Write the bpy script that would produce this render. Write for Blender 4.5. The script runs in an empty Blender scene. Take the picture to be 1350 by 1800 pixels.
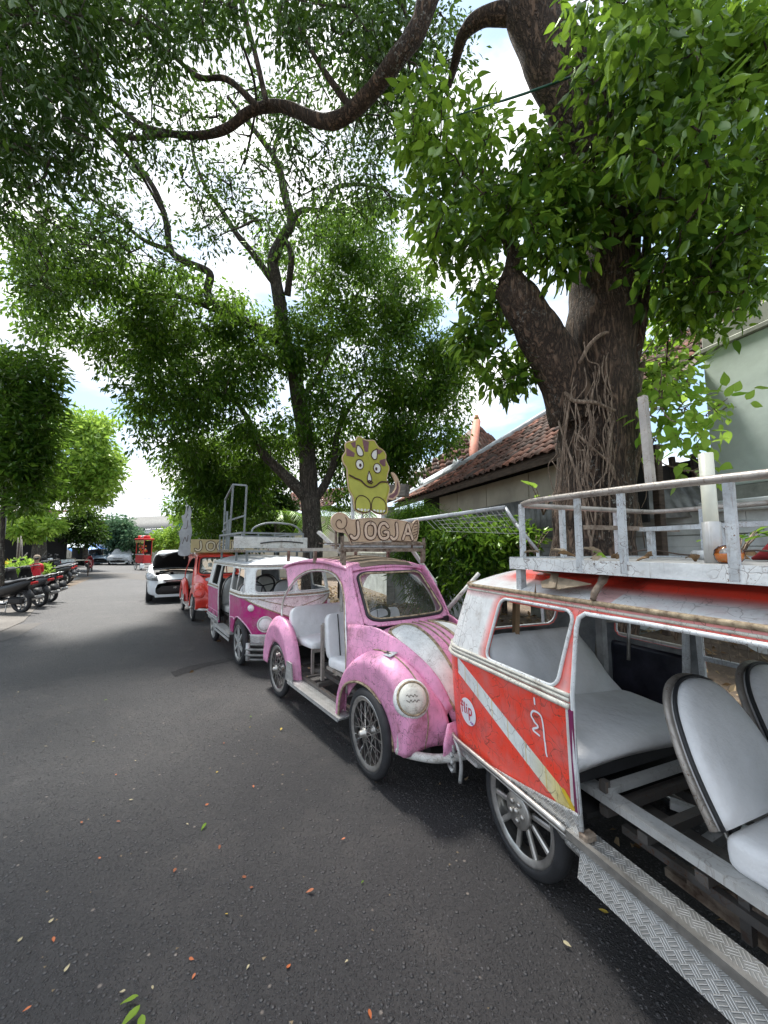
import bpy, math, random
import numpy as np
from mathutils import Vector, Matrix, Euler
random.seed(7); rng = np.random.default_rng(11)
R = math.radians
scene = bpy.context.scene
COL = scene.collection

# ---------------------------------------------------------------- camera
PITCH = math.atan(65/676.0)
CAM_H = 1.55
cam_d = bpy.data.cameras.new('camera'); cam = bpy.data.objects.new('camera', cam_d); COL.objects.link(cam)
cam.location = (0, 0, CAM_H); cam.rotation_euler = (math.pi/2 + PITCH, 0, 0)
cam_d.sensor_fit = 'HORIZONTAL'; cam_d.sensor_width = 36; cam_d.lens = 676/1350*36
cam_d.clip_start = 0.05; cam_d.clip_end = 2000
scene.camera = cam
CA, SA = math.cos(PITCH), math.sin(PITCH)
def ray(px, py):
    x = (px-675)/676; y = (900-py)/676
    return x, CA-y*SA, SA+y*CA
def at(px, py, Y):
    X, Yy, Z = ray(px, py); k = Y/Yy
    return Vector((X*k, Y, CAM_H+Z*k))
def gnd(px, py, z=0.0):
    X, Yy, Z = ray(px, py); k = (z-CAM_H)/Z
    return Vector((X*k, Yy*k, z))

# ---------------------------------------------------------------- world, sun, exposure
world = bpy.data.worlds.new("World"); scene.world = world; world.use_nodes = True
wn = world.node_tree; wn.nodes.clear()
SUN_EL, SUN_AZ = R(62), R(-35)          # azimuth measured from +Y towards +X
sky = wn.nodes.new('ShaderNodeTexSky'); sky.sky_type = 'NISHITA'; sky.sun_disc = False
sky.sun_elevation = SUN_EL; sky.sun_rotation = SUN_AZ
tc = wn.nodes.new('ShaderNodeTexCoord')
mp = wn.nodes.new('ShaderNodeMapping'); mp.inputs['Scale'].default_value = (1.0, 1.0, 2.6)
mp.inputs['Location'].default_value = (.35, .1, .25)
nz = wn.nodes.new('ShaderNodeTexNoise'); nz.inputs['Scale'].default_value = 2.1; nz.inputs['Detail'].default_value = 7; nz.inputs['Roughness'].default_value = .55
cr = wn.nodes.new('ShaderNodeValToRGB'); cr.color_ramp.elements[0].position = .44; cr.color_ramp.elements[1].position = .58
nz2 = wn.nodes.new('ShaderNodeTexNoise'); nz2.inputs['Scale'].default_value = 5; nz2.inputs['Detail'].default_value = 5
cr2 = wn.nodes.new('ShaderNodeValToRGB'); cr2.color_ramp.elements[0].color = (2.7, 2.85, 3.1, 1); cr2.color_ramp.elements[1].color = (4.3, 4.3, 4.25, 1)
cr2.color_ramp.elements[0].position = .3; cr2.color_ramp.elements[1].position = .62
mx = wn.nodes.new('ShaderNodeMix'); mx.data_type = 'RGBA'
bg = wn.nodes.new('ShaderNodeBackground'); bg.inputs['Strength'].default_value = .10
wo = wn.nodes.new('ShaderNodeOutputWorld')
L = wn.links.new
L(tc.outputs['Generated'], mp.inputs['Vector']); L(mp.outputs['Vector'], nz.inputs['Vector']); L(mp.outputs['Vector'], nz2.inputs['Vector'])
L(nz.outputs['Fac'], cr.inputs['Fac']); L(nz2.outputs['Fac'], cr2.inputs['Fac'])
skm = wn.nodes.new('ShaderNodeMix'); skm.data_type = 'RGBA'; skm.inputs[0].default_value = .75; skm.inputs[7].default_value = (1.35, 1.9, 2.5, 1)
L(sky.outputs['Color'], skm.inputs[6])
L(cr.outputs['Color'], mx.inputs[0]); L(skm.outputs[2], mx.inputs[6]); L(cr2.outputs['Color'], mx.inputs[7])
L(mx.outputs[2], bg.inputs['Color']); L(bg.outputs['Background'], wo.inputs['Surface'])

sd = bpy.data.lights.new('sun', 'SUN'); sd.energy = 2.6; sd.angle = R(9); sd.color = (1, .97, .91)
sun = bpy.data.objects.new('sun', sd); COL.objects.link(sun)
dirv = Vector((math.sin(SUN_AZ)*math.cos(SUN_EL), math.cos(SUN_AZ)*math.cos(SUN_EL), math.sin(SUN_EL)))
sun.rotation_euler = dirv.to_track_quat('Z', 'Y').to_euler()
sun.location = dirv*30
vs = scene.view_settings; vs.view_transform = 'Standard'; vs.look = 'None'; vs.gamma = 1; vs.use_curve_mapping = False
vs.exposure = 2.15
scene.render.engine = 'CYCLES'
scene.cycles.max_bounces = 7; scene.cycles.transparent_max_bounces = 8; scene.cycles.diffuse_bounces = 4
scene.cycles.transmission_bounces = 5; scene.cycles.glossy_bounces = 3

# ---------------------------------------------------------------- object helpers
def tag(o, label=None, cat=None, group=None, kind=None):
    if label: o['label'] = label
    if cat: o['category'] = cat
    if group: o['group'] = group
    if kind: o['kind'] = kind
    return o
def thing(name, label, cat, loc=(0, 0, 0), rz=0, group=None):
    o = bpy.data.objects.new(name, None); COL.objects.link(o)
    o.location = loc; o.rotation_euler = (0, 0, rz); o.empty_display_size = .2
    return tag(o, label, cat, group)
def link(name, me, parent=None, loc=None, rot=None, sc=None):
    o = bpy.data.objects.new(name, me); COL.objects.link(o)
    if parent: o.parent = parent
    if loc is not None: o.location = loc
    if rot is not None: o.rotation_euler = rot
    if sc is not None: o.scale = (sc, sc, sc) if isinstance(sc, (int, float)) else sc
    return o
KIDS = {}
def kids(o): return [c for c in bpy.data.objects if c.parent == o]
def copy_tree(o, parent=None, kidmap=None):
    if kidmap is None:
        kidmap = {}
        for c in bpy.data.objects:
            if c.parent: kidmap.setdefault(c.parent.name, []).append(c)
    c = o.copy(); COL.objects.link(c); c.parent = parent
    for ch in kidmap.get(o.name, []): copy_tree(ch, c, kidmap)
    return c

class MB:
    def __init__(s): s.v = []; s.f = []; s.m = []; s.n = 0; s.sm = []
    def add(s, V, Fc, m=0, smooth=True):
        V = np.asarray(V, float).reshape(-1, 3)
        s.v.append(V)
        for f in Fc: s.f.append(tuple(int(i)+s.n for i in f)); s.m.append(m); s.sm.append(smooth)
        s.n += len(V); return s
    def box(s, c, d, rot=None, m=0, bev=0.0):
        x, y, z = [q/2 for q in d]
        if bev > 0:
            b = min(bev, x*.9, y*.9, z*.9); V = []
            for sx in (-1, 1):
                for sy in (-1, 1):
                    for sz in (-1, 1):
                        V += [(sx*x, sy*(y-b), sz*(z-b)), (sx*(x-b), sy*y, sz*(z-b)), (sx*(x-b), sy*(y-b), sz*z)]
            I = lambda a, b_, c_, k: 3*(4*a+2*b_+c_)+k
            Fc = []
            for a in (0, 1):
                Fc.append((I(a,0,0,0), I(a,1,0,0), I(a,1,1,0), I(a,0,1,0)))
                Fc.append((I(0,a,0,1), I(1,a,0,1), I(1,a,1,1), I(0,a,1,1)))
                Fc.append((I(0,0,a,2), I(1,0,a,2), I(1,1,a,2), I(0,1,a,2)))
            for a in (0, 1):
                for b_ in (0, 1):
                    Fc.append((I(a,b_,0,0), I(a,b_,1,0), I(a,b_,1,1), I(a,b_,0,1)))
                    Fc.append((I(a,0,b_,0), I(a,1,b_,0), I(a,1,b_,2), I(a,0,b_,2)))
                    Fc.append((I(0,a,b_,1), I(1,a,b_,1), I(1,a,b_,2), I(0,a,b_,2)))
                    for c_ in (0, 1): Fc.append((I(a,b_,c_,0), I(a,b_,c_,1), I(a,b_,c_,2)))
            sm = False
        else:
            V = [(a*x, b_*y, c_*z) for a in (-1, 1) for b_ in (-1, 1) for c_ in (-1, 1)]
            Fc = [(0,1,3,2), (4,6,7,5), (0,4,5,1), (2,3,7,6), (0,2,6,4), (1,5,7,3)]; sm = False
        V = np.array(V)
        if rot is not None:
            M = np.array(rot.to_matrix() if isinstance(rot, Euler) else (Euler(rot).to_matrix() if not isinstance(rot, Matrix) else rot)); V = V @ M.T
        return s.add(V+np.array(c), Fc, m, sm)
    def bar(s, p, q, w, h, m=0, up=(0, 0, 1)):       # rectangular bar from p to q
        p = np.array(p, float); q = np.array(q, float); d = q-p; Ln = np.linalg.norm(d); d /= Ln
        up = np.array(up, float)
        if abs(d@up) > .98: up = np.array((1., 0, 0))
        a = np.cross(d, up); a /= np.linalg.norm(a); b = np.cross(a, d)
        V = []
        for e in (p, q):
            for (i, j) in ((-1, -1), (1, -1), (1, 1), (-1, 1)): V.append(e+a*i*w/2+b*j*h/2)
        return s.add(V, [(0,1,2,3), (4,7,6,5), (0,4,5,1), (1,5,6,2), (2,6,7,3), (3,7,4,0)], m, False)
    def tube(s, pts, r, n=8, m=0, closed=False, caps=True, smooth=True):
        P = np.array([tuple(p) for p in pts], float); k = len(P)
        rr = np.full(k, r, float) if np.isscalar(r) else np.array(r, float)
        if closed: T = np.roll(P, -1, 0)-np.roll(P, 1, 0)
        else:
            T = np.empty_like(P); T[1:-1] = P[2:]-P[:-2]; T[0] = P[1]-P[0]; T[-1] = P[-1]-P[-2]
        T /= np.linalg.norm(T, axis=1)[:, None]+1e-12
        up = np.array((0, 0, 1.)) if abs(T[0][2]) < .9 else np.array((1., 0, 0))
        a = np.cross(T[0], up); a /= np.linalg.norm(a); V = []
        for i in range(k):
            a = a-T[i]*(a@T[i]); a /= np.linalg.norm(a)+1e-12; b = np.cross(T[i], a)
            for j in range(n):
                t = 2*math.pi*j/n; V.append(P[i]+rr[i]*(math.cos(t)*a+math.sin(t)*b))
        Fc = []
        for i in range(k if closed else k-1):
            i2 = (i+1) % k
            for j in range(n): Fc.append((i*n+j, i*n+(j+1) % n, i2*n+(j+1) % n, i2*n+j))
        if caps and not closed: Fc.append(tuple(range(n))[::-1]); Fc.append(tuple((k-1)*n+j for j in range(n)))
        return s.add(V, Fc, m, smooth)
    def lathe(s, prof, c=(0, 0, 0), axis='z', n=24, m=0, cap=True):   # prof: (radius, height)
        V = []; k = len(prof)
        for (r, h) in prof:
            for j in range(n):
                t = 2*math.pi*j/n; x, y = r*math.cos(t), r*math.sin(t)
                V.append({'z': (x, y, h), 'y': (x, h, y), 'x': (h, x, y)}[axis])
        Fc = [(i*n+j, i*n+(j+1) % n, (i+1)*n+(j+1) % n, (i+1)*n+j) for i in range(k-1) for j in range(n)]
        if cap and prof[0][0] > 1e-4: Fc.append(tuple(range(n))[::-1])
        if cap and prof[-1][0] > 1e-4: Fc.append(tuple((k-1)*n+j for j in range(n)))
        return s.add(np.array(V)+np.array(c), Fc, m)
    def prism(s, poly, d0, d1, plane='xz', m=0, smooth=False):   # polygon extruded along the remaining axis
        k = len(poly)
        def P(a, b, d): return {'xz': (a, d, b), 'xy': (a, b, d), 'yz': (d, a, b)}[plane]
        V = [P(a, b, d0) for a, b in poly]+[P(a, b, d1) for a, b in poly]
        Fc = [tuple(range(k)), tuple(range(2*k-1, k-1, -1))]+[(i, i+k, (i+1) % k+k, (i+1) % k) for i in range(k)]
        return s.add(V, Fc, m, smooth)
    def grid(s, V, ni, nj, m=0, closed_i=False):
        Fc = [(i*nj+j, i*nj+j+1, ((i+1) % ni)*nj+j+1, ((i+1) % ni)*nj+j) for i in range(ni if closed_i else ni-1) for j in range(nj-1)]
        return s.add(V, Fc, m)
    def mesh(s, name, mats):
        me = bpy.data.meshes.new(name)
        V = np.concatenate(s.v) if s.v else np.zeros((0, 3))
        me.from_pydata(V.tolist(), [], s.f)
        for mt in (mats if isinstance(mats, (list, tuple)) else [mats]): me.materials.append(mt)
        me.polygons.foreach_set('material_index', np.array(s.m, dtype=np.int32))
        me.polygons.foreach_set('use_smooth', np.array(s.sm, dtype=bool))
        me.update(); return me
    def build(s, name, mats, parent=None, loc=None, rot=None, solid=0, bevel=0, sub=0, crease=None):
        o = link(name, s.mesh(name, mats), parent, loc, rot)
        if sub: md = o.modifiers.new('sub', 'SUBSURF'); md.levels = md.render_levels = sub
        if solid: md = o.modifiers.new('sol', 'SOLIDIFY'); md.thickness = abs(solid); md.offset = -1 if solid > 0 else 1
        if bevel: md = o.modifiers.new('bev', 'BEVEL'); md.width = bevel; md.segments = 2; md.limit_method = 'ANGLE'; md.angle_limit = R(40)
        return o

def fast_mesh(name, V, quads, mats, attrs=None, smooth=False, tris=False):
    me = bpy.data.meshes.new(name); k = 3 if tris else 4
    V = np.asarray(V, np.float32); Q = np.asarray(quads, np.int32)
    me.vertices.add(len(V)); me.vertices.foreach_set('co', V.ravel())
    me.loops.add(Q.size); me.loops.foreach_set('vertex_index', Q.ravel())
    me.polygons.add(len(Q)); me.polygons.foreach_set('loop_start', np.arange(0, Q.size, k, dtype=np.int32))
    try: me.polygons.foreach_set('loop_total', np.full(len(Q), k, np.int32))
    except Exception: pass
    for mt in (mats if isinstance(mats, (list, tuple)) else [mats]): me.materials.append(mt)
    me.polygons.foreach_set('use_smooth', np.full(len(Q), smooth))
    if attrs:
        for nm, (dom, arr) in attrs.items():
            a = me.attributes.new(nm, 'FLOAT', dom); a.data.foreach_set('value', np.asarray(arr, np.float32))
    me.update(calc_edges=True); me.validate(); return me

def smooth_path(pts, k=6, closed=False):
    P = [np.array(p, float) for p in pts]; n = len(P); out = []
    rg = range(n) if closed else range(n-1)
    for i in rg:
        p1, p2 = P[i], P[(i+1) % n]
        p0 = P[i-1] if (i > 0 or closed) else 2*p1-p2
        p3 = P[(i+2) % n] if (i+2 < n or closed) else 2*p2-p1
        for j in range(k):
            t = j/k; t2 = t*t; t3 = t2*t
            out.append(.5*((2*p1)+(-p0+p2)*t+(2*p0-5*p1+4*p2-p3)*t2+(-p0+3*p1-3*p2+p3)*t3))
    if not closed: out.append(P[-1])
    return out
def csurf(ctrl, ki=6, kj=6):     # Catmull-Rom surface through a grid of control points -> (V, ni, nj)
    rows = [smooth_path(r, kj) for r in ctrl]
    nj = len(rows[0]); cols = [smooth_path([rows[i][j] for i in range(len(rows))], ki) for j in range(nj)]
    ni = len(cols[0])
    return np.array([cols[j][i] for i in range(ni) for j in range(nj)]), ni, nj

# signed distances in 2D (negative inside)
def sd_rr(U, V, u0, u1, v0, v1, r=.05, sk=0.0):
    cu, cv = (u0+u1)/2, (v0+v1)/2
    q = np.abs(U-cu-sk*(V-cv))-(u1-u0)/2+r; p = np.abs(V-cv)-(v1-v0)/2+r
    return np.minimum(np.maximum(q, p), 0)+np.hypot(np.maximum(q, 0), np.maximum(p, 0))-r
def sd_poly(U, V, poly):
    P = np.array(poly, float); d = np.full(np.shape(U), 1e9); ins = np.zeros(np.shape(U), bool)
    for i in range(len(P)):
        a = P[i]; b = P[(i+1) % len(P)]; e = b-a
        t = np.clip(((U-a[0])*e[0]+(V-a[1])*e[1])/(e@e+1e-12), 0, 1)
        d = np.minimum(d, np.hypot(U-a[0]-t*e[0], V-a[1]-t*e[1]))
        c = ((a[1] > V) != (b[1] > V)) & (U < (b[0]-a[0])*(V-a[1])/((b[1]-a[1]) if abs(b[1]-a[1]) > 1e-9 else 1e-9)+a[0])
        ins ^= c
    return np.where(ins, -d, d)
def sheet(name, f, u0, u1, v0, v1, cell, keep, mats, parent=None, off=0.0, thick=0.012, rim=True, outward=1, kw=None, obj=True, inner=None):
    """surface f(U,V)->(X,Y,Z) over a fine grid, kept where keep(U,V)<0, border snapped to the outline"""
    nu = max(2, int(round((u1-u0)/cell))+1); nv = max(2, int(round((v1-v0)/cell))+1)
    U, V = np.meshgrid(np.linspace(u0, u1, nu), np.linspace(v0, v1, nv), indexing='ij')
    if keep is not None:
        h = cell*.05
        for _ in range(3):
            d = keep(U, V); gu = (keep(U+h, V)-keep(U-h, V))/(2*h); gv = (keep(U, V+h)-keep(U, V-h))/(2*h)
            g = gu*gu+gv*gv+1e-9; near = np.abs(d) < cell*.62
            if _ == 0: mv = near
            U = np.where(mv, U-d*gu/g, U); V = np.where(mv, V-d*gv/g, V)
        U = np.clip(U, u0, u1); V = np.clip(V, v0, v1)
        cu = (U[:-1, :-1]+U[1:, 1:]+U[:-1, 1:]+U[1:, :-1])/4; cv = (V[:-1, :-1]+V[1:, 1:]+V[:-1, 1:]+V[1:, :-1])/4
        K = keep(cu, cv) < 0
    else: K = np.ones((nu-1, nv-1), bool)
    P = np.stack(f(U, V), -1)
    if off:
        e = 1e-3; du = np.stack(f(U+e, V), -1)-np.stack(f(U-e, V), -1); dv = np.stack(f(U, V+e), -1)-np.stack(f(U, V-e), -1)
        n = np.cross(du, dv); n /= np.linalg.norm(n, axis=-1)[..., None]+1e-12; P = P+n*off*outward
    I = np.arange(nu*nv).reshape(nu, nv)
    ii, jj = np.nonzero(K)
    Q = np.stack([I[ii, jj], I[ii+1, jj], I[ii+1, jj+1], I[ii, jj+1]], -1)
    if outward < 0: Q = Q[:, ::-1]
    used, inv = np.unique(Q, return_inverse=True); Q = inv.reshape(-1, 4)
    Pv = P.reshape(-1, 3)[used]
    me = fast_mesh(name, Pv, Q, mats, {'su': ('POINT', U.ravel()[used]), 'sv': ('POINT', V.ravel()[used])}, smooth=True)
    if not obj: return me
    o = link(name, me, parent)
    if thick:
        md = o.modifiers.new('sol', 'SOLIDIFY'); md.thickness = thick; md.offset = -1
        if inner is not None: md.material_offset = inner; md.material_offset_rim = 0
    return o
def outline_on(f, poly2, off=0.0, outward=1):     # 2D outline -> 3D points on the surface f
    q = np.array(poly2, float); U, V = q[:, 0], q[:, 1]
    P = np.stack(f(U, V), -1)
    e = 1e-3; du = np.stack(f(U+e, V), -1)-np.stack(f(U-e, V), -1); dv = np.stack(f(U, V+e), -1)-np.stack(f(U, V-e), -1)
    n = np.cross(du, dv); n /= np.linalg.norm(n, axis=-1)[..., None]+1e-12
    return P+n*off*outward
def rr_pts(u0, u1, v0, v1, r, k=5, sk=0.0):
    out = []; cv = (v0+v1)/2
    for (cu, cw, a0) in ((u1-r, v1-r, 0), (u0+r, v1-r, 90), (u0+r, v0+r, 180), (u1-r, v0+r, 270)):
        for i in range(k+1):
            a = R(a0+90*i/k); v = cw+r*math.sin(a); out.append((cu+r*math.cos(a)+sk*(v-cv), v))
    # densify the straight runs
    res = []
    for i in range(len(out)):
        a = np.array(out[i]); b = np.array(out[(i+1) % len(out)]); n = max(1, int(np.linalg.norm(b-a)/.06))
        for j in range(n): res.append(tuple(a+(b-a)*j/n))
    return res

# ---------------------------------------------------------------- materials
MATS = {}
def newmat(name):
    m = bpy.data.materials.new(name); m.use_nodes = True; nt = m.node_tree; nt.nodes.clear()
    o = nt.nodes.new('ShaderNodeOutputMaterial'); b = nt.nodes.new('ShaderNodeBsdfPrincipled')
    nt.links.new(b.outputs[0], o.inputs[0]); return m, nt, b, o
def N(nt, t, **kw):
    n = nt.nodes.new(t)
    for k, v in kw.items():
        if k.startswith('i_'):
            key = k[2:]; key = int(key) if key.isdigit() else key.replace('_', ' ')
            n.inputs[key].default_value = v
        else: setattr(n, k, v)
    return n
def c4(c): return (c[0], c[1], c[2], 1)
def coord(nt, kind='Object', scale=(1, 1, 1)):
    t = N(nt, 'ShaderNodeTexCoord'); m = N(nt, 'ShaderNodeMapping'); m.inputs['Scale'].default_value = scale
    nt.links.new(t.outputs[kind], m.inputs['Vector']); return m.outputs['Vector']
def noise(nt, vec, scale, detail=4, rough=.6, lo=.4, hi=.6):
    n = N(nt, 'ShaderNodeTexNoise', i_Scale=scale, i_Detail=detail, i_Roughness=rough)
    if vec is not None: nt.links.new(vec, n.inputs['Vector'])
    r = N(nt, 'ShaderNodeMapRange'); r.inputs[1].default_value = lo; r.inputs[2].default_value = hi
    nt.links.new(n.outputs['Fac'], r.inputs[0]); return r.outputs[0], n.outputs['Fac']
def mixc(nt, fac, a, b, mode='MIX'):
    m = N(nt, 'ShaderNodeMix', data_type='RGBA', blend_type=mode)
    for s, i in ((fac, 0), (a, 6), (b, 7)):
        if hasattr(s, 'is_linked'): nt.links.new(s, m.inputs[i])
        else: m.inputs[i].default_value = s if i == 0 else c4(s)
    return m.outputs[2]
def math_(nt, op, a, b=0.0, clamp=False):
    m = N(nt, 'ShaderNodeMath', operation=op, use_clamp=clamp)
    for s, i in ((a, 0), (b, 1)):
        if hasattr(s, 'is_linked'): nt.links.new(s, m.inputs[i])
        else: m.inputs[i].default_value = s
    return m.outputs[0]
def bump(nt, b, h, strength=.3, dist=.01):
    n = N(nt, 'ShaderNodeBump'); n.inputs['Strength'].default_value = strength; n.inputs['Distance'].default_value = dist
    nt.links.new(h, n.inputs['Height']); nt.links.new(n.outputs[0], b.inputs['Normal'])
def attr(nt, name):
    a = N(nt, 'ShaderNodeAttribute', attribute_name=name); return a.outputs['Fac']
def paint(name, col, rough=.35, rust=.3, grime=.35, metal=0, scale=1.0, coat=.2, flake=None):
    """old paint: grime, chips down to rust or primer"""
    if name in MATS: return MATS[name]
    m, nt, b, o = newmat(name); v = coord(nt)
    c = col if hasattr(col, 'is_linked') else mixc(nt, 0.0, col, col)
    g, _ = noise(nt, v, 3.5*scale, 6, .65, .42, .68); g = math_(nt, 'MULTIPLY', g, grime)
    c = mixc(nt, g, c, tuple(q*.52+.03 for q in (col if not hasattr(col, 'is_linked') else (.5, .5, .5))))
    st, _ = noise(nt, coord(nt, scale=(14, 14, 1.2)), 2.2*scale, 4, .6, .58, .72); st = math_(nt, 'MULTIPLY', st, grime*.8)
    c = mixc(nt, st, c, (.16, .10, .06))
    cr_, _ = noise(nt, v, 38*scale, 5, .7, .65-.05*rust, .68-.05*rust)
    pt, _ = noise(nt, v, 3.1*scale, 3, .5, .49, .60)
    k = math_(nt, 'MULTIPLY', cr_, math_(nt, 'MULTIPLY', pt, min(1, rust*1.6)))
    c = mixc(nt, k, c, flake or (.14, .062, .03))
    bl, _ = noise(nt, v, 1.7*scale, 7, .72, .56, .66); c = mixc(nt, math_(nt, 'MULTIPLY', bl, min(.55, rust*.5)), c, (.30, .20, .10), 'MULTIPLY')
    # fine dark cracks
    vo = N(nt, 'ShaderNodeTexVoronoi', feature='DISTANCE_TO_EDGE'); vo.inputs['Scale'].default_value = 5.5*scale
    wv, nf = noise(nt, v, 9, 3, .6, 0, 1)
    wa = N(nt, 'ShaderNodeVectorMath', operation='ADD'); nt.links.new(v, wa.inputs[0])
    ws = N(nt, 'ShaderNodeVectorMath', operation='SCALE'); ws.inputs['Scale'].default_value = .35
    nn = N(nt, 'ShaderNodeTexNoise', i_Scale=4.0, i_Detail=3.0); nt.links.new(v, nn.inputs['Vector'])
    nt.links.new(nn.outputs['Color'], ws.inputs[0]); nt.links.new(ws.outputs[0], wa.inputs[1]); nt.links.new(wa.outputs[0], vo.inputs['Vector'])
    ed = N(nt, 'ShaderNodeMapRange'); ed.inputs[1].default_value = .022; ed.inputs[2].default_value = .008; nt.links.new(vo.outputs['Distance'], ed.inputs[0])
    ck, _ = noise(nt, v, 2.3, 2, .5, .44, .54)
    kk = math_(nt, 'MULTIPLY', math_(nt, 'MULTIPLY', ed.outputs[0], ck), .6*min(1, rust*1.5))
    c = mixc(nt, kk, c, (.09, .05, .035))
    nt.links.new(c, b.inputs['Base Color'])
    rr = N(nt, 'ShaderNodeMapRange'); rr.inputs[3].default_value = rough; rr.inputs[4].default_value = min(1, rough+.4); nt.links.new(k, rr.inputs[0])
    nt.links.new(rr.outputs[0], b.inputs['Roughness']); b.inputs['Metallic'].default_value = metal
    b.inputs['Coat Weight'].default_value = coat; b.inputs['Coat Roughness'].default_value = .2
    _, bf = noise(nt, v, 6*scale, 3)
    h = math_(nt, 'SUBTRACT', math_(nt, 'MULTIPLY', bf, .8), math_(nt, 'ADD', math_(nt, 'MULTIPLY', k, .25), math_(nt, 'MULTIPLY', kk, .2)))
    bump(nt, b, h, .35, .012)
    MATS[name] = m; return m
def simple(name, col, rough=.6, metal=0, var=.25, scale=8, bumpk=.15, spec=.5, stretch=(1, 1, 1), col2=None, bd=.01):
    if name in MATS: return MATS[name]
    m, nt, b, o = newmat(name); v = coord(nt, scale=stretch)
    f, raw = noise(nt, v, scale, 6, .65, .32, .68)
    c = mixc(nt, f, tuple(q*(1-var) for q in col), col2 or tuple(min(1, q*(1+var*.6)) for q in col))
    nt.links.new(c, b.inputs['Base Color']); b.inputs['Roughness'].default_value = rough; b.inputs['Metallic'].default_value = metal
    b.inputs['Specular IOR Level'].default_value = spec
    if bumpk: bump(nt, b, raw, bumpk, bd)
    MATS[name] = m; return m
def glass(name, tint=(.85, .9, .9), alpha=.25, rough=.05):
    if name in MATS: return MATS[name]
    m, nt, b, o = newmat(name); nt.nodes.remove(b)
    g = N(nt, 'ShaderNodeBsdfGlossy'); g.inputs['Roughness'].default_value = rough
    t = N(nt, 'ShaderNodeBsdfTransparent'); t.inputs[0].default_value = c4(tint)
    fr = N(nt, 'ShaderNodeFresnel'); fr.inputs[0].default_value = 1.5
    v = coord(nt); d, _ = noise(nt, v, 6, 6, .7, .35, .8)
    di = N(nt, 'ShaderNodeBsdfDiffuse'); di.inputs[0].default_value = (.5, .5, .47, 1)
    m1 = N(nt, 'ShaderNodeMixShader'); nt.links.new(math_(nt, 'MULTIPLY', d, alpha), m1.inputs[0]); nt.links.new(t.outputs[0], m1.inputs[1]); nt.links.new(di.outputs[0], m1.inputs[2])
    m2 = N(nt, 'ShaderNodeMixShader'); nt.links.new(math_(nt, 'ADD', fr.outputs[0], .03), m2.inputs[0]); nt.links.new(m1.outputs[0], m2.inputs[1]); nt.links.new(g.outputs[0], m2.inputs[2])
    nt.links.new(m2.outputs[0], o.inputs[0]); MATS[name] = m; return m
def diamond(name='checker_plate'):
    if name in MATS: return MATS[name]
    m, nt, b, o = newmat(name)
    t = N(nt, 'ShaderNodeTexCoord'); sx = N(nt, 'ShaderNodeSeparateXYZ'); nt.links.new(t.outputs['Object'], sx.inputs[0])
    yz = math_(nt, 'ADD', sx.outputs['Y'], sx.outputs['Z'])
    S = 1/.030
    a = math_(nt, 'MULTIPLY', math_(nt, 'ADD', sx.outputs['X'], yz), S*.7); c = math_(nt, 'MULTIPLY', math_(nt, 'SUBTRACT', sx.outputs['X'], yz), S*.7)
    fa = math_(nt, 'FLOOR', a); fc = math_(nt, 'FLOOR', c)
    par = math_(nt, 'MODULO', math_(nt, 'ADD', math_(nt, 'ADD', fa, fc), 2000.0), 2.0)
    pa = math_(nt, 'SINE', math_(nt, 'MULTIPLY', a, 2*math.pi*3)); pc = math_(nt, 'SINE', math_(nt, 'MULTIPLY', c, 2*math.pi*3))
    mx_ = N(nt, 'ShaderNodeMix', data_type='FLOAT'); nt.links.new(par, mx_.inputs[0]); nt.links.new(pa, mx_.inputs[2]); nt.links.new(pc, mx_.inputs[3])
    rid = N(nt, 'ShaderNodeMapRange'); rid.inputs[1].default_value = .1; rid.inputs[2].default_value = .9; nt.links.new(mx_.outputs[0], rid.inputs[0])
    v = coord(nt); g, raw = noise(nt, v, 5, 6, .7, .35, .7)
    col = mixc(nt, g, (.55, .55, .54), (.26, .25, .23)); col = mixc(nt, math_(nt, 'MULTIPLY', rid.outputs[0], .55), col, (.8, .8, .79))
    nt.links.new(col, b.inputs['Base Color']); b.inputs['Metallic'].default_value = .75; b.inputs['Roughness'].default_value = .42
    bump(nt, b, rid.outputs[0], .7, .003); MATS[name] = m; return m
# ---------------------------------------------------------------- row frame (parked row of vehicles)
RO = np.array((-.13, 2.73)); RTH = R(35.0)
RF = np.array((math.sin(RTH), -math.cos(RTH))); RL = np.array((math.cos(RTH), math.sin(RTH)))
def row(s, t, z=0.0): p = RO+s*RF+t*RL; return (float(p[0]), float(p[1]), z)

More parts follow.
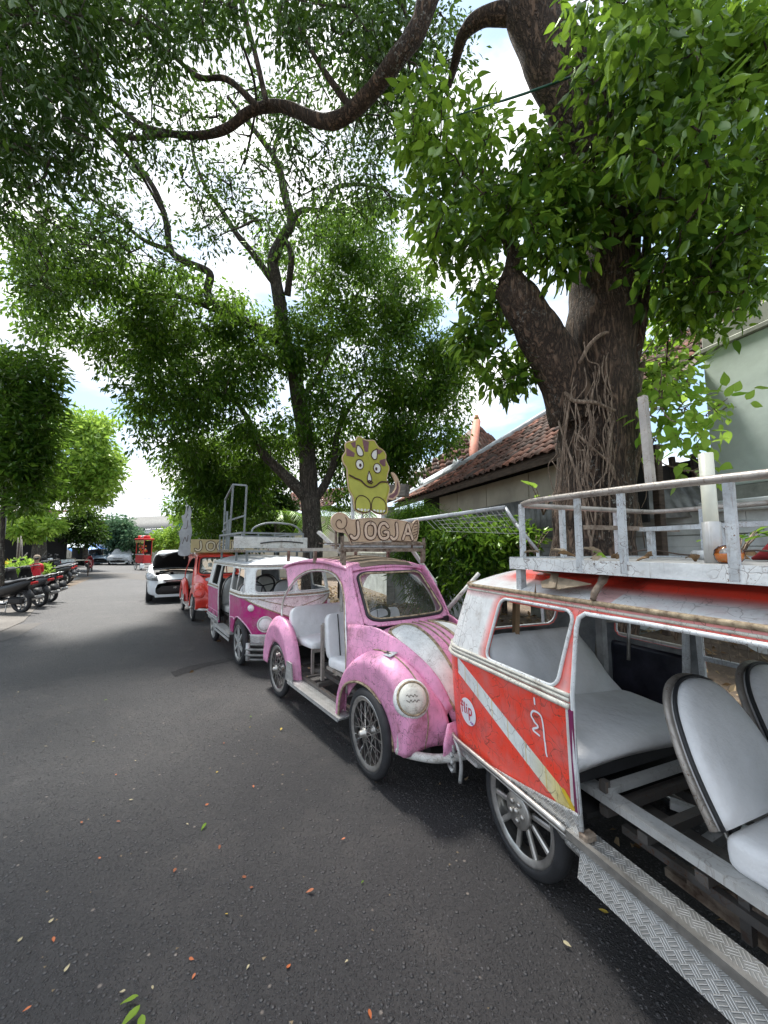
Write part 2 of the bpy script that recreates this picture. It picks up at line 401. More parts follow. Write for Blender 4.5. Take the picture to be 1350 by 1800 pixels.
def asphalt():
    m, nt, b, o = newmat('asphalt'); v = coord(nt)
    vo = N(nt, 'ShaderNodeTexVoronoi', i_Scale=95.0); nt.links.new(v, vo.inputs['Vector'])
    vo2 = N(nt, 'ShaderNodeTexVoronoi', i_Scale=38.0); nt.links.new(v, vo2.inputs['Vector'])
    peb = N(nt, 'ShaderNodeMapRange'); peb.inputs[1].default_value = .38; peb.inputs[2].default_value = .12; nt.links.new(vo.outputs['Distance'], peb.inputs[0])
    sel = N(nt, 'ShaderNodeSeparateColor'); nt.links.new(vo2.outputs['Color'], sel.inputs[0])
    big = N(nt, 'ShaderNodeMapRange'); big.inputs[1].default_value = .34; big.inputs[2].default_value = .16; nt.links.new(vo2.outputs['Distance'], big.inputs[0])
    bsel = math_(nt, 'GREATER_THAN', sel.outputs[0], .62); bigk = math_(nt, 'MULTIPLY', big.outputs[0], bsel)
    a, raw = noise(nt, v, .45, 5, .6, .35, .65); f, fr = noise(nt, v, 60, 5, .7, .3, .7)
    c = mixc(nt, a, (.029, .027, .028), (.046, .043, .0435)); c = mixc(nt, math_(nt, 'MULTIPLY', f, .65), c, (.014, .013, .014))
    c = mixc(nt, math_(nt, 'MULTIPLY', peb.outputs[0], .45), c, (.095, .092, .092)); c = mixc(nt, math_(nt, 'MULTIPLY', bigk, .75), c, (.11, .107, .108))
    tn, _ = noise(nt, v, 1.7, 6, .65, .52, .72); c = mixc(nt, math_(nt, 'MULTIPLY', tn, .35), c, (.10, .088, .08))
    sp = math_(nt, 'GREATER_THAN', sel.outputs[1], .985); c = mixc(nt, math_(nt, 'MULTIPLY', math_(nt, 'MULTIPLY', sp, big.outputs[0]), .6), c, (.32, .27, .23))
    # old cracks, tar patches and oil stains
    cv = N(nt, 'ShaderNodeTexVoronoi', feature='DISTANCE_TO_EDGE', i_Scale=.55); dn = N(nt, 'ShaderNodeTexNoise', i_Scale=1.6, i_Detail=6.0, i_Roughness=.7); nt.links.new(v, dn.inputs['Vector'])
    va = N(nt, 'ShaderNodeVectorMath', operation='ADD'); vs_ = N(nt, 'ShaderNodeVectorMath', operation='SCALE'); vs_.inputs['Scale'].default_value = 1.1
    nt.links.new(dn.outputs['Color'], vs_.inputs[0]); nt.links.new(v, va.inputs[0]); nt.links.new(vs_.outputs[0], va.inputs[1]); nt.links.new(va.outputs[0], cv.inputs['Vector'])
    ce = N(nt, 'ShaderNodeMapRange'); ce.inputs[1].default_value = .010; ce.inputs[2].default_value = .003; nt.links.new(cv.outputs['Distance'], ce.inputs[0])
    cm, _ = noise(nt, v, .5, 3, .5, .50, .58); ck = math_(nt, 'MULTIPLY', ce.outputs[0], cm)
    c = mixc(nt, math_(nt, 'MULTIPLY', ck, .75), c, (.012, .011, .011))
    os_, _ = noise(nt, v, .9, 5, .65, .60, .68); c = mixc(nt, math_(nt, 'MULTIPLY', os_, .45), c, (.018, .017, .018))
    ds_, _ = noise(nt, v, 2.6, 7, .7, .55, .75); c = mixc(nt, math_(nt, 'MULTIPLY', ds_, .35), c, (.085, .078, .072))
    nt.links.new(c, b.inputs['Base Color']); b.inputs['Roughness'].default_value = .62; b.inputs['Specular IOR Level'].default_value = .45
    h = math_(nt, 'ADD', math_(nt, 'MULTIPLY', peb.outputs[0], .5), math_(nt, 'ADD', math_(nt, 'MULTIPLY', bigk, 1.0), math_(nt, 'MULTIPLY', fr, .8)))
    bump(nt, b, h, 1.0, .012); return m
M_asph = asphalt()
def dirt(name, c1, c2, sc=3, bs=.8, extra=None):
    m, nt, b, o = newmat(name); v = coord(nt); a, r1 = noise(nt, v, sc, 8, .7, .35, .65); g, r2 = noise(nt, v, 45, 5, .7, .35, .65)
    c = mixc(nt, a, c1, c2); c = mixc(nt, math_(nt, 'MULTIPLY', g, .4), c, tuple(q*.5 for q in c1))
    if extra: e, _ = noise(nt, v, 9, 4, .6, .58, .64); c = mixc(nt, e, c, extra)
    nt.links.new(c, b.inputs['Base Color']); b.inputs['Roughness'].default_value = .95; bump(nt, b, math_(nt, 'ADD', r1, r2), bs, .02); return m
M_soil = dirt('soil', (.09, .065, .045), (.17, .13, .095), 2.5, 1, (.22, .16, .10))
M_pave = dirt('dusty_paving', (.08, .072, .064), (.17, .155, .14), .8, .5)
M_conc = dirt('old_concrete', (.22, .21, .195), (.36, .35, .32), 2, .5)
M_line = dirt('road_dust_and_sunlit_band', (.11, .10, .092), (.07, .065, .06), 1.5, .3)  # road edge dust, also the colour of the painted sunlight band

def struct(name, poly, z, mat, thick=0):
    mb = MB(); k = len(poly)
    if thick: mb.prism([tuple(p) for p in poly], z-thick, z, 'xy')
    else: mb.add([(x, y, z) for x, y in poly], [tuple(range(k))], smooth=False)
    return tag(mb.build(name, mat), kind='structure')
struct('ground', [(-400, -80), (400, -80), (400, 500), (-400, 500)], -.004, M_soil)
P2 = lambda s, t: row(s, t)[:2]
KT = 1.72
struct('road', [P2(14, -3.25), P2(14, KT), P2(-44, KT), (-25, 62), (-70, 66), (-70, 32), (-30, 24), (-15.9, 21.3), P2(-12, -3.4)], 0.0, M_asph)
struct('pavement', [(-7.2+.6, 5.2), (-7.0, 7.0), (-7.7, 8.4), (-13.4, 15.9), (-16.3, 21.0), (-30.5, 24), (-44, 24), (-30, 3), (-12, -4), (-5, -1)], .012, M_pave, .03)
# sunlight painted as a paler band of colour across the far road
struct('painted_sunlit_band', [(-15.6, 21.6), (-9.2, 17.9), (-10.6, 20.8), (-16.6, 25.0), (-22, 27)], .004, M_line)
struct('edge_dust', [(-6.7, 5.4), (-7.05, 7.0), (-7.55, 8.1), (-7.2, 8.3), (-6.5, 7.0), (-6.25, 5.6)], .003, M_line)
# raised planted verge behind a kerb made of single stones
struct('verge', [P2(14, KT+.14), P2(-40, KT+.14), P2(-36, 14), P2(14, 22)], .10, M_soil, .12)
kerb = bpy.data.objects.new('kerb', None); COL.objects.link(kerb); tag(kerb, kind='structure')
kerb.location = row(0, KT+.07); kerb.rotation_euler = (0, 0, RTH-math.pi/2)
kb = MB().box((0, 0, .07), (.585, .14, .15), bev=.012).mesh('kerb_stone', M_conc)
for i in range(46): link('kerb_stone', kb, kerb, loc=(3.0-i*.6, rng.normal(0, .004), rng.normal(0, .003)), rot=(0, rng.normal(0, .006), 0))

# low heaps of soil behind the kerb
def heap(px, D, r, h, seed):
    g = np.random.default_rng(seed); c = at(px, 1000, D); mb = MB(); V = []
    n, k = 28, 9
    for i in range(k):
        rr = r*i/(k-1)
        for j in range(n):
            t = 2*math.pi*j/n; q = 1+.15*math.sin(3*t+seed)
            V.append((c.x+rr*q*math.cos(t)*1.4, c.y+rr*q*math.sin(t), .08+h*math.exp(-(i/(k-1)*2)**2)+g.normal(0, .012) if i < k-1 else .06))
    F_ = [(i*n+j, i*n+(j+1) % n, (i+1)*n+(j+1) % n, (i+1)*n+j) for i in range(k-1) for j in range(n)]
    mb.add(V, F_); tag(mb.build('soil_heap', M_soil), kind='structure')
heap(900, 6.4, 1.5, .38, 2); heap(1200, 5.2, 1.5, .42, 4); heap(720, 8.5, 1.5, .25, 6)

# ---------------------------------------------------------------- buildings
HD = np.array((.31, -.95)); HD /= np.linalg.norm(HD); HN = np.array((HD[1], -HD[0]))*-1   # along the facade (towards the camera), into the plot
HN = np.array((.95, .31)); HN /= np.linalg.norm(HN)
HO = np.array((2.6, 5.8))
def hp(s, t, z): p = HO+s*HD+t*HN; return (float(p[0]), float(p[1]), z)
HR = math.atan2(HD[1], HD[0])

M_white = simple('white_wall_paint', (.70, .73, .72), .8, var=.35, scale=2.2, bumpk=.4, bd=.02)
M_green = simple('pale_green_render', (.54, .63, .57), .85, var=.2, scale=1.4, bumpk=.3, bd=.02)
M_stain = simple('stained_render', (.30, .31, .27), .9, var=.5, scale=2.5, bumpk=.4)
M_cream = simple('cream_board', (.42, .38, .30), .8, var=.2, scale=2)
M_wood = simple('dark_timber', (.085, .06, .045), .85, var=.5, scale=6, stretch=(1, 1, 6), bumpk=.5)
M_zinc = simple('old_zinc', (.25, .25, .235), .55, metal=.4, var=.5, scale=3, bumpk=.3)
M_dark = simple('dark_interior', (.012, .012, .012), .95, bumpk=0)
M_ridge = simple('white_ridge_plaster', (.52, .56, .60), .8, var=.3, scale=5, bumpk=.4)
M_orange = simple('orange_plaster', (.36, .13, .08), .8, var=.25, scale=4)
def tilemat():
    m, nt, b, o = newmat('clay_tile'); oi = N(nt, 'ShaderNodeObjectInfo'); v = coord(nt)
    a, raw = noise(nt, v, 9, 5, .7, .4, .65)
    r = N(nt, 'ShaderNodeValToRGB'); e = r.color_ramp.elements
    e[0].color = (.06, .04, .032, 1); e[1].color = (.30, .125, .08, 1); x = e.new(.45); x.color = (.13, .068, .05, 1); x = e.new(.85); x.color = (.20, .09, .062, 1)
    nt.links.new(oi.outputs['Random'], r.inputs[0])
    c = mixc(nt, math_(nt, 'MULTIPLY', a, .6), r.outputs[0], (.05, .04, .032)); nt.links.new(c, b.inputs['Base Color']); b.inputs['Roughness'].default_value = .9
    bump(nt, b, raw, .4); return m
M_tile = tilemat()
def tile_stuffmat():
    m, nt, b, o = newmat('clay_tile_far'); v = coord(nt)
    vo = N(nt, 'ShaderNodeTexVoronoi', i_Scale=4.2); nt.links.new(v, vo.inputs['Vector']); s = N(nt, 'ShaderNodeSeparateColor'); nt.links.new(vo.outputs['Color'], s.inputs[0])
    r = N(nt, 'ShaderNodeValToRGB'); e = r.color_ramp.elements; e[0].color = (.06, .04, .03, 1); e[1].color = (.30, .12, .08, 1); nt.links.new(s.outputs[0], r.inputs[0])
    nt.links.new(r.outputs[0], b.inputs['Base Color']); b.inputs['Roughness'].default_value = .9; return m
M_tile2 = tile_stuffmat()

def pantile(w=.2, l=.26):     # one S-curved clay tile, origin at its lower left corner, running up +y
    n = 6; V = []
    for e in (0, 1):
        for j in range(n+1):
            u = j/n; z = .028*math.sin(2*math.pi*u-.6)+.022
            V.append((u*w*1.06, e*l*1.18, z+(.0 if e else .022)))
    for e in (0, 1):
        for j in range(n+1):
            u = j/n; z = .028*math.sin(2*math.pi*u-.6)+.008
            V.append((u*w*1.06, e*l*1.18, z+(.0 if e else .022)))
    k = n+1; F_ = []
    for j in range(n): F_ += [(j, j+1, k+j+1, k+j), (2*k+j, j, j+1, 2*k+j+1)[::-1]]
    return V, F_
def roof_plane(parent, A, ux, uy, inside, w=.2, l=.26, limit=300, cols=60, rows_=40):
    """tiles laid from eave corner A along ux, up uy; inside(a,b) in metres says whether a tile lies on the slope"""
    V, F_ = pantile(w, l); me = MB().add(V, F_).mesh('tile', M_tile)
    ux = Vector(ux).normalized(); uy = Vector(uy).normalized(); nz_ = ux.cross(uy)
    M = Matrix((ux, uy, nz_)).transposed(); cells = []
    for i in range(cols):
        for j in range(rows_):
            a, b = i*w, j*l
            if inside(a+w/2, b+l/2):
                p = Vector(A)+ux*a+uy*b; cells.append(((p-Vector((0, 0, CAM_H))).length, p))
    cells.sort(key=lambda c: c[0]); rest = MB()
    for k, (d, p) in enumerate(cells):
        jr = Matrix.Rotation(rng.normal(0, .035), 3, 'Z') @ Matrix.Rotation(rng.normal(0, .03), 3, 'X')
        Mi = M @ jr; p = p+nz_*rng.normal(0, .006)
        if k < limit: link('tile', me, parent, loc=p, rot=Mi.to_euler())
        else: rest.add(np.array(V) @ np.array(Mi).T+np.array(p), F_)
    if rest.n: tag(rest.build('tiles', M_tile2, parent), kind='stuff')
    mb = MB(); return nz_

# --- near tiled house behind the big tree
house = thing('tiled_house', 'old house with weathered clay tile roof and white plaster ridge behind the big tree', 'house')
A = Vector(hp(-7.3, 0, 3.05)); ux = Vector((HD[0], HD[1], 0)); up_ = Vector((HN[0]*.80, HN[1]*.80, .60))
def ins1(a, b):
    # hip edge: climbs gently at first, then steeply
    top = .28+.28*a if a < 2.6 else 1.0+(a-2.6)*.93
    return b < top and b < 4.6 and a < 8.3
nrm = roof_plane(house, A, ux, up_, ins1, w=.2, l=.25, cols=57, rows_=19)
ed = [(0, .2), (1.3, .62), (2.5, 1.02), (3.2, 1.6), (4.6, 2.9), (6.4, 4.6)]
pt3 = [A+ux*a+up_.normalized()*b+Vector((0, 0, .06)) for a, b in ed]
MB().tube(smooth_path(pt3, 6), .095, 8).build('ridge_cap', M_ridge, house)
pt2 = [A+ux*a+up_.normalized()*b+Vector((0, 0, .05)) for a, b in [(6.4, 4.6), (8.4, 4.6)]]
MB().tube(pt2, .11, 8).build('ridge_cap', M_ridge, house)
for a, b in ((1.35, .63), (2.75, 1.2)):       # upturned ridge ornaments
    c = A+ux*a+up_.normalized()*b+Vector((0, 0, .1))
    MB().tube(smooth_path([c+Vector((.02, 0, -.02)), c+ux*-.12+Vector((0, 0, .03)), c+ux*-.24+Vector((0, 0, .12)), c+ux*-.27+Vector((0, 0, .27))], 4), [.11]*5+[.10]*4+[.08, .06, .045, .02], 8).build('ridge_ornament', M_ridge, house)
# white sheet along the lower end of the slope
MB().add([A+ux*-.1+nrm*.05, A+ux*2.5+up_.normalized()*.9+nrm*.07, A+ux*2.9+up_.normalized()*1.35+nrm*.2, A+ux*.3+up_.normalized()*1.0+nrm*.1], [(0, 1, 2, 3)]).build('flashing', M_ridge, house, solid=.02)
# under-roof deck, rafters, walls
MB().add([A+nrm*-.03, A+ux*8.4+nrm*-.03, A+ux*8.4+up_.normalized()*4.6+nrm*-.03, A+ux*6.2+up_.normalized()*4.5+nrm*-.03, A+ux*2.5+up_.normalized()*.95+nrm*-.03, A+up_.normalized()*.2+nrm*-.03], [(0, 1, 2, 3, 4, 5)], smooth=False).build('roof_deck', M_wood, house, solid=.03)
for i in range(11):
    a = .3+i*.76
    p = A+ux*a+nrm*-.09; q = p+up_.normalized()*min(1.0, .3+a*.3); MB().bar(p, q, .06, .09).build('rafter', M_wood, house)
MB().bar(A+nrm*-.05+Vector((0, 0, -.06)), A+ux*8.4+nrm*-.05+Vector((0, 0, -.06)), .03, .11).build('fascia', M_wood, house)
MB().bar(hp(-6.9, .9, 2.9), hp(1.0, .9, 2.9), .1, .14).build('beam', M_wood, house)
for i, (s0, s1) in enumerate(((-4.9, -3.9), (-3.88, -2.6), (-2.58, -1.2), (-1.18, .1))):
    MB().box(((hp((s0+s1)/2, .50, 0)[0]), hp((s0+s1)/2, .50, 0)[1], 2.72), (s1-s0, .03, .5), rot=(0, 0, HR)).build('board', M_cream, house)
def corrugated(name, s0, s1, z0, z1, t, mat, parent, tilt=0, n=None, skew=0.0):
    n = n or int((s1-s0)/.035); V = []
    for j in range(2):
        for i in range(n+1):
            s = s0+(s1-s0)*i/n+(skew if j else 0); z = z0 if j == 0 else z1
            V.append(hp(s, t+(tilt if j else 0)+.014*math.sin(i*2*math.pi/4), z))
    k = n+1
    return MB().add(V, [(i, i+1, k+i+1, k+i) for i in range(n)]).build(name, mat, parent, solid=.004)
corrugated('zinc_sheet', -4.6, -2.5, 1.7, 2.46, .47, M_zinc, house)
corrugated('zinc_sheet', -2.5, .2, 1.75, 2.47, .48, M_zinc, house)
MB().box((hp(-2.6, .60, 0)[0], hp(-2.6, .60, 0)[1], 2.65), (7.2, .04, 1.5), rot=(0, 0, HR)).build('eave_shade_filler', M_dark, house)  # near-black sheet added to close the sky gap, eave shade as colour
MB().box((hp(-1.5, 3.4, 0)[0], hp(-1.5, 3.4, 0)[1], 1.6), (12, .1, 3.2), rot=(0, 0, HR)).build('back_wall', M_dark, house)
for s in (-6.6, -4.95, -2.5, 1.0): MB().box((hp(s, .8, 0)[0], hp(s, .8, 0)[1], 1.5), (.1, .1, 2.9), rot=(0, 0, HR), bev=.01).build('post', M_wood, house)
for (px, py, D, dx, w) in ((1180, 880, 6.6, .3, .05), (1215, 905, 6.2, -.1, .07), (1235, 860, 6.0, .05, .06)):
    p = at(px, py, D); MB().bar((p.x, p.y, .1), (p.x+dx, p.y+.2, 3.1), w, w).build('prop', M_wood, house)
# roof tools, sheet leaning under the eave on the right
s = thing('leaning_zinc_sheet', 'grey corrugated zinc sheet leaning in the dark gap right of the big trunk', 'metal sheet')
V = []; n = 40
for j in range(2):
    for i in range(n+1):
        a = i/n; px = (1075+150*a) if j else (1105+165*a); p = at(px, (845+5*a) if j else (915-10*a), 5.6 if j else 5.3); V.append((p.x, p.y+.015*math.sin(i*1.4), p.z))
MB().add(V, [(i, i+1, n+2+i, n+1+i) for i in range(n)]).build('panel', M_zinc, s, solid=.004)

# --- low white plank wall in front of the house
lw = thing('plank_wall', 'low white painted wall of horizontal planks behind the red van rack', 'wall')
LT = 1.45
for r_ in range(11):
    s0 = -2.6
    for k in range(5):
        ln = 2.1; sA = s0+k*ln+(.6 if r_ % 2 else 0)
        zc = .30+.16*r_+.08+rng.normal(0, .003)
        c = hp(sA+ln/2, LT+rng.normal(0, .005), 0)
        MB().box((c[0], c[1], zc), (ln-.006, .04, .154), rot=(0, rng.normal(0, .004), HR), bev=.006).build('plank', M_white, lw)
MB().bar(hp(-2.6, LT, 2.09), hp(7.5, LT, 2.09), .09, .05).build('coping', M_white, lw)
MB().box((hp(2.6, LT+.07, 0)[0], hp(2.6, LT+.07, 0)[1], 1.0), (10.2, .08, 2.0), rot=(0, 0, HR)).build('backing', M_stain, lw)
# white garden wall further along, behind the shrubs
gw = thing('garden_wall', 'white rendered garden wall behind the shrubs beside the pink car', 'wall')
MB().box((hp(-6.3, -.3, 0)[0], hp(-6.3, -.3, 0)[1], .72), (8.4, .14, 1.3), rot=(0, 0, HR), bev=.01).build('render', M_white, gw)
MB().box((hp(-6.3, -.3, 0)[0], hp(-6.3, -.3, 0)[1], 1.40), (8.5, .2, .07), rot=(0, 0, HR), bev=.01).build('coping', M_stain, gw)

# --- pale green building at the right edge
gb = thing('green_building', 'plain pale green rendered building with a parapet at the right edge', 'building')
g0 = np.array((4.5, 5.2))
def gp(s, t, z): p = g0+s*HD+t*HN; return (float(p[0]), float(p[1]), z)
def gbox(s0, s1, t0, t1, z0, z1, nm, mt, bev=.015): c = gp((s0+s1)/2, (t0+t1)/2, 0); return MB().box((c[0], c[1], (z0+z1)/2), (s1-s0, t1-t0, z1-z0), rot=(0, 0, HR), bev=bev).build(nm, mt, gb)
gbox(0, 7, 0, 5, 2.38, 4.28, 'wall', M_green); gbox(-.03, 7.03, -.03, 5.03, 4.28, 4.36, 'string_course', M_stain); gbox(0, 7, 0, 5, 4.36, 4.62, 'parapet', M_stain)
gbox(0, 7, .01, 4.99, .1, 2.38, 'plinth', M_stain)
# small concrete ledge with bolts
gbox(.0, 6, -.34, .0, 2.02, 2.16, 'ledge', M_white)
for i in range(6):
    c = gp(.3+i*.42, -.2, 0); MB().box((c[0], c[1], 2.19), (.015, .015, .07)).box((c[0], c[1], 2.235), (.05, .04, .015)).build('bolt', M_wood, gb)

# --- second, hipped tile roof with an orange plaster pillar
h2 = thing('hipped_roof_house', 'reddish hipped tile roof behind the near house, with orange plaster hip', 'house')
pa = at(838, 745, 14.5); pb = at(672, 885, 13.2); pc = at(900, 840, 14.5); pd = at(835, 828, 12.2)
def tri_roof(a, b, c, parent, inside_fn=None):
    ux_ = (b-a); W_ = ux_.length; ux_.normalize(); n_ = ux_.cross(c-a).normalized(); uy_ = n_.cross(ux_)
    cx, cy = (c-a).dot(ux_), (c-a).dot(uy_)
    def ins(x, y): return y < cy and x > cx*y/cy and x < W_-(W_-cx)*y/cy
    return roof_plane(parent, a, ux_, uy_, ins, w=.24, l=.30, limit=150, cols=int(W_/.24)+1, rows_=int(cy/.3)+1)
tri_roof(pb, pd, pa, h2); tri_roof(pd, at(960, 850, 15.5), pa, h2)
MB().add([pb, pd, pa], [(0, 1, 2)]).add([pd, at(960, 850, 15.5), pa], [(0, 1, 2)]).build('roof_deck', M_wood, h2, solid=.05)
MB().tube([pa+Vector((0, 0, .1)), at(832, 792, 12.9), pd+Vector((0, 0, .12))], .15, 8).build('hip_plaster', M_orange, h2)
MB().tube([pa+Vector((0, 0, .1)), pa+Vector((0, 0, .35))], [.15, .06], 8).build('finial', M_orange, h2)
p = (pb+pd)/2; MB().prism([(pb.x, pb.y+.3), (pd.x, pd.y+.3), (pd.x+4, pd.y+5), (pb.x+4, pb.y+5)], .1, 2.9, 'xy').build('wall', M_white, h2)
# rough wooden hut corner and pale post left of that roof
M_grey = simple('grey_timber', (.22, .20, .175), .9, var=.4, scale=5, stretch=(1, 1, 5), bumpk=.5)
hut = thing('timber_shed', 'weathered grey timber shed corner beside the dinosaur sign', 'shed')
a = at(676, 880, 9.6); MB().box((a.x+.15, a.y, 1.3), (.2, .2, 2.6), bev=.02).build('post', M_grey, hut)
MB().bar(at(655, 865, 10), at(716, 862, 9.5), .22, .3).build('beam', M_grey, hut)
a = at(700, 895, 9.7); MB().box((a.x, a.y, 1.3), (.34, .12, 2.3), bev=.02).build('panel', M_stain, hut)
# small pink-walled house with orange tiles glimpsed behind the middle tree
h3 = thing('small_tiled_house', 'small pale house with orange tiled roof glimpsed behind the middle trunk', 'house')
a = at(440, 965, 21); b = at(560, 965, 19)
MB().prism([(a.x, a.y), (b.x, b.y), (b.x+3, b.y+5), (a.x+3, a.y+5)], .1, 3.2, 'xy').build('wall', M_cream, h3)
tri = [at(450, 905, 20.8), at(575, 895, 19), at(560, 870, 22), at(500, 868, 24)]
uxx = (tri[1]-tri[0]); W_ = uxx.length; uxx.normalize()
roof_plane(h3, tri[0], uxx, Vector((.45, .75, .5)), lambda x, y: y < 3 and x < W_, w=.25, l=.3, limit=120, cols=20, rows_=10)
# --- long warehouse roof at the end of the street
wh = thing('warehouse', 'long grey corrugated roof of the warehouse at the far end of the street', 'warehouse')
M_asb = simple('grey_roof_sheet', (.13, .13, .125), .85, var=.35, scale=1.2, stretch=(1, 6, 1), bumpk=.3)
a0 = at(150, 934, 66); a1 = at(380, 923, 62); 
V = []; n = 160
for j, (zz, yy) in enumerate(((0, 0), (2.4, 9))):
    for i in range(n+1):
        q = a0+(a1-a0)*(i/n); V.append((q.x+(2 if j else 0), q.y+yy, q.z+zz*1.3+.08*math.sin(i*2.1)))
MB().add(V, [(i, i+1, n+2+i, n+1+i) for i in range(n)]).build('roof', M_asb, wh, solid=.05)
for k in range(10):
    q = a0+(a1-a0)*((k+.5)/10); ln = (a1-a0).length/10
    MB().box((q.x, q.y+.6, (q.z-.1)/2), (ln-.05, .3, q.z-.15), rot=(0, 0, math.atan2((a1-a0).y, (a1-a0).x))).build('wall_panel', M_white, wh)
# --- house with shutter behind the far cars
sh = thing('shop_house', 'low house with orange tiles and pale blue roller shutters behind the far cars', 'building')
M_shut = simple('blue_shutter', (.34, .42, .50), .6, var=.15, scale=3)
c0 = at(150, 965, 46); 
for k in range(12): MB().box((c0.x+.3+k*.42, c0.y, 1.5), (.39, .06, 2.9), bev=.02).build('shutter_panel', M_shut, sh)
MB().box((c0.x+2.5, c0.y-.3, 3.35), (8.5, 1.2, .6), bev=.03).build('lintel', M_dark, sh)
MB().box((c0.x-3.2, c0.y+.3, 1.7), (6, .4, 3.4)).build('wall', M_cream, sh); MB().box((c0.x+8.5, c0.y+.3, 1.7), (6, .4, 3.4)).build('wall', M_cream, sh)
roof_plane(sh, Vector((c0.x-1.0, c0.y-.7, 3.7)), (1, 0, 0), (0, .8, .6), lambda x, y: 1.5 < x < 4.5 and y < 1.9, w=.35, l=.45, limit=180, cols=24, rows_=9)
# --- left: small kiosk houses behind the motorcycles
lh = thing('left_shop', 'dark open shop with orange tiled roof at the left edge', 'shop')
c0 = at(-40, 965, 26)
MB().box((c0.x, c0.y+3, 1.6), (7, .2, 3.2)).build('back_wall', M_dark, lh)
for dx in (-3, 0, 2.9): MB().box((c0.x+dx, c0.y, 1.5), (.14, .14, 3.0)).build('post', M_wood, lh)
roof_plane(lh, Vector((c0.x-4, c0.y-1, 2.7)), (1, 0, 0), (0, .85, .5), lambda x, y: x < 8.4 and y < 3.2, w=.24, l=.32, limit=160, cols=36, rows_=10)
# ---------------------------------------------------------------- vegetation
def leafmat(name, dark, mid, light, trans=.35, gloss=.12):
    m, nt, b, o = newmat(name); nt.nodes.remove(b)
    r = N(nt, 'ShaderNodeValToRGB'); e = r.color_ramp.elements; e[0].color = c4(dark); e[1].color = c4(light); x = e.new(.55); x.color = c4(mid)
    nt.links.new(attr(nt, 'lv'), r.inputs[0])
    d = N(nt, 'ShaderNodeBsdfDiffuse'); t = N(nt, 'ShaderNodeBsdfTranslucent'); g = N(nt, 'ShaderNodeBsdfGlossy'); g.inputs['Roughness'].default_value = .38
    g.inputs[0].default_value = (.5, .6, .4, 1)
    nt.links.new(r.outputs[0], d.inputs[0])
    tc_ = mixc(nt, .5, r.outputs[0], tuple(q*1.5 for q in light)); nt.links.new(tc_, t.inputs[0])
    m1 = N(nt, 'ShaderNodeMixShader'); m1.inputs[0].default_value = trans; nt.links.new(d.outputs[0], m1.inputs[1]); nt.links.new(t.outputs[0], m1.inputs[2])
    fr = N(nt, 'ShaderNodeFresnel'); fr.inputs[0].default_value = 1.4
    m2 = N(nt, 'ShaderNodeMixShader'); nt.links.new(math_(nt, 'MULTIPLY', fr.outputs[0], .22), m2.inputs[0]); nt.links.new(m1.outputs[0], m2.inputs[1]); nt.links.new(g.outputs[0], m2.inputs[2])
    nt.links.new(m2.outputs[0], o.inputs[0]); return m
ML_dark = leafmat('leaf_dark', (.006, .018, .004), (.017, .046, .008), (.075, .14, .018), .38)
ML_mid = leafmat('leaf_mid', (.008, .027, .005), (.040, .105, .012), (.18, .31, .032), .45)
ML_bright = leafmat('leaf_bright', (.05, .11, .015), (.13, .25, .03), (.30, .43, .07), .45)
ML_vine = leafmat('leaf_vine', (.06, .14, .015), (.18, .34, .035), (.34, .50, .08), .5)
ML_blue = leafmat('leaf_bluish', (.02, .05, .03), (.05, .11, .06), (.11, .19, .10), .35)
def barkmat(name, c1, c2, sc=1.0, lich=None, bs=1.0):
    m, nt, b, o = newmat(name); v = coord(nt, scale=(1, 1, .2))
    vo = N(nt, 'ShaderNodeTexNoise', i_Scale=22*sc, i_Detail=4, i_Roughness=.65, i_Distortion=.5); nt.links.new(v, vo.inputs['Vector'])
    n = N(nt, 'ShaderNodeTexNoise', i_Scale=7*sc, i_Detail=8, i_Roughness=.7); nt.links.new(v, n.inputs['Vector'])
    w = N(nt, 'ShaderNodeMapRange'); w.inputs[1].default_value = 0; w.inputs[2].default_value = .11; nt.links.new(math_(nt, 'ABSOLUTE', math_(nt, 'SUBTRACT', vo.outputs['Fac'], .5)), w.inputs[0])
    h = math_(nt, 'ADD', math_(nt, 'MULTIPLY', w.outputs[0], .6), n.outputs['Fac'])
    k = N(nt, 'ShaderNodeMapRange'); k.inputs[1].default_value = .5; k.inputs[2].default_value = 1.15; nt.links.new(h, k.inputs[0])
    c = mixc(nt, k.outputs[0], c1, c2)
    if lich:
        l, _ = noise(nt, coord(nt), 22, 5, .75, .56, .62); l2, _ = noise(nt, coord(nt), 1.4, 3, .5, .45, .6); c = mixc(nt, math_(nt, 'MULTIPLY', l, l2), c, lich)
    nt.links.new(c, b.inputs['Base Color']); b.inputs['Roughness'].default_value = .95; bump(nt, b, h, bs, .05); return m
MB_a = barkmat('bark_brown', (.030, .020, .014), (.15, .10, .068), .8, (.30, .30, .27), 1)
MB_b = barkmat('bark_grey', (.035, .029, .024), (.13, .11, .088), .9, (.26, .27, .22), .8)
MB_vine = barkmat('vine_bark', (.12, .085, .06), (.30, .23, .17), 1.5, None, .5)

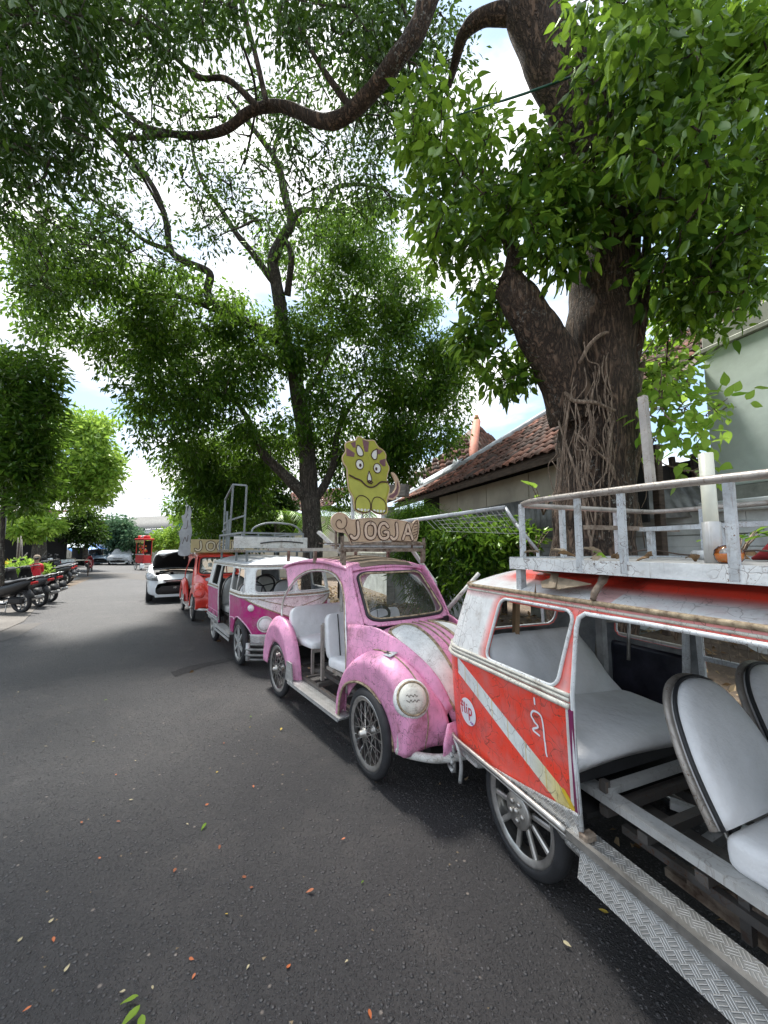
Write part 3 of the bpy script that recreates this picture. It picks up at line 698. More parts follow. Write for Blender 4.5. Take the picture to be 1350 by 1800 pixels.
def leaf_template(kind):
    if kind == 'small':    # two folded quads
        V = np.array([(0, 0, 0), (.5, .5, .10), (1, 0, -.12), (.5, -.5, .10), (.5, 0, -.02)]); Q = np.array([(0, 4, 2, 1), (0, 3, 2, 4)])
    else:                  # long curved leaf with midrib and wavy edge
        xs = [0, .16, .36, .58, .8, 1.0]; ws = [0.02, .40, .52, .44, .22, 0.0]; V = []; Q = []
        for i, (x, w) in enumerate(zip(xs, ws)):
            zc = -.28*x*x; V += [(x, w, zc+.09+.03*(i % 2)), (x, 0, zc), (x, -w, zc+.09-.03*(i % 2))]
        for i in range(5): a = i*3; Q += [(a, a+1, a+4, a+3), (a+1, a+2, a+5, a+4)]
        V = np.array(V); Q = np.array(Q)
    return V, Q
def leaf_cloud(P, D_, Ln, Wd, kind, lv, g, droop=.5, roll=1.0):
    """P points, D_ growth directions, per leaf length and width -> verts, quads, attribute"""
    T, Q = leaf_template(kind); n = len(P)
    D_ = D_+np.array((0, 0, -1.))*droop; D_ /= np.linalg.norm(D_, axis=1)[:, None]+1e-9
    r = g.normal(size=(n, 3))*roll+np.array((0, 0, 1.)); s = np.cross(r, D_); s /= np.linalg.norm(s, axis=1)[:, None]+1e-9; u = np.cross(D_, s)
    Ln = Ln[:, None, None]; Wd = Wd[:, None, None]
    V = P[:, None, :]+D_[:, None, :]*T[None, :, 0:1]*Ln+s[:, None, :]*T[None, :, 1:2]*Wd+u[:, None, :]*T[None, :, 2:3]*Wd*1.6
    QQ = (Q[None]+(np.arange(n)*len(T))[:, None, None]).reshape(-1, 4)
    return V.reshape(-1, 3), QQ, np.repeat(lv, len(Q))
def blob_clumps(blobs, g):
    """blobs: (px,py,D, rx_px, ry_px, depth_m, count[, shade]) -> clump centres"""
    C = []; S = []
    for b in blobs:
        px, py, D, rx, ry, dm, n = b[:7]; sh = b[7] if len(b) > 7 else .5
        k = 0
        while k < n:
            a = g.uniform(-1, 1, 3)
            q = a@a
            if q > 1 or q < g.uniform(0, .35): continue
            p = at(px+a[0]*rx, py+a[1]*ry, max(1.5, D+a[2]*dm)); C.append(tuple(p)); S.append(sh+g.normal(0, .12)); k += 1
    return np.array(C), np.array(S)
def grow(skel_pts, C, g, step=.45, wob=.12, r_tip=.006, maxlen=99):
    """connect every clump centre to the nearest wood so far; returns list of twig paths and their radii"""
    nodes = [np.array(p) for p in skel_pts]; order = np.argsort([min(np.linalg.norm(np.array(skel_pts)-c, axis=1)) for c in C])
    A = np.array(nodes); out = []; ends = {}
    for idx in order:
        c = C[idx]; d = np.linalg.norm(A-c, axis=1)+.25*np.maximum(0, A[:, 2]-c[2]); j = int(np.argmin(d)); p = A[j]; Ln = np.linalg.norm(c-p)
        k = max(2, int(Ln/step)+1); path = [p]
        side = g.normal(0, wob, 3)*Ln
        for i in range(1, k+1):
            t = i/k; path.append(p+(c-p)*t+side*math.sin(t*math.pi)+g.normal(0, .03, 3)*Ln*(t < 1))
        path = np.array(path); out.append(path); A = np.vstack([A, path[1:]]); ends[idx] = path
    return out, ends
def make_tree(name, label, limbs, blobs, bark, leaf, LL, LW, per, rc, seed, kind='small', group=None, parts=0, droop=.5, twig=.012, cat='tree', lvs=.25, shell=1.0, minr=.004, wobw=.12, part_only_front=True):
    g = np.random.default_rng(seed); root = thing(name, label, cat, group=group); skel = []
    main = MB()
    for li, (pts, r0, r1) in enumerate(limbs):
        path = smooth_path([tuple(p) for p in pts], 7); n = len(path); P = np.array(path)
        rad = np.linspace(r0, r1, n)*(1+.035*np.sin(np.arange(n)*.9+li)+g.normal(0, .006, n)); seg = 18 if r0 > .12 else (10 if r0 > .05 else 6)
        main.tube(P, rad, seg); skel += list(P[::2])
    main.build('trunk', bark, root)
    C, S = blob_clumps(blobs, g)
    paths, ends = grow(skel, C, g, wob=wobw)
    tw = MB()
    for p in paths:
        Ln = np.linalg.norm(p[-1]-p[0]); tw.tube(p, np.linspace(min(.05, twig*(.6+Ln)), minr, len(p)), 4, caps=False)
    tag(tw.build('branches', bark, root), kind='stuff')
    n = len(C)*per
    ci = np.repeat(np.arange(len(C)), per)
    off = g.normal(size=(n, 3)); off /= np.linalg.norm(off, axis=1)[:, None]; off *= (g.uniform(0, 1, n)**.55*rc)[:, None]; off[:, 2] *= .75
    P = C[ci]+off; D_ = off/rc+g.normal(0, .45, (n, 3)); sz = g.uniform(.5, 1.3, n)
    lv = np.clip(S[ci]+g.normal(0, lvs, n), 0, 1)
    if parts:
        d = np.linalg.norm(P-np.array((0, 0, CAM_H)), axis=1); sel = np.argsort(d)[:parts]; mask = np.ones(n, bool); mask[sel] = False
        T, Q = leaf_template('big'); ms = []
        for k in range(5):
            me = fast_mesh('leaf', T*np.array((1, LW/LL, LW/LL*1.6)), Q, leaf, {'lv': ('FACE', np.full(len(Q), .2+.17*k))}, smooth=True); ms.append(me)
        for q in sel:
            dv = Vector(D_[q])+Vector((0, 0, -droop)); dv.normalize(); r = Vector(g.normal(size=3))*.6+Vector((0, 0, 1)); s_ = r.cross(dv).normalized(); u = dv.cross(s_)
            M = Matrix((dv, s_, u)).transposed(); link('leaf', ms[int(g.integers(0, 5))], root, loc=P[q], rot=M.to_euler(), sc=float(LL*sz[q]))
        P, D_, sz, lv = P[mask], D_[mask], sz[mask], lv[mask]
    V, Q, a = leaf_cloud(P, D_, LL*sz, LW*sz*g.uniform(.8, 1.2, len(sz)) if kind == 'small' else LW*sz, kind, lv, g, droop)
    if kind == 'small': pass
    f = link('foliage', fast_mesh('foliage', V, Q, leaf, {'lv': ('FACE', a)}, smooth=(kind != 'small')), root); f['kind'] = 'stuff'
    return root

# ---- big tree beside the red van
TA = [
 ([Vector((at(1030,965,4.4).x, 4.4, -.05)), at(1038, 1105, 4.4), at(1040, 1010, 4.4), at(1042, 920, 4.4), at(1046, 800, 4.4), at(1052, 700, 4.35), at(1052, 610, 4.3), at(1060, 520, 4.3), at(1066, 420, 4.25), at(1060, 320, 4.2), at(1035, 230, 4.1), at(985, 130, 4.0), at(945, 40, 3.95), at(915, -60, 3.9), at(890, -190, 3.85)], .47, .27),
 ([at(1015, 735, 4.3), at(985, 650, 4.2), at(950, 590, 4.1), at(915, 530, 4.0), at(893, 500, 4.0)], .30, .17),
 ([at(893, 500, 4.0), at(905, 450, 4.0), at(890, 410, 4.0), at(880, 350, 4.1), at(850, 300, 4.2)], .11, .03),
 ([at(1075, 470, 4.3), at(1110, 380, 4.3), at(1150, 280, 4.2), at(1180, 180, 4.1), at(1215, 60, 4.0), at(1240, -60, 4.0)], .2, .10),
 ([at(1100, 700, 4.2), at(1130, 560, 4.1), at(1138, 440, 4.1), at(1145, 330, 4.0)], .06, .03),
 ([at(960, 40, 3.95), at(905, 25, 4.0), at(850, 30, 4.1), at(815, 60, 4.3), at(800, 110, 4.6), at(790, 150, 5)], .13, .04),
 ([at(890, -190, 3.85), at(820, -120, 3.9), at(760, -20, 4.0), at(735, 50, 4.1), at(700, 100, 4.2), at(650, 165, 4.5), at(600, 208, 4.7), at(560, 212, 4.9), at(520, 195, 5.1), at(485, 186, 5.2), at(440, 196, 5.4), at(400, 225, 5.5), at(355, 238, 5.7), at(300, 235, 5.9), at(250, 220, 6.1), at(200, 180, 6.3), at(150, 140, 6.4)], .135, .035),
 ([at(455, 190, 5.3), at(400, 140, 5.4), at(350, 135, 5.5), at(300, 95, 5.6), at(240, 50, 5.6), at(180, -20, 5.5)], .05, .02),
 ([at(470, 188, 5.2), at(450, 100, 5.2), at(430, 20, 5.1), at(415, -60, 5.0)], .05, .025),
 ([at(300, 235, 5.9), at(220, 240, 6.2), at(150, 190, 6.4), at(80, 130, 6.6)], .05, .02),
 ([at(620, 195, 4.6), at(560, 110, 4.7), at(510, 20, 4.8)], .05, .02),
]
blA = [
 # leafy mass hanging in front and to both sides of the trunk
 (790, 230, 4.2, 95, 95, .7, 44, .85), (830, 360, 4.2, 110, 90, .8, 44, .45), (930, 340, 3.7, 80, 80, .4, 26, .55), (760, 400, 4.4, 50, 90, .5, 16, .5),
 (1170, 60, 3.4, 190, 120, .9, 80, .48), (1220, 240, 3.4, 170, 130, .8, 84, .6), (1130, 150, 3.5, 110, 110, .4, 38, .3), (1225, 420, 3.7, 115, 105, .7, 58, .45),
 (985, 415, 3.7, 50, 75, .3, 24, .62), (1010, 340, 3.7, 70, 55, .3, 20, .55), (960, 250, 3.9, 60, 40, .3, 8, .5), (1260, 520, 4.2, 90, 70, .5, 26, .6), (1180, 540, 4.5, 70, 60, .4, 22, .45),
 (860, 500, 4.5, 60, 70, .5, 16, .4), (850, 600, 4.4, 45, 60, .3, 14, .42), (890, 650, 4.4, 55, 40, .3, 10, .5), (1330, 380, 3.6, 60, 160, .5, 34, .65), (1320, 90, 3.2, 70, 110, .4, 30, .8),
 (1160, 640, 4.9, 40, 60, .4, 16, .75), (925, 620, 4.8, 30, 40, .3, 8, .9)]
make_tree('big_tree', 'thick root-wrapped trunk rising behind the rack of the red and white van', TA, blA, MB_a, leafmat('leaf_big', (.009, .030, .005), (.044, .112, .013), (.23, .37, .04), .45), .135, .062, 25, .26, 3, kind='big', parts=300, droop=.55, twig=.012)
# canopy over the road: grows on the long limb, stands on the far side of its own trunk out of frame
blO = [
 (60, 120, 4.2, 150, 190, 1.0, 113, .22), (60, 330, 5.0, 120, 110, 1.0, 44, .25), (230, 40, 5.0, 150, 90, 1.2, 52, .3), (420, 10, 5.2, 160, 80, 1.4, 52, .3), (600, 30, 5.0, 110, 90, 1.2, 52, .38),
 (230, 200, 6.2, 170, 120, 1.2, 44, .3), (400, 230, 6.6, 160, 110, 1.2, 34, .35), (560, 230, 6.4, 130, 110, 1.2, 41, .4), (660, 170, 5.6, 70, 110, 1.0, 41, .5), (640, 330, 6.8, 70, 80, .8, 30, .5),
 (120, 440, 6.8, 130, 90, 1.0, 44, .35), (300, 400, 7.2, 190, 90, 1.2, 40, .38), (690, 60, 5.0, 60, 100, .8, 22, .35), (760, 90, 5.4, 60, 80, .8, 19, .35), (30, -60, 3.6, 200, 120, .8, 44, .2), (500, 380, 7.4, 120, 90, 1, 22, .45)]
limbO = [([at(-420, 300, 6.5), at(-260, 160, 6.0), at(-120, 120, 5.6), at(0, 125, 5.2), at(50, 150, 5.0), at(90, 230, 5.2)], .22, .04), ([at(-420, 300, 6.5)-Vector((0, 0, 5.2)), at(-420, 300, 6.5)-Vector((0, 0, 2)), at(-420, 300, 6.5)], .34, .24),
         ([at(50, 150, 5.0), at(140, 190, 5.6), at(230, 280, 6.2), at(300, 400, 6.8)], .05, .02), ([at(-120, 120, 5.6), at(20, 20, 5.0), at(150, -40, 4.8), at(380, -60, 5)], .1, .03),
         ([at(380, -60, 5), at(420, 60, 5.4), at(450, 170, 6), at(430, 290, 6.6)], .03, .02), ([at(380, -60, 5), at(560, -60, 4.9), at(700, 0, 5), at(720, 120, 5.2)], .05, .02)]
make_tree('overhanging_tree', 'dark leafy boughs reaching over the road from beyond the top left of the view', limbO, blO, MB_b, ML_dark, .115, .044, 52, .38, 5, kind='small', droop=.55, twig=.016, lvs=.25, minr=.005)

# ---- middle tree
TB = [
 ([Vector((at(548,965,10.5).x, 10.5, -.05)), at(548, 1010, 10.5), at(550, 960, 10.5), at(547, 900, 10.5), at(543, 850, 10.5), at(538, 780, 10.4), at(528, 720, 10.3), at(516, 650, 10.1), at(500, 600, 9.9), at(493, 540, 9.7), at(484, 490, 9.5), at(480, 455, 9.3), at(498, 415, 9.1), at(512, 392, 9.0), at(500, 340, 8.8), at(492, 300, 8.6), at(478, 270, 8.4), at(440, 220, 8.1), at(400, 170, 7.8)], .30, .04),
 ([at(543, 880, 10.5), at(515, 850, 10.3), at(490, 825, 10.1), at(465, 800, 10), at(450, 770, 9.9), at(432, 730, 9.8), at(400, 690, 9.6)], .18, .05),
 ([at(552, 880, 10.5), at(572, 850, 10.5), at(588, 810, 10.5), at(592, 765, 10.5), at(615, 715, 10.5), at(645, 680, 10.4)], .13, .04),
 ([at(505, 620, 10), at(480, 590, 9.8), at(450, 575, 9.6), at(420, 560, 9.4), at(385, 545, 9.1), at(365, 515, 8.9), at(368, 480, 8.8), at(330, 462, 8.6), at(300, 440, 8.5), at(292, 390, 8.3), at(270, 330, 8.0), at(225, 270, 7.7), at(170, 215, 7.4), at(110, 150, 7.0)], .14, .035),
 ([at(484, 500, 9.5), at(462, 470, 9.3), at(440, 440, 9.1), at(415, 410, 8.9), at(390, 370, 8.7), at(365, 335, 8.4), at(345, 290, 8.2), at(335, 240, 8)], .10, .03),
 ([at(385, 545, 9.1), at(345, 530, 9), at(310, 520, 8.8), at(270, 518, 8.7), at(225, 490, 8.5)], .10, .03),
 ([at(510, 395, 9.0), at(530, 370, 9), at(570, 368, 9), at(590, 330, 8.9), at(640, 325, 8.9), at(685, 335, 8.9)], .08, .03),
 ([at(498, 415, 9.1), at(512, 450, 9.2), at(505, 520, 9.6)], .06, .09), ([at(530, 700, 10.3), at(560, 660, 10.2), at(590, 600, 10)], .10, .03),
 ([at(480, 270, 8.4), at(495, 220, 8.2), at(520, 150, 8)], .06, .02), ([at(300, 440, 8.5), at(250, 420, 8.4), at(190, 370, 8.1), at(110, 320, 7.8)], .06, .02),
]
blB = [
 (330, 650, 9.3, 150, 90, 1.2, 119, .42), (300, 740, 9.4, 90, 70, 1.0, 56, .35), (470, 690, 9.6, 120, 110, 1.0, 89, .4), (620, 620, 10.2, 130, 110, 1.4, 129, .45), (730, 640, 10.2, 90, 100, 1.2, 96, .5),
 (740, 750, 10.2, 80, 60, 1.0, 59, .38), (640, 500, 10.2, 120, 90, 1.3, 96, .55), (560, 430, 10, 120, 80, 1.2, 59, .5), (160, 540, 8.8, 150, 80, 1.2, 84, .48), (330, 540, 9, 120, 80, 1.1, 65, .45),
 (720, 530, 10.2, 60, 60, .8, 34, .65), (400, 800, 10.6, 80, 70, .9, 69, .2), (400, 890, 10.9, 85, 65, .8, 75, .18), (640, 760, 10.6, 100, 60, .8, 56, .4), (470, 590, 10, 110, 60, 1, 45, .45),
 (120, 460, 8.2, 120, 70, 1, 56, .4), (640, 400, 9.6, 80, 60, 1, 31, .5), (250, 600, 9, 90, 50, .9, 39, .5), (780, 690, 10.2, 45, 80, .7, 34, .6), (560, 780, 10.9, 60, 60, .6, 29, .3), (690, 800, 10.4, 60, 45, .7, 56, .35), (600, 830, 11.2, 50, 50, .5, 32, .25), (790, 640, 10.2, 40, 60, .6, 30, .7), (350, 830, 10.6, 60, 55, .8, 56, .22), (470, 800, 11, 60, 50, .6, 32, .2)]
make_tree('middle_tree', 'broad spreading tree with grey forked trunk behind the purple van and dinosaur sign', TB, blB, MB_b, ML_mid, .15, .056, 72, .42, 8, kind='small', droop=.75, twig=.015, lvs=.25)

# ---- dark tree at the left edge
TC = [([at(3, 1030, 8.2), at(5, 900, 8.2), at(8, 800, 8.2), at(15, 700, 8.1), at(40, 640, 8)], .045, .03), ([at(8, 790, 8.2), at(60, 750, 8.2), at(90, 720, 8.2)], .03, .015)]
blC = [(20, 660, 8.2, 90, 60, .9, 60, .3), (50, 740, 8.2, 65, 55, .8, 46, .25), (-20, 790, 8.0, 90, 70, .8, 46, .25), (50, 830, 8.2, 50, 50, .6, 26, .25), (-30, 700, 8, 90, 90, .8, 40, .3), (30, 880, 8.2, 45, 25, .5, 10, .35)]
make_tree('dark_street_tree', 'dark dense tree on a thin pole-like trunk at the left edge', TC, blC, MB_b, ML_mid, .17, .06, 70, .34, 12, droop=.3, twig=.01, lvs=.2)
# ---- bright green trees further down the street
TD = [([at(70, 985, 25), at(72, 930, 25), at(80, 890, 25), at(105, 850, 25), at(130, 800, 25), at(140, 760, 25)], .35, .1), ([at(80, 890, 25), at(60, 850, 25), at(30, 810, 25)], .22, .08), ([at(105, 850, 25), at(150, 830, 25), at(190, 810, 25)], .15, .06)]
blD = [(130, 790, 25, 75, 60, 2.5, 90, .6), (170, 830, 25, 50, 60, 2, 60, .6), (60, 800, 25, 60, 60, 2, 46, .5), (150, 745, 25, 40, 30, 1.5, 30, .75), (120, 862, 25, 70, 36, 2, 44, .45)]
make_tree('bright_street_tree', 'tall light green tree with pale branches over the food stalls on the left', TD, blD, MB_b, ML_bright, .34, .16, 60, .8, 14, droop=.3, twig=.02, lvs=.25)
TD2 = [([at(60, 990, 22), at(62, 950, 22), at(60, 915, 22)], .16, .1)]
make_tree('low_round_tree', 'low bushy light green tree behind the motorcycles', TD2, [(65, 922, 22, 45, 24, 1.3, 50, .75), (38, 932, 22, 22, 12, 1, 14, .75)], MB_b, ML_bright, .28, .14, 60, .5, 15, droop=.2, lvs=.25)
make_tree('shaded_tree', 'dark leafy tree behind the stall with the blue awning', [([at(150, 985, 29), at(152, 950, 29)], .2, .1)], [(140, 918, 29, 36, 38, 1.5, 60, .25), (160, 938, 28, 16, 14, 1.2, 16, .3)], MB_b, ML_dark, .30, .14, 60, .7, 16, droop=.3)
make_tree('grey_green_tree', 'rounded grey green tree at the end of the street left of the red cart', [([at(225, 992, 40), at(225, 950, 40)], .2, .1)], [(220, 945, 40, 30, 26, 2, 70, .5), (205, 922, 40, 18, 14, 1.5, 16, .8), (228, 968, 40, 28, 16, 1.5, 26, .3)], MB_b, ML_blue, .38, .18, 60, .8, 17, droop=.2)
make_tree('far_bright_bush', 'bright green bush beyond the white hatchback', [([at(290, 985, 34), at(295, 960, 34)], .1, .05)], [(295, 950, 34, 34, 18, 1.5, 50, .65), (320, 925, 33, 20, 30, 1.2, 24, .6)], MB_b, ML_bright, .3, .15, 60, .6, 18, droop=.2)
make_tree('slender_tree', 'slender small tree with sparse crown rising right of the street end', [([at(345, 985, 22), at(343, 940, 22), at(338, 900, 22), at(330, 870, 22)], .06, .03)], [(325, 880, 22, 35, 24, 1.2, 22, .5), (340, 930, 22, 16, 30, .6, 14, .45)], MB_b, ML_mid, .24, .09, 36, .5, 19, droop=.4)
# hedge mass between the middle tree and the street end
make_tree('dark_hedge_tree', 'dense dark tree standing behind the roof rack of the purple van', [([at(430, 985, 13.5), at(430, 900, 13.5), at(425, 840, 13.5)], .12, .06)], [(400, 850, 13.5, 75, 60, 1, 90, .22), (400, 930, 13.5, 70, 50, 1, 80, .2), (480, 910, 13.6, 45, 40, .8, 40, .3), (470, 850, 13.6, 40, 40, .8, 24, .35)], MB_b, ML_dark, .2, .08, 70, .42, 20, droop=.6)
# ---- shrubs by the wall
make_tree('drooping_shrub', 'shrub with fine drooping leaves right of the dinosaur sign', [([at(745, 1075, 6.6), at(745, 1010, 6.6), at(740, 950, 6.6)], .03, .015)], [(745, 930, 6.6, 55, 32, .5, 50, .6), (745, 985, 6.5, 50, 35, .5, 50, .25), (765, 1030, 6.4, 40, 30, .4, 26, .2), (720, 900, 6.7, 30, 18, .3, 16, .55)], MB_b, ML_mid, .17, .014, 110, .24, 21, droop=.9, cat='shrub')
make_tree('bushy_shrub', 'bushy green shrub between the pink car windscreen and the red van', [([at(850, 1085, 5.6), at(852, 1020, 5.6), at(855, 960, 5.6)], .03, .015), ([at(852, 1030, 5.6), at(820, 990, 5.6)], .02, .01)], [(850, 945, 5.6, 65, 38, .5, 60, .75), (880, 980, 5.5, 60, 38, .4, 36, .65), (820, 1010, 5.5, 40, 40, .4, 36, .25), (800, 960, 5.6, 40, 30, .4, 30, .4), (910, 940, 5.4, 30, 22, .3, 18, .6)], MB_b, ML_mid, .10, .045, 34, .22, 22, droop=.45, cat='shrub', lvs=.28)
# palm fronds and broad leaf plants
def frond(mb, base, dirv, Ln, n, ll, lw, droop, g):
    p = Vector(base); d = Vector(dirv).normalized(); pts = [p.copy()]
    for i in range(n):
        d = (d+Vector((0, 0, -droop))).normalized(); p = p+d*Ln/n; pts.append(p.copy())
        s_ = d.cross(Vector((0, 0, 1))).normalized()
        for sg in (-1, 1):
            t = (s_*sg+d*.6+Vector((0, 0, -.35+g.normal(0, .08)))).normalized(); l = ll*(1-.6*abs(i/n-.4)); w = d*lw
            mb.add([p-w*.3, p+w*.7, p+t*l*.6+w*.5+Vector((0, 0, .01)), p+t*l, p+t*l*.6-w*.3], [(0, 1, 2, 3, 4)], smooth=False)
    return pts
def frond_obj(root, base, dirv, Ln, n, ll, lw, droop, g, mat, name='frond'):
    mb = MB(); pts = frond(mb, base, dirv, Ln, n, ll, lw, droop, g); lvn = len(mb.f); mb.tube([tuple(q) for q in pts], np.linspace(.012, .004, len(pts)), 5)
    o = mb.build(name, mat, root); a = o.data.attributes.new('lv', 'FLOAT', 'FACE'); a.data.foreach_set('value', np.clip(g.normal(.5, .2, len(o.data.polygons)), 0, 1).astype(np.float32)); return o
g5 = np.random.default_rng(5)
pm = thing('small_palm', 'small palm with drooping fronds behind the middle trunk', 'palm'); b = at(600, 900, 11.6)
MB().tube([(b.x, b.y, .1), (b.x, b.y, b.z-.1)], .09, 8).build('trunk', MB_b, pm)
for k in range(13):
    a = k*2*math.pi/13+.2; frond_obj(pm, b, (math.cos(a), math.sin(a), .75), 1.7, 26, .5, .03, .085, g5, ML_mid)
pm = thing('banana_palm', 'palm fronds spreading left of the middle trunk', 'palm'); b = at(488, 905, 12.2)
MB().tube([(b.x, b.y, .1), (b.x, b.y, b.z-.1)], .09, 8).build('trunk', MB_b, pm)
for k in range(11):
    a = k*2*math.pi/11; frond_obj(pm, b, (math.cos(a), math.sin(a), .6), 1.6, 24, .45, .03, .08, g5, ML_mid)
def broad_plant(label, base, n, Ln, ll, lw, seed, mat=ML_vine, h=.0, name='leafy_plant'):
    g = np.random.default_rng(seed); r = thing(name, label, 'plant'); mb = MB()
    for k in range(n):
        a = g.uniform(0, 6.28); d = Vector((math.cos(a)*.6, math.sin(a)*.6, 1)); tip = Vector(base)+d.normalized()*Ln*g.uniform(.6, 1)
        mb.tube([tuple(base), tuple((Vector(base)+tip)/2+Vector((0, 0, .03))), tuple(tip)], [.01, .007, .004], 5)
        T, Q = leaf_template('big'); dv = Vector((math.cos(a), math.sin(a), g.uniform(-.3, .6))).normalized(); s_ = Vector((0, 0, 1)).cross(dv).normalized(); u = dv.cross(s_)
        l = ll*g.uniform(.7, 1.15); P = np.array([tuple(tip+dv*(t[0]*l)+s_*(t[1]*lw*l)+u*(t[2]*lw*l*1.5)) for t in T])
        link('leaf', fast_mesh('leaf', P, Q, mat, {'lv': ('FACE', np.full(len(Q), g.uniform(.25, .9)))}, smooth=True), r)
    mb.build('stem', MB_vine, r); return r
broad_plant('glossy broad-leaved plant at the left foot of the big trunk', at(955, 905, 4.9), 9, .42, .26, .34, 31)
broad_plant('broad leaves sprouting beneath the broad-leaved plant at the big trunk', at(940, 975, 4.9), 10, .35, .22, .35, 32, ML_mid)
broad_plant('bright green strap-leaved plant behind the end of the red van rack', at(925, 985, 5.2), 16, .34, .26, .14, 33, ML_bright)
broad_plant('sprawling leafy plant behind the red cloth on the rack', at(1300, 985, 3.9), 12, .35, .20, .38, 34, ML_mid)
broad_plant('pale leaved weed seen through the red van far side opening', at(1188, 1125, 3.6), 6, .22, .16, .4, 35, ML_vine)
broad_plant('broad leaf plant seen through the red van far window', at(1110, 1095, 4.0), 6, .2, .2, .42, 36, ML_mid)
# climbing roots over the big trunk
vg = np.random.default_rng(44)
cl = thing('climbing_vine', 'woody climbing roots wrapped round the big trunk with bright leaves at its right', 'vine')
def onT(px, py, off=0):
    dx = (px-1042)/676*4.4; return at(px, py, 4.4-math.sqrt(max((.445 if py > 560 else .37)**2-dx*dx, .01))-.035)
def onT_old(px, py, off=0):   # point on the front of the big trunk
    D = 4.4-.45*(1 if py > 560 else .9); return at(px, py, D-off)
vines = [([(990, 690), (1010, 705), (1045, 708), (1085, 722), (1110, 690), (1128, 640)], .022), ([(1085, 722), (1090, 780), (1100, 830), (1092, 900), (1096, 970)], .03),
 ([(1128, 640), (1118, 740), (1112, 820), (1100, 900), (1108, 980)], .03), ([(1100, 590), (1118, 560), (1125, 520), (1130, 470), (1138, 400)], .04), ([(1092, 620), (1100, 590), (1108, 575)], .035),
 ([(985, 740), (1000, 800), (1020, 850), (1035, 930), (1040, 980)], .012), ([(1010, 760), (1045, 790), (1075, 820), (1082, 850)], .012), ([(1095, 560), (1090, 480), (1088, 430)], .018), ([(1108, 560), (1112, 480), (1110, 420)], .014),
 ([(1000, 700), (990, 780), (985, 870), (975, 960)], .014), ([(1065, 660), (1060, 700), (1075, 760), (1068, 840), (1075, 930)], .010), ([(1030, 700), (1040, 760), (1030, 830), (1045, 900), (1038, 970)], .009),
 ([(1078, 740), (1070, 800), (1086, 870), (1080, 960)], .014), ([(1120, 700), (1124, 780), (1116, 860), (1120, 930)], .02), ([(1015, 640), (1040, 600), (1075, 585), (1100, 600)], .02)]
for pts, r in vines:
    pp = [onT(px+vg.normal(0, 2), py, -.02-.3*((px-1046)/75.)**2*(.9 if abs(px-1046) < 80 else 1)) for px, py in pts]
    MB().tube(smooth_path([tuple(p) for p in pp], 6), r*1.05, 7).build('root', MB_vine, cl)
mb = MB()
for k in range(60):
    y0 = vg.uniform(600, 820); x = vg.uniform(985, 1112); pts = []
    for i in range(6): pts.append(onT(x, y0+i*vg.uniform(20, 34), -.03-.3*((x-1046)/75.)**2)); x += vg.normal(0, 9)
    mb.tube(smooth_path([tuple(p) for p in pts], 4), vg.uniform(.003, .008), 5)
tag(mb.build('rootlets', MB_vine, cl), kind='stuff')
C, S = blob_clumps([(1185, 690, 3.9, 55, 45, .25, 26, .8), (1215, 760, 3.8, 40, 45, .25, 20, .85), (1150, 740, 3.8, 35, 60, .2, 16, .5), (1270, 715, 3.8, 25, 18, .15, 7, .9), (1230, 830, 3.7, 30, 20, .15, 8, .95), (1165, 600, 4.0, 45, 50, .3, 16, .6), (1120, 800, 3.9, 15, 25, .1, 4, .6)], vg)
paths, ends = grow([tuple(onT(1125, 640+i*40, -.2)) for i in range(6)], C, vg, .3, .1)
tw = MB()
for p in paths: tw.tube(p, np.linspace(.009, .003, len(p)), 5, caps=False)
tw.build('stems', MB_vine, cl)
T, Q = leaf_template('big'); ms = [fast_mesh('leaf', T*np.array((1, .5*1.2, .6)), Q, ML_vine, {'lv': ('FACE', np.full(len(Q), .15+.2*k))}, smooth=True) for k in range(5)]
cnt = 0
for c, s_ in zip(C, S):
    for k in range(4 if cnt < 296 else 0):
        off = vg.normal(0, .09, 3); dv = Vector(off/.09+vg.normal(0, .4, 3))+Vector((0, 0, -.9)); dv.normalize(); sd_ = (Vector(vg.normal(size=3))*.5+Vector((0, -.4, 1))).cross(dv).normalized(); u = dv.cross(sd_)
        link('leaf', ms[int(np.clip(round(s_*4+vg.normal(0, .8)), 0, 4))], cl, loc=c+off, rot=Matrix((dv, sd_, u)).transposed().to_euler(), sc=float(vg.uniform(.08, .15))); cnt += 1
# green cable tied round the upper trunk
M_cable = simple('green_cable', (.02, .10, .07), .5, bumpk=0)
MB().tube(smooth_path([at(895, 172, 3.75), at(940, 158, 3.62), at(990, 140, 3.58), at(1030, 125, 3.7)], 6), .012, 6)
tag(MB().tube(smooth_path([at(500, 300, 9), at(600, 265, 6), at(690, 238, 5), at(890, 175, 3.72), at(940, 158, 3.6), at(990, 140, 3.56), at(1030, 125, 3.68)], 8), [.008]*24+[.012]*25, 6).build('green_cable', M_cable), 'thin green cable strung from the big trunk across to the middle tree', 'cable')
# street cables at the far end
M_wire = simple('black_wire', (.02, .02, .02), .6, bumpk=0)
for i, (y0, y1) in enumerate(((795, 878), (812, 888), (826, 895), (838, 860))):
    p0 = at(20, y0, 24); p1 = at(360, y1, 40); pts = [p0.lerp(p1, t/10)-Vector((0, 0, 1.2*math.sin(math.pi*t/10))) for t in range(11)]
    tag(MB().tube([tuple(p) for p in pts], .012, 4).build('power_line', M_wire), 'thin black overhead wire crossing the sky above the street end', 'cable', group='overhead wires at the street end')
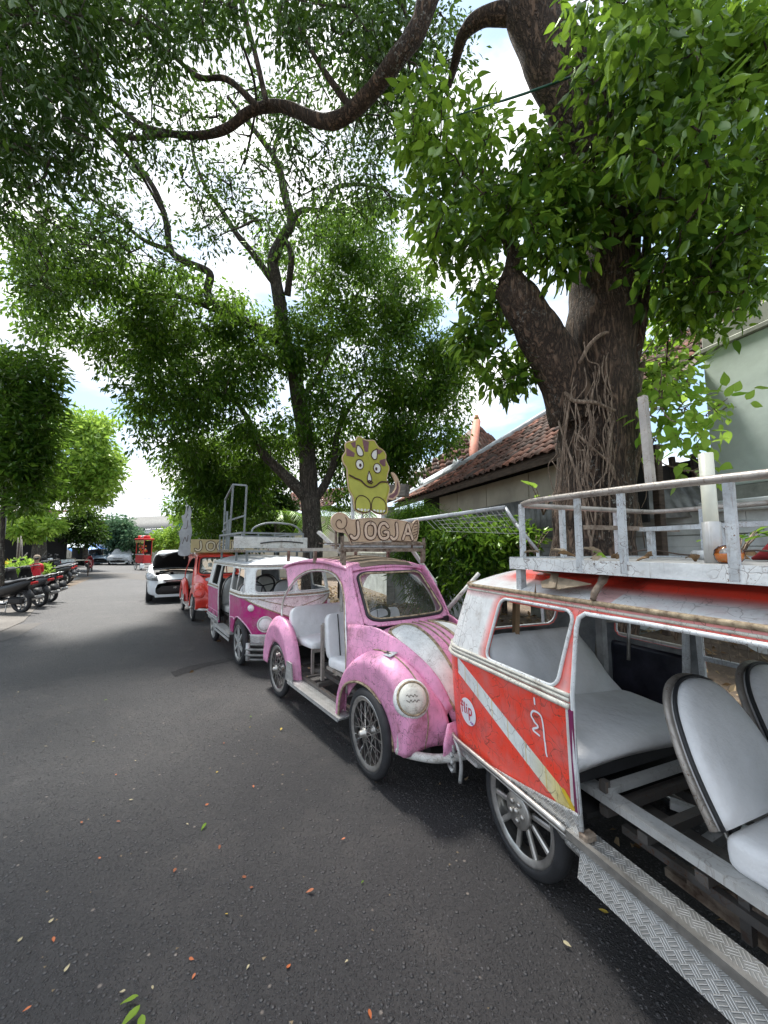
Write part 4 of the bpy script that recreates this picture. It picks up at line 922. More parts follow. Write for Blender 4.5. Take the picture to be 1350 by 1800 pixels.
# ---------------------------------------------------------------- vehicle kit
M_rub = simple('tyre_rubber', (.022, .022, .024), .75, var=.4, scale=12, bumpk=.2, bd=.004)
M_steel = simple('worn_steel', (.48, .46, .43), .42, metal=.85, var=.45, scale=9, bumpk=.15, bd=.003)
M_chrome = simple('dull_chrome', (.65, .64, .62), .28, metal=.95, var=.35, scale=12, bumpk=.05)
M_silv = paint('silver_paint', (.50, .50, .49), .45, .35, .5, metal=.3, scale=2, coat=0)
M_tube = paint('grey_chassis', (.11, .10, .092), .5, 1.3, .8, metal=.2, scale=2, coat=0)
M_black = simple('black_metal', (.018, .018, .02), .5, var=.3, scale=8, bumpk=.1)
M_rust = simple('rusty_iron', (.17, .085, .05), .8, metal=.2, var=.6, scale=18, bumpk=.5, bd=.004, col2=(.34, .28, .22))
M_rusty_tube = paint('rusty_tube', (.42, .38, .34), .45, 1.0, .8, metal=.5, scale=3, coat=0)
M_vinyl = simple('white_vinyl', (.76, .76, .76), .40, var=.10, scale=4, bumpk=.6, bd=.03, col2=(.84, .84, .85))
M_vinyl2 = simple('aged_vinyl', (.42, .42, .40), .5, var=.2, scale=3, bumpk=.3, bd=.012)
M_rope = simple('rusty_seam', (.24, .15, .085), .85, var=.6, scale=30, bumpk=.8, bd=.004, col2=(.52, .42, .28))
M_glass = glass('dusty_glass', (.78, .82, .82), .16, .04)
M_rackw = paint('rack_white', (.52, .55, .57), .4, 1.1, .7, scale=4, coat=.1)
M_plate = diamond()
M_canvas = simple('old_canvas', (.22, .17, .12), .95, var=.5, scale=6, bumpk=.5)
M_hole = simple('dark_floor_and_seat_shade', (.02, .018, .017), .95, bumpk=.2)  # dark floor panels, also the shade painted below the rear seat

def tyre_prof(R_, w, r): return [(r, -w*.36), (r+.01, -w*.5), (R_-.035, -w*.5), (R_-.012, -w*.40), (R_, -w*.18), (R_, w*.18), (R_-.012, w*.40), (R_-.035, w*.5), (r+.01, w*.5), (r, w*.36)]
def rim_prof(r, w): return [(r-.028, -w*.30), (r-.006, -w*.42), (r+.006, -w*.44), (r+.006, -w*.36), (r-.014, -w*.2), (r-.014, w*.2), (r+.006, w*.36), (r+.006, w*.44), (r-.006, w*.42), (r-.028, w*.30), (r-.022, 0), (r-.028, -w*.30)]
_tc = {}
def wheel(parent, loc, side=-1, R_=.29, w=.075, kind='wire', rot=0, steer=0, rimmat=None):
    key = (R_, w, kind)
    r = R_-.055 if kind != 'car' else R_-.1
    hub = MB()
    if kind == 'wire': hub.lathe([(.012, -.075), (.02, -.07), (.022, -.045), (.034, -.042), (.034, -.032), (.02, -.028), (.02, .03), (.034, .033), (.034, .043), (.02, .05), (.012, .06)], axis='y', n=14)
    elif kind == 'flat':
        hub.lathe([(.0, -.048), (.075, -.048), (.08, -.044), (.08, -.03), (.03, -.028), (.03, .05), (.0, .05)], axis='y', n=26)
        for k in range(5):
            a = 2*math.pi*k/5; hub.lathe([(.013, -.058), (.013, -.046)], c=(.042*math.cos(a), 0, .042*math.sin(a)), axis='y', n=6)
        hub.lathe([(.0, -.062), (.014, -.06), (.014, -.046)], axis='y', n=8)
    else: hub.lathe([(.0, -w*.42), (.05, -w*.42), (.06, -w*.3), (.06, w*.2), (0, w*.2)], axis='y', n=16)
    o = hub.build('wheel', M_steel if kind != 'car' else M_silv, parent, loc=loc, rot=(0, rot, steer))
    if side > 0: o.rotation_euler = (0, rot, math.pi+steer)
    if key not in _tc:
        t = MB().lathe(tyre_prof(R_, w, r), axis='y', n=40, cap=False); tm = t.mesh('tyre', M_rub)
        rm = MB().lathe(rim_prof(r, w), axis='y', n=40, cap=False).mesh('rim', rimmat or M_chrome); _tc[key] = (tm, rm)
    tm, rm = _tc[key]; link('tyre', tm, o); link('rim', rm, o)
    if kind == 'wire':
        if 'sp' not in _tc:
            sp = MB(); g = np.random.default_rng(1)
            for k in range(36):
                a = 2*math.pi*k/36; sg = 1 if k % 2 else -1; b = a+(.75 if (k//2) % 2 else -.75)
                sp.bar((.033*math.cos(b), sg*.037, .033*math.sin(b)), ((r-.012)*math.cos(a), sg*.006, (r-.012)*math.sin(a)), .0042, .0042)
            _tc['sp'] = sp.mesh('spokes', M_chrome)
        x = link('spokes', _tc['sp'], o); x['kind'] = 'stuff'
    elif kind == 'flat':
        if 'fs' not in _tc: _tc['fs'] = MB().box(((r+.06)/2, -.012, 0), (r-.07, .022, .026), bev=.006).mesh('spoke', M_steel)
        for k in range(10): link('spoke', _tc['fs'], o, rot=(0, 2*math.pi*(k+.5)/10, 0))
    elif kind == 'alloy':
        if 'as' not in _tc: _tc['as'] = MB().prism([(.03, -.022), (r-.02, -.012), (r-.02, .012), (.03, .022)], -.035, -.012, 'xz').mesh('spoke', M_silv)
        for k in range(6): link('spoke', _tc['as'], o, rot=(0, 2*math.pi*k/6, 0))
    elif kind == 'car':
        if 'cs' not in _tc: _tc['cs'] = MB().prism([(.04, -.03), (r-.01, -.016), (r-.01, .016), (.04, .03)], -w*.40, -w*.2, 'xz').mesh('spoke', M_silv)
        for k in range(7): link('spoke', _tc['cs'], o, rot=(0, 2*math.pi*k/7, 0))
    return o
def ribbon(f, paths, w, off, name, mat, parent, k=6, outward=1, depth=0):
    mb = MB()
    for pl in paths:
        P = np.array(smooth_path([np.array((p[0], p[1])) for p in pl], k)) if len(pl) > 2 else np.array(pl, float)
        T = np.gradient(P, axis=0); T /= np.linalg.norm(T, axis=1)[:, None]+1e-9; Nn = np.stack([-T[:, 1], T[:, 0]], 1)
        Lf = P+Nn*w/2; Rt = P-Nn*w/2; n = len(P)
        # round caps
        rows = []
        for i in range(n): rows.append((Lf[i], Rt[i]))
        a0 = P[0]-T[0]*w/2; a1 = P[-1]+T[-1]*w/2
        rows = [(a0+Nn[0]*w*.22, a0-Nn[0]*w*.22)]+rows+[(a1+Nn[-1]*w*.22, a1-Nn[-1]*w*.22)]
        q = np.array(rows).reshape(-1, 2); V = outline_on(f, q, off, outward); m = len(rows)
        mb.add(V, [(2*i, 2*i+1, 2*i+3, 2*i+2) for i in range(m-1)])
    return mb.build(name, mat, parent, solid=depth)
def cushion(parent, name, size, loc, rot=(0, 0, 0), mat=None, puff=.25, bev=.03, n=8):
    """upholstered pad: rounded, slightly puffed box"""
    X, Y, Z = [s/2 for s in size]; V = []; nu, nv = 24, 14
    for i in range(nv+1):
        ph = -math.pi/2+math.pi*i/nv
        for j in range(nu):
            th = 2*math.pi*j/nu
            e = lambda c, p: math.copysign(abs(c)**p, c)
            cx, cy, cz = e(math.cos(ph), .20)*e(math.cos(th), .13), e(math.cos(ph), .20)*e(math.sin(th), .13), e(math.sin(ph), .5)
            V.append((X*cx, Y*cy, Z*cz*(1+.0*cx)))
    F_ = [(i*nu+j, i*nu+(j+1) % nu, (i+1)*nu+(j+1) % nu, (i+1)*nu+j) for i in range(nv) for j in range(nu)]
    return MB().add(V, F_).build(name, mat or M_vinyl, parent, loc=loc, rot=rot)
def egg_seat(parent, x, y, z, w=.44, h=.62, lean=-.30, mat=None, d=.5, trim=True):
    """seat with a tall egg-shaped back, facing +x; x,y,z is the hinge of back and cushion"""
    mat = mat or M_vinyl
    out = [(-.5, 0), (-.50, .25), (-.47, .5), (-.38, .78), (-.22, .95), (0, 1.0), (.22, .95), (.38, .78), (.47, .5), (.50, .25), (.5, 0)]
    sp = [(a*w, b*h) for a, b in out]; pts = [tuple(p) for p in smooth_path([np.array(p) for p in sp], 4)]
    # puffed front face as concentric rings
    V = []; rings = [(1, 0), (1.0, .03), (.96, .055), (.85, .07), (.6, .078), (.3, .08), (0.02, .08)]; c = np.array((0, h*.45)); n = len(pts)
    for s_, dx in rings:
        for p in pts: q = c+(np.array(p)-c)*s_; V.append((dx, q[0], q[1]))
    F_ = [(i*n+j, i*n+(j+1) % n, (i+1)*n+(j+1) % n, (i+1)*n+j) for i in range(len(rings)-1) for j in range(n)]; F_.append(tuple(range(n))[::-1]); F_.append(tuple((len(rings)-1)*n+j for j in range(n)))
    rot = (0, lean, 0)
    b = MB().add(V, F_).build('seat_back', mat, parent, loc=(x, y, z), rot=rot)
    if trim:
        MB().tube([(.0, p[0]*1.02, p[1]*1.02) for p in pts], .014, 8).build('trim', M_rusty_tube, b)
        MB().tube([(.03, p[0]*1.01, p[1]*1.01) for p in pts], .008, 6).build('piping', M_black, b)
    s = cushion(parent, 'seat_cushion', (d, w*1.02, .12), (x+d/2+.02, y, z-.035), (0, -.04, 0), mat)
    MB().box((x+d/2, y, z-.115), (d*.95, w*.95, .03)).bar((x+.05, y-w*.4, z-.12), (x+.05, y-w*.4, .3), .03, .03).bar((x+d-.05, y-w*.4, z-.12), (x+d-.05, y-w*.4, .3), .03, .03).bar((x+.05, y+w*.4, z-.12), (x+.05, y+w*.4, .3), .03, .03).bar((x+d-.05, y+w*.4, z-.12), (x+d-.05, y+w*.4, .3), .03, .03).build('seat_frame', M_tube, parent)
def steering(parent, c, r=.18, tilt=.6, mat=None):
    tilt = abs(tilt)
    M = Euler((0, tilt, 0)).to_matrix(); c = Vector(c)
    ring = [c+M @ Vector((0, r*math.cos(a), r*math.sin(a))) for a in np.linspace(0, 2*math.pi, 28, endpoint=False)]
    o = MB().tube(ring, .013, 7, closed=True).build('steering_wheel', mat or M_black, parent)
    m = MB()
    for a in (.2, math.pi-.2, -math.pi/2): m.tube([c, c+M @ Vector((0, r*math.cos(a), r*math.sin(a)))], .009, 5)
    m.tube([c, c+M @ Vector((.55, 0, 0))], .016, 6).build('steering_column', M_black, o)
def shader_van(name, lo, up, extra=None, rust=.6, grime=.5, airbrush=None, stripe=None):
    """two-tone van paint; attributes: cd = height over the colour line, rd = distance to openings, st = stripe distance"""
    m = paint(name, (.5, .5, .5), .42, rust, grime, scale=2.2, coat=.08); nt = m.node_tree
    # first mix node that feeds from constants: replace its colour
    c = mixc(nt, math_(nt, 'GREATER_THAN', attr(nt, 'cd'), 0.0), lo, up)
    if airbrush:
        ab = N(nt, 'ShaderNodeMapRange'); ab.inputs[1].default_value = .085; ab.inputs[2].default_value = .012
        nt.links.new(attr(nt, 'rd'), ab.inputs[0]); k = math_(nt, 'MULTIPLY', ab.outputs[0], math_(nt, 'GREATER_THAN', attr(nt, 'cd'), 0.0)); c = mixc(nt, math_(nt, 'MULTIPLY', k, .9), c, airbrush)
    if stripe:
        y = N(nt, 'ShaderNodeMapRange'); y.inputs[1].default_value = .0; y.inputs[2].default_value = .22; nt.links.new(attr(nt, 'su'), y.inputs[0])
        sc_ = mixc(nt, y.outputs[0], stripe[0], stripe[1])
        c = mixc(nt, math_(nt, 'LESS_THAN', attr(nt, 'st'), 0.0), c, sc_)
    if extra: c = extra(nt, c)
    # find the grime mix (first MULTIPLY-less mix) and feed it
    mixes = [n for n in nt.nodes if n.type == 'MIX' and not n.inputs[6].is_linked and abs(n.inputs[6].default_value[0]-.5) < 1e-4 and abs(n.inputs[7].default_value[0]-.5) < 1e-4]
    src = mixes[0].outputs[2]
    for lk in list(nt.links):
        if lk.from_socket == src: to = lk.to_socket; nt.links.remove(lk); nt.links.new(c, to)
    # grime tint should not be grey
    return m

class VanForm:
    def __init__(s, W=1.30, xr=-.80, xf=1.98, Rr=.24, Rf=.38, belt=.90, top=1.33):
        s.W, s.xr, s.xf, s.belt, s.top = W, xr, xf, belt, top
        pts = []; h = W/2
        def arc(cx, cy, r, a0, a1, n=16):
            for i in range(n+1): a = R(a0+(a1-a0)*i/n); pts.append((cx+r*math.cos(a), cy+r*math.sin(a)))
        pts.append((xr+Rr, -h)); arc(xf-Rf, -h+Rf, Rf, -90, 0); arc(xf-Rf, h-Rf, Rf, 0, 90); arc(xr+Rr, h-Rr, Rr, 90, 180); arc(xr+Rr, -h+Rr, Rr, 180, 270)
        P = np.array(pts); d = np.r_[0, np.cumsum(np.linalg.norm(np.diff(P, axis=0), axis=1))]
        s.P, s.d, s.per, s.u0 = P, d, d[-1], xr+Rr
        # bulge ends
        hh = h
        f = np.clip((P[:, 0]-(xf-.02)) / .02, 0, 1)
        s.Ls = (xf-Rf)-(xr+Rr)
        q = math.pi/2
        s.u_front = s.u0+s.Ls+Rf*q+(W-2*Rf)/2          # centre of the nose
        s.u_left = lambda x: s.u0+s.Ls+Rf*q*2+(W-2*Rf)+((xf-Rf)-x)
        s.u_rear = s.u0+s.Ls*2+Rf*q*2+(W-2*Rf)+Rr*q+(W-2*Rr)/2
        s.xl0, s.xl1 = xr+Rr, xf-Rf
    def f(s, U, V):
        t = np.mod(U-s.u0, s.per); x = np.interp(t, s.d, s.P[:, 0]); y = np.interp(t, s.d, s.P[:, 1])
        k = np.clip((V-s.belt)/(s.top-s.belt), 0, 1.3); lo = np.clip((s.belt-V)/.5, 0, 1.2); h = s.W/2
        fr = np.clip((x-1.2)/(s.xf-1.2), 0, 1); rr = np.clip((.1-x)/(.1-s.xr), 0, 1)
        yn = np.clip(np.abs(y)/h, 0, 1)
        x = x+fr**2*(.05*(1-yn**2)-.20*k**1.1-.02*lo)-rr**2*(.04*(1-yn**2)-.17*k**1.1-.03*lo)
        y = y*(1-.10*k**1.3-.03*lo**1.5)
        return x, y, V+0*x
    def roof(s, U, Wd, crown=.12, panels=()):
        x, y, z = s.f(U, np.full(np.shape(U), s.top)); xc = np.clip(x, s.xr+.55, s.xf-.6)
        X = xc+(x-xc)*(1-Wd); Y = y*(1-Wd); Z = s.top+crown*(1-(1-np.clip(Wd, 0, 1))**2.2)
        for (x0, x1, hy) in panels:
            d = -sd_rr(X, Y, x0, x1, -hy, hy, .07); e = np.clip(d/.03, 0, 1); Z = Z+.016*e*e*(3-2*e)
        return X, Y, Z
def van(label, cat, loc, rz, cfg):
    F_ = VanForm(); h = F_.W/2; f = F_.f; root = thing('tour_van', label, cat, loc, rz, group=cfg.get('group')); cell = cfg.get('cell', .02)
    z0 = .36; Lx = F_.u_left
    R1 = lambda U, V: sd_rr(U, V, -.255, .245, .955, 1.285, .05, sk=.20)           # rear right window
    R2 = lambda U, V: sd_rr(U, V, .29, 1.07, .20, 1.285, .05)                      # right door opening
    R3 = lambda U, V: sd_rr(U, V, 1.12, 1.72, .965, 1.275, .04, sk=-.12)
    uf = F_.u_front
    W1 = lambda U, V: sd_rr(U, V, uf-.55, uf-.03, .975, 1.275, .05); W2 = lambda U, V: sd_rr(U, V, uf+.03, uf+.55, .975, 1.275, .05)
    L1 = lambda U, V: sd_rr(U, V, Lx(-.02), Lx(-.50), .935, 1.285, .05)
    L2 = lambda U, V: sd_rr(U, V, Lx(1.07), Lx(.07), .20, 1.285, .05)
    L3 = lambda U, V: sd_rr(U, V, Lx(1.72), Lx(1.12), .965, 1.275, .04)
    B1 = lambda U, V: sd_rr(U, V, F_.u_rear-.38, F_.u_rear+.38, .98, 1.27, .07)
    wr, wf = cfg.get('wr', -.10), cfg.get('wf', 1.56)
    A1 = lambda U, V: np.hypot(U-wf, V-.27)-.345; A2 = lambda U, V: np.hypot(U-Lx(wf), V-.27)-.345
    A3 = lambda U, V: np.hypot(U-wr, V-.12)-.28; A4 = lambda U, V: np.hypot(U-Lx(wr), V-.12)-.28
    opens = [R1, R2, R3, W1, W2, L1, L2, L3, B1]; arches = [A1, A2, A3, A4]
    def keep(U, V):
        d = -1e3
        for fn in opens+arches: d = np.maximum(d, -fn(U, V))
        return d
    me_root_f = f
    o = sheet('body', f, F_.u0-.001, F_.u0+F_.per-.0015, z0, F_.top, cell, keep, [cfg['body'], cfg['inner']], root, thick=.014, inner=1)
    me = o.data; su = np.empty(len(me.vertices), np.float32); sv = su.copy(); me.attributes['su'].data.foreach_get('value', su); me.attributes['sv'].data.foreach_get('value', sv)
    su = su.astype(float); sv = sv.astype(float)
    a = me.attributes.new('cd', 'FLOAT', 'POINT'); a.data.foreach_set('value', cfg['cd'](su, sv, F_).astype(np.float32))
    rd = np.min([np.abs(fn(su, sv)) for fn in opens]+[np.abs(F_.top-sv)+.02], axis=0); a = me.attributes.new('rd', 'FLOAT', 'POINT'); a.data.foreach_set('value', rd.astype(np.float32))
    if 'st' in cfg: a = me.attributes.new('st', 'FLOAT', 'POINT'); a.data.foreach_set('value', cfg['st'](su, sv).astype(np.float32))
    # roof
    pan = cfg.get('panels', ())
    ro = sheet('roof', lambda U, V: F_.roof(U, V, panels=pan), F_.u0, F_.u0+F_.per, 0, 1, max(cell, .018), None, [cfg['roof'], cfg['inner']], root, thick=.012, inner=1)
    ur = np.linspace(F_.u0, F_.u0+F_.per, 180, endpoint=False)
    g1 = outline_on(f, np.stack([ur, np.full(180, F_.top)], 1), .006)
    MB().tube(g1, .011, 6, closed=True).build('gutter', cfg['trim'], root)
    g1 = outline_on(f, np.stack([ur, np.full(180, F_.top-.024)], 1), .002); MB().tube(g1, .006, 5, closed=True).build('gutter_bead', cfg['bead'], root)
    # belt mouldings, interrupted at the doors
    def run(z, ua, ub, r, mt, nm, off=.006): n = max(3, int((ub-ua)/.04)); q = np.stack([np.linspace(ua, ub, n), np.full(n, z) if not callable(z) else z(np.linspace(ua, ub, n))], 1); MB().tube(outline_on(f, q, off), r, 6).build(nm, mt, root)
    for ua, ub in ((1.08, Lx(1.08)), (Lx(.06), F_.per+.28)):
        for zb, rb, mt in ((.905, .013, cfg['mould']), (.930, .009, cfg['bead']), (.948, .009, cfg['mould'])): run(zb, ua, ub, rb, mt, 'belt_moulding')
    # window rubbers / seams
    def frame(pts, r, mt, nm, off=.003): MB().tube(outline_on(f, pts, off), r, 6, closed=True).build(nm, mt, root)
    for (a, b, c, d, r, sk) in ((-.255, .245, .955, 1.285, .05, .20), (1.12, 1.72, .965, 1.275, .04, -.12), (uf-.55, uf-.03, .975, 1.275, .05, 0), (uf+.03, uf+.55, .975, 1.275, .05, 0), (Lx(-.02), Lx(-.50), .935, 1.285, .05, 0), (Lx(1.72), Lx(1.12), .965, 1.275, .04, 0), (F_.u_rear-.38, F_.u_rear+.38, .98, 1.27, .07, 0)):
        frame(rr_pts(a, b, c, d, r, sk=sk), .0085, cfg['frame'], 'window_frame')
    MB().tube(outline_on(f, [(.295, .40), (.292, .7), (.292, .95), (.292, 1.22), (.30, 1.262), (.33, 1.283), (.6, 1.286), (1.02, 1.285), (1.055, 1.265), (1.07, 1.22), (1.07, .9), (1.07, .4)], .002), .010, 6).build('door_frame', cfg['frame'], root)
    MB().tube(outline_on(f, [(1.42, .97), (1.42, 1.27)], 0), .010, 6).build('window_bar', cfg['frame'], root)
    return root, F_
# ---------------------------------------------------------------- red and white van with a roof rack (nearest)
VTH = R(22); VF = np.array((math.sin(VTH), -math.cos(VTH))); VL = np.array((math.cos(VTH), math.sin(VTH))); VO = np.array((.66, 1.91))
vrz = math.atan2(VF[1], VF[0]); vc = VO+VL*.65
def vw(x, y, z): p = vc+VF*x+VL*y; return Vector((p[0], p[1], z))
RED = (.84, .060, .030); WH = (.78, .79, .78)
def red_extra(nt, c):    # thin yellow overspray lines on the white stripe
    v = coord(nt, scale=(1, 1, 1)); s = N(nt, 'ShaderNodeSeparateXYZ'); nt.links.new(v, s.inputs[0])
    l = math_(nt, 'ABSOLUTE', math_(nt, 'SINE', math_(nt, 'MULTIPLY', s.outputs['X'], 26)))
    k = math_(nt, 'MULTIPLY', math_(nt, 'LESS_THAN', l, .09), math_(nt, 'LESS_THAN', attr(nt, 'st'), .004))
    return mixc(nt, math_(nt, 'MULTIPLY', k, .6), c, (.62, .42, .05))
M_rvbody = shader_van('van_red_white', RED, WH, red_extra, rust=.7, grime=.32, airbrush=RED, stripe=((.74, .78, .76), (.72, .58, .16)))
def roofmat():
    m = shader_van('van_red_roof', WH, RED, None, rust=.55, grime=.3); nt = m.node_tree
    return m
M_rvin = simple('van_inside', (.22, .23, .24), .7, var=.55, scale=3.5, bumpk=.4, col2=(.42, .43, .43))
M_navy = simple('navy_inside', (.015, .018, .035), .35, var=.6, scale=5, bumpk=.5, col2=(.05, .05, .07))
def p2seg(U, V, a, b):
    a = np.array(a); b = np.array(b); e = b-a; t = ((U-a[0])*e[0]+(V-a[1])*e[1])/(e@e); return np.hypot(U-a[0]-t*e[0], V-a[1]-t*e[1])
def rv_roofcolor():
    m = paint('van_roof_paint', (.71, .11, .111), .33, .5, .3, scale=2.2, coat=.3); nt = m.node_tree
    r = N(nt, 'ShaderNodeMapRange'); r.inputs[1].default_value = .30; r.inputs[2].default_value = .42
    t = N(nt, 'ShaderNodeTexCoord'); s = N(nt, 'ShaderNodeSeparateXYZ'); nt.links.new(t.outputs['Object'], s.inputs[0])
    edge = math_(nt, 'MULTIPLY', math_(nt, 'ABSOLUTE', s.outputs['Y']), 1)      # red fades in towards the ribs
    r2 = N(nt, 'ShaderNodeMapRange'); r2.inputs[1].default_value = .50; r2.inputs[2].default_value = .43; nt.links.new(edge, r2.inputs[0])
    fx = N(nt, 'ShaderNodeMapRange'); fx.inputs[1].default_value = -.42; fx.inputs[2].default_value = -.25; nt.links.new(s.outputs['X'], fx.inputs[0])
    rib = math_(nt, 'LESS_THAN', math_(nt, 'ABSOLUTE', math_(nt, 'SUBTRACT', s.outputs['X'], .375)), .05)
    k = math_(nt, 'MULTIPLY', math_(nt, 'MAXIMUM', r2.outputs[0], math_(nt, 'MULTIPLY', rib, .35)), fx.outputs[0])
    c = mixc(nt, k, WH, RED)
    mixes = [n for n in nt.nodes if n.type == 'MIX' and not n.inputs[6].is_linked and abs(n.inputs[6].default_value[0]-.71) < 1e-4]
    src = mixes[0].outputs[2]
    for lk in list(nt.links):
        if lk.from_socket == src: to = lk.to_socket; nt.links.remove(lk); nt.links.new(c, to)
    return m
M_trimw = paint('cream_moulding', (.66, .64, .56), .45, 1.0, .6, scale=4, coat=.1)
cfg = dict(body=M_rvbody, inner=M_rvin, roof=rv_roofcolor(), trim=M_rope, bead=M_trimw, mould=M_trimw, frame=paint('white_trim', (.70, .73, .74), .4, .8, .5, scale=4, coat=.1), cell=.0125,
    cd=lambda u, v, F_: v-.90, st=lambda u, v: np.where(u < .6, p2seg(u, v, (-.60, .865), (.27, .475))-.042, 1.0), panels=((-.34, .33, .44), (.42, 1.10, .44)), wr=-.10)
van1, VF1 = van('red and white open van with white vinyl seats, nearest on the right', 'van', (vc[0], vc[1], 0), vrz, cfg)
vf = VF1.f
# diamond plate skirt, tubular pipe over it, end bumper, running board
sk_out = [(-1.05, .352), (-.62, .362), (-.30, .40), (.0, .445), (.293, .50), (.293, .33), (.22, .335), (.12, .39), (-.02, .405), (-.2, .40), (-.32, .37), (-.40, .33), (-1.05, .33)]
sheet('skirt_plate', vf, -1.05, .295, .30, .52, .012, lambda U, V: sd_poly(U, V, sk_out), M_plate, van1, off=.012, thick=.006)
sheet('skirt_plate', vf, .293-.001, .36, .30, .36, .02, None, M_plate, van1, off=.012, thick=.006)
MB().tube(outline_on(vf, [(u, .41+.0*u) for u in np.linspace(-1.3, .24, 40)], .030), .013, 8).build('side_rail', M_steel, van1)
MB().tube(outline_on(vf, [(u, .385) for u in np.linspace(-1.3, .30, 40)], .026), .006, 6).build('side_rail', M_steel, van1)
sheet('end_bumper', vf, -1.35, -.62, .20, .36, .02, lambda U, V: sd_rr(U, V, -1.35, -.62, .2, .36, .03), M_silv, van1, off=.05, thick=.02)
for z in (.225, .27, .315): MB().tube(outline_on(vf, [(u, z) for u in np.linspace(-1.35, -.60, 20)], .062), .012, 6).build('bumper_rib', M_silv, van1)
MB().tube(smooth_path(outline_on(vf, [(-.60, .41), (-.56, .36), (-.545, .28), (-.56, .18)], .035), 5), .012, 6).build('bumper_bracket', M_silv, van1)
# door edge strip and its pale border
MB().bar(vf_pt := tuple(outline_on(vf, [(.288, .50)], .004)[0]), tuple(outline_on(vf, [(.288, .895)], .004)[0]), .012, .022).build('door_edge', paint('purple_edge', (.20, .015, .09), .4, .4, .4), van1)
ribbon(vf, [[(.262, .515), (.265, .70), (.266, .885)]], .016, .003, 'edge_stripe', paint('edge_white', (.72, .70, .68), .4, .6, .3), van1)
ribbon(vf, [[(.22, .545), (.245, .52), (.262, .50)]], .022, .004, 'edge_patch', simple('yellow_paint', (.62, .42, .03), .5, bumpk=0), van1)
# round sticker with red script "flip"
cx_, cz_ = -.475, .605
disc = [(cx_+.078*math.cos(a), cz_+.075*math.sin(a)) for a in np.linspace(0, 2*math.pi, 32, endpoint=False)]
M_stick = simple('white_sticker', (.74, .76, .80), .4, var=.06, bumpk=0); M_scr = simple('red_script', (.55, .02, .05), .5, bumpk=0)
P_ = outline_on(vf, disc+[(cx_, cz_)], .0035); MB().add(P_, [(i, (i+1) % 32, 32) for i in range(32)]).build('sticker', M_stick, van1)
def sx(l): return [[(cx_+a*.0135, cz_+.012+b*.0125) for a, b in p] for p in l]
ribbon(vf, sx([[(-3.2, 1.9), (-3.9, 2.6), (-4.4, 1.8), (-4.4, -2.3)], [(-5, .6), (-3.4, .7)], [(-2.2, 2.5), (-2.3, -1.6), (-1.9, -1.9)], [(-.7, .8), (-.7, -1.4), (-.4, -1.7)], [(.9, .9), (.9, -4.2)], [(.9, .3), (1.9, 1.0), (2.9, .2), (2.6, -1.4), (1.6, -1.9), (.9, -1.2)]]), .0085, .0055, 'lettering', M_scr, van1)
MB().add(outline_on(vf, [(cx_-.007+.005*math.cos(a), cz_+.036+.006*math.sin(a)) for a in np.linspace(0, 6.28, 8, endpoint=False)], .0055), [tuple(range(8))]).build('lettering_dot', M_scr, van1)
ribbon(vf, [[(cx_+.022, cz_-.052), (cx_+.03, cz_-.046), (cx_+.034, cz_-.058)], [(cx_+.04, cz_-.05), (cx_+.048, cz_-.058), (cx_+.046, cz_-.048)]], .005, .0055, 'small_mark', simple('violet_ink', (.25, .03, .35), .5, bumpk=0), van1)
# peeled white mark
ribbon(vf, [[(.075, .765), (.055, .785), (.07, .81), (.11, .81), (.125, .78), (.13, .70)], [(.07, .765), (.095, .75), (.06, .725), (.10, .715)], [(.132, .70), (.134, .66), (.138, .645)], [(.08, .87), (.082, .845)]], .009, .003, 'peeled_mark', M_stick, van1, k=5)
# wheels
for x, yy, s in ((-.10, -.572, -1), (1.56, -.572, -1), (-.10, .572, 1), (1.56, .572, 1)): wheel(van1, (x, yy, .275), s, .275, .085, 'flat', rot=.2)
MB().tube([(-.10, -.58, .30), (-.10, .58, .30)], .02, 8).tube([(1.56, -.58, .30), (1.56, .58, .30)], .02, 8).build('axle', M_rust, van1)
# running board: folded diamond plate with a steel edge
MB().prism([(-.645, .405), (-.56, .405), (-.56, .395), (-.638, .395), (-.665, .275), (-.672, .277)], .30, 1.26, 'yz', 0).build('running_board', M_plate, van1)
MB().bar((.24, -.652, .408), (1.27, -.652, .408), .022, .014).bar((.24, -.658, .392), (1.27, -.658, .392), .008, .016).build('board_edge', M_steel, van1)
MB().box((.31, -.62, .42), (.04, .06, .03), bev=.006).build('board_block', M_rust, van1)
# chassis
def beam(a, b, w=.05, hh=.04, m=None, nm='chassis_beam'): MB().bar(a, b, w, hh).build(nm, m or M_tube, van1)
beam((-.5, -.44, .50), (1.9, -.44, .50), .075, .03, M_silv); beam((-.5, .44, .5), (1.9, .44, .5), .06, .03)
beam((-.5, -.16, .36), (1.9, -.16, .36)); beam((-.5, .14, .36), (1.9, .14, .36)); beam((.3, -.40, .39), (1.9, -.40, .39), .03, .03)
for x in (-.45, .0, .255, .42, .62, .95, 1.3, 1.7): beam((x, -.46, .445), (x, .5, .445), .04, .035)
beam((.25, -.44, .52), (.25, .56, .52), .04, .03, M_silv); beam((.25, -.44, .42), (.25, -.44, .56), .03, .03)
beam((.5, -.32, .33), (1.9, -.34, .30), .05, .05, M_rust); beam((.45, -.24, .34), (.45, .3, .40), .04, .04, M_silv); beam((.3, -.1, .42), (.75, .12, .40), .05, .03, M_silv)
beam((.40, -.3, .27), (1.5, -.3, .25), .03, .03, M_rust)
MB().tube(smooth_path([(.42, -.02, .44), (.50, -.08, .40), (.56, -.10, .30), (.60, -.14, .16)], 5), .009, 6).build('brake_cable', M_steel, van1)
MB().tube(smooth_path([(.38, .04, .45), (.47, .0, .42), (.56, -.03, .36), (.64, .02, .30), (.7, -.01, .26)], 5), [.035]*6+[.03]*6+[.02]*4+[.03]*5, 8).build('drive_unit', M_black, van1)
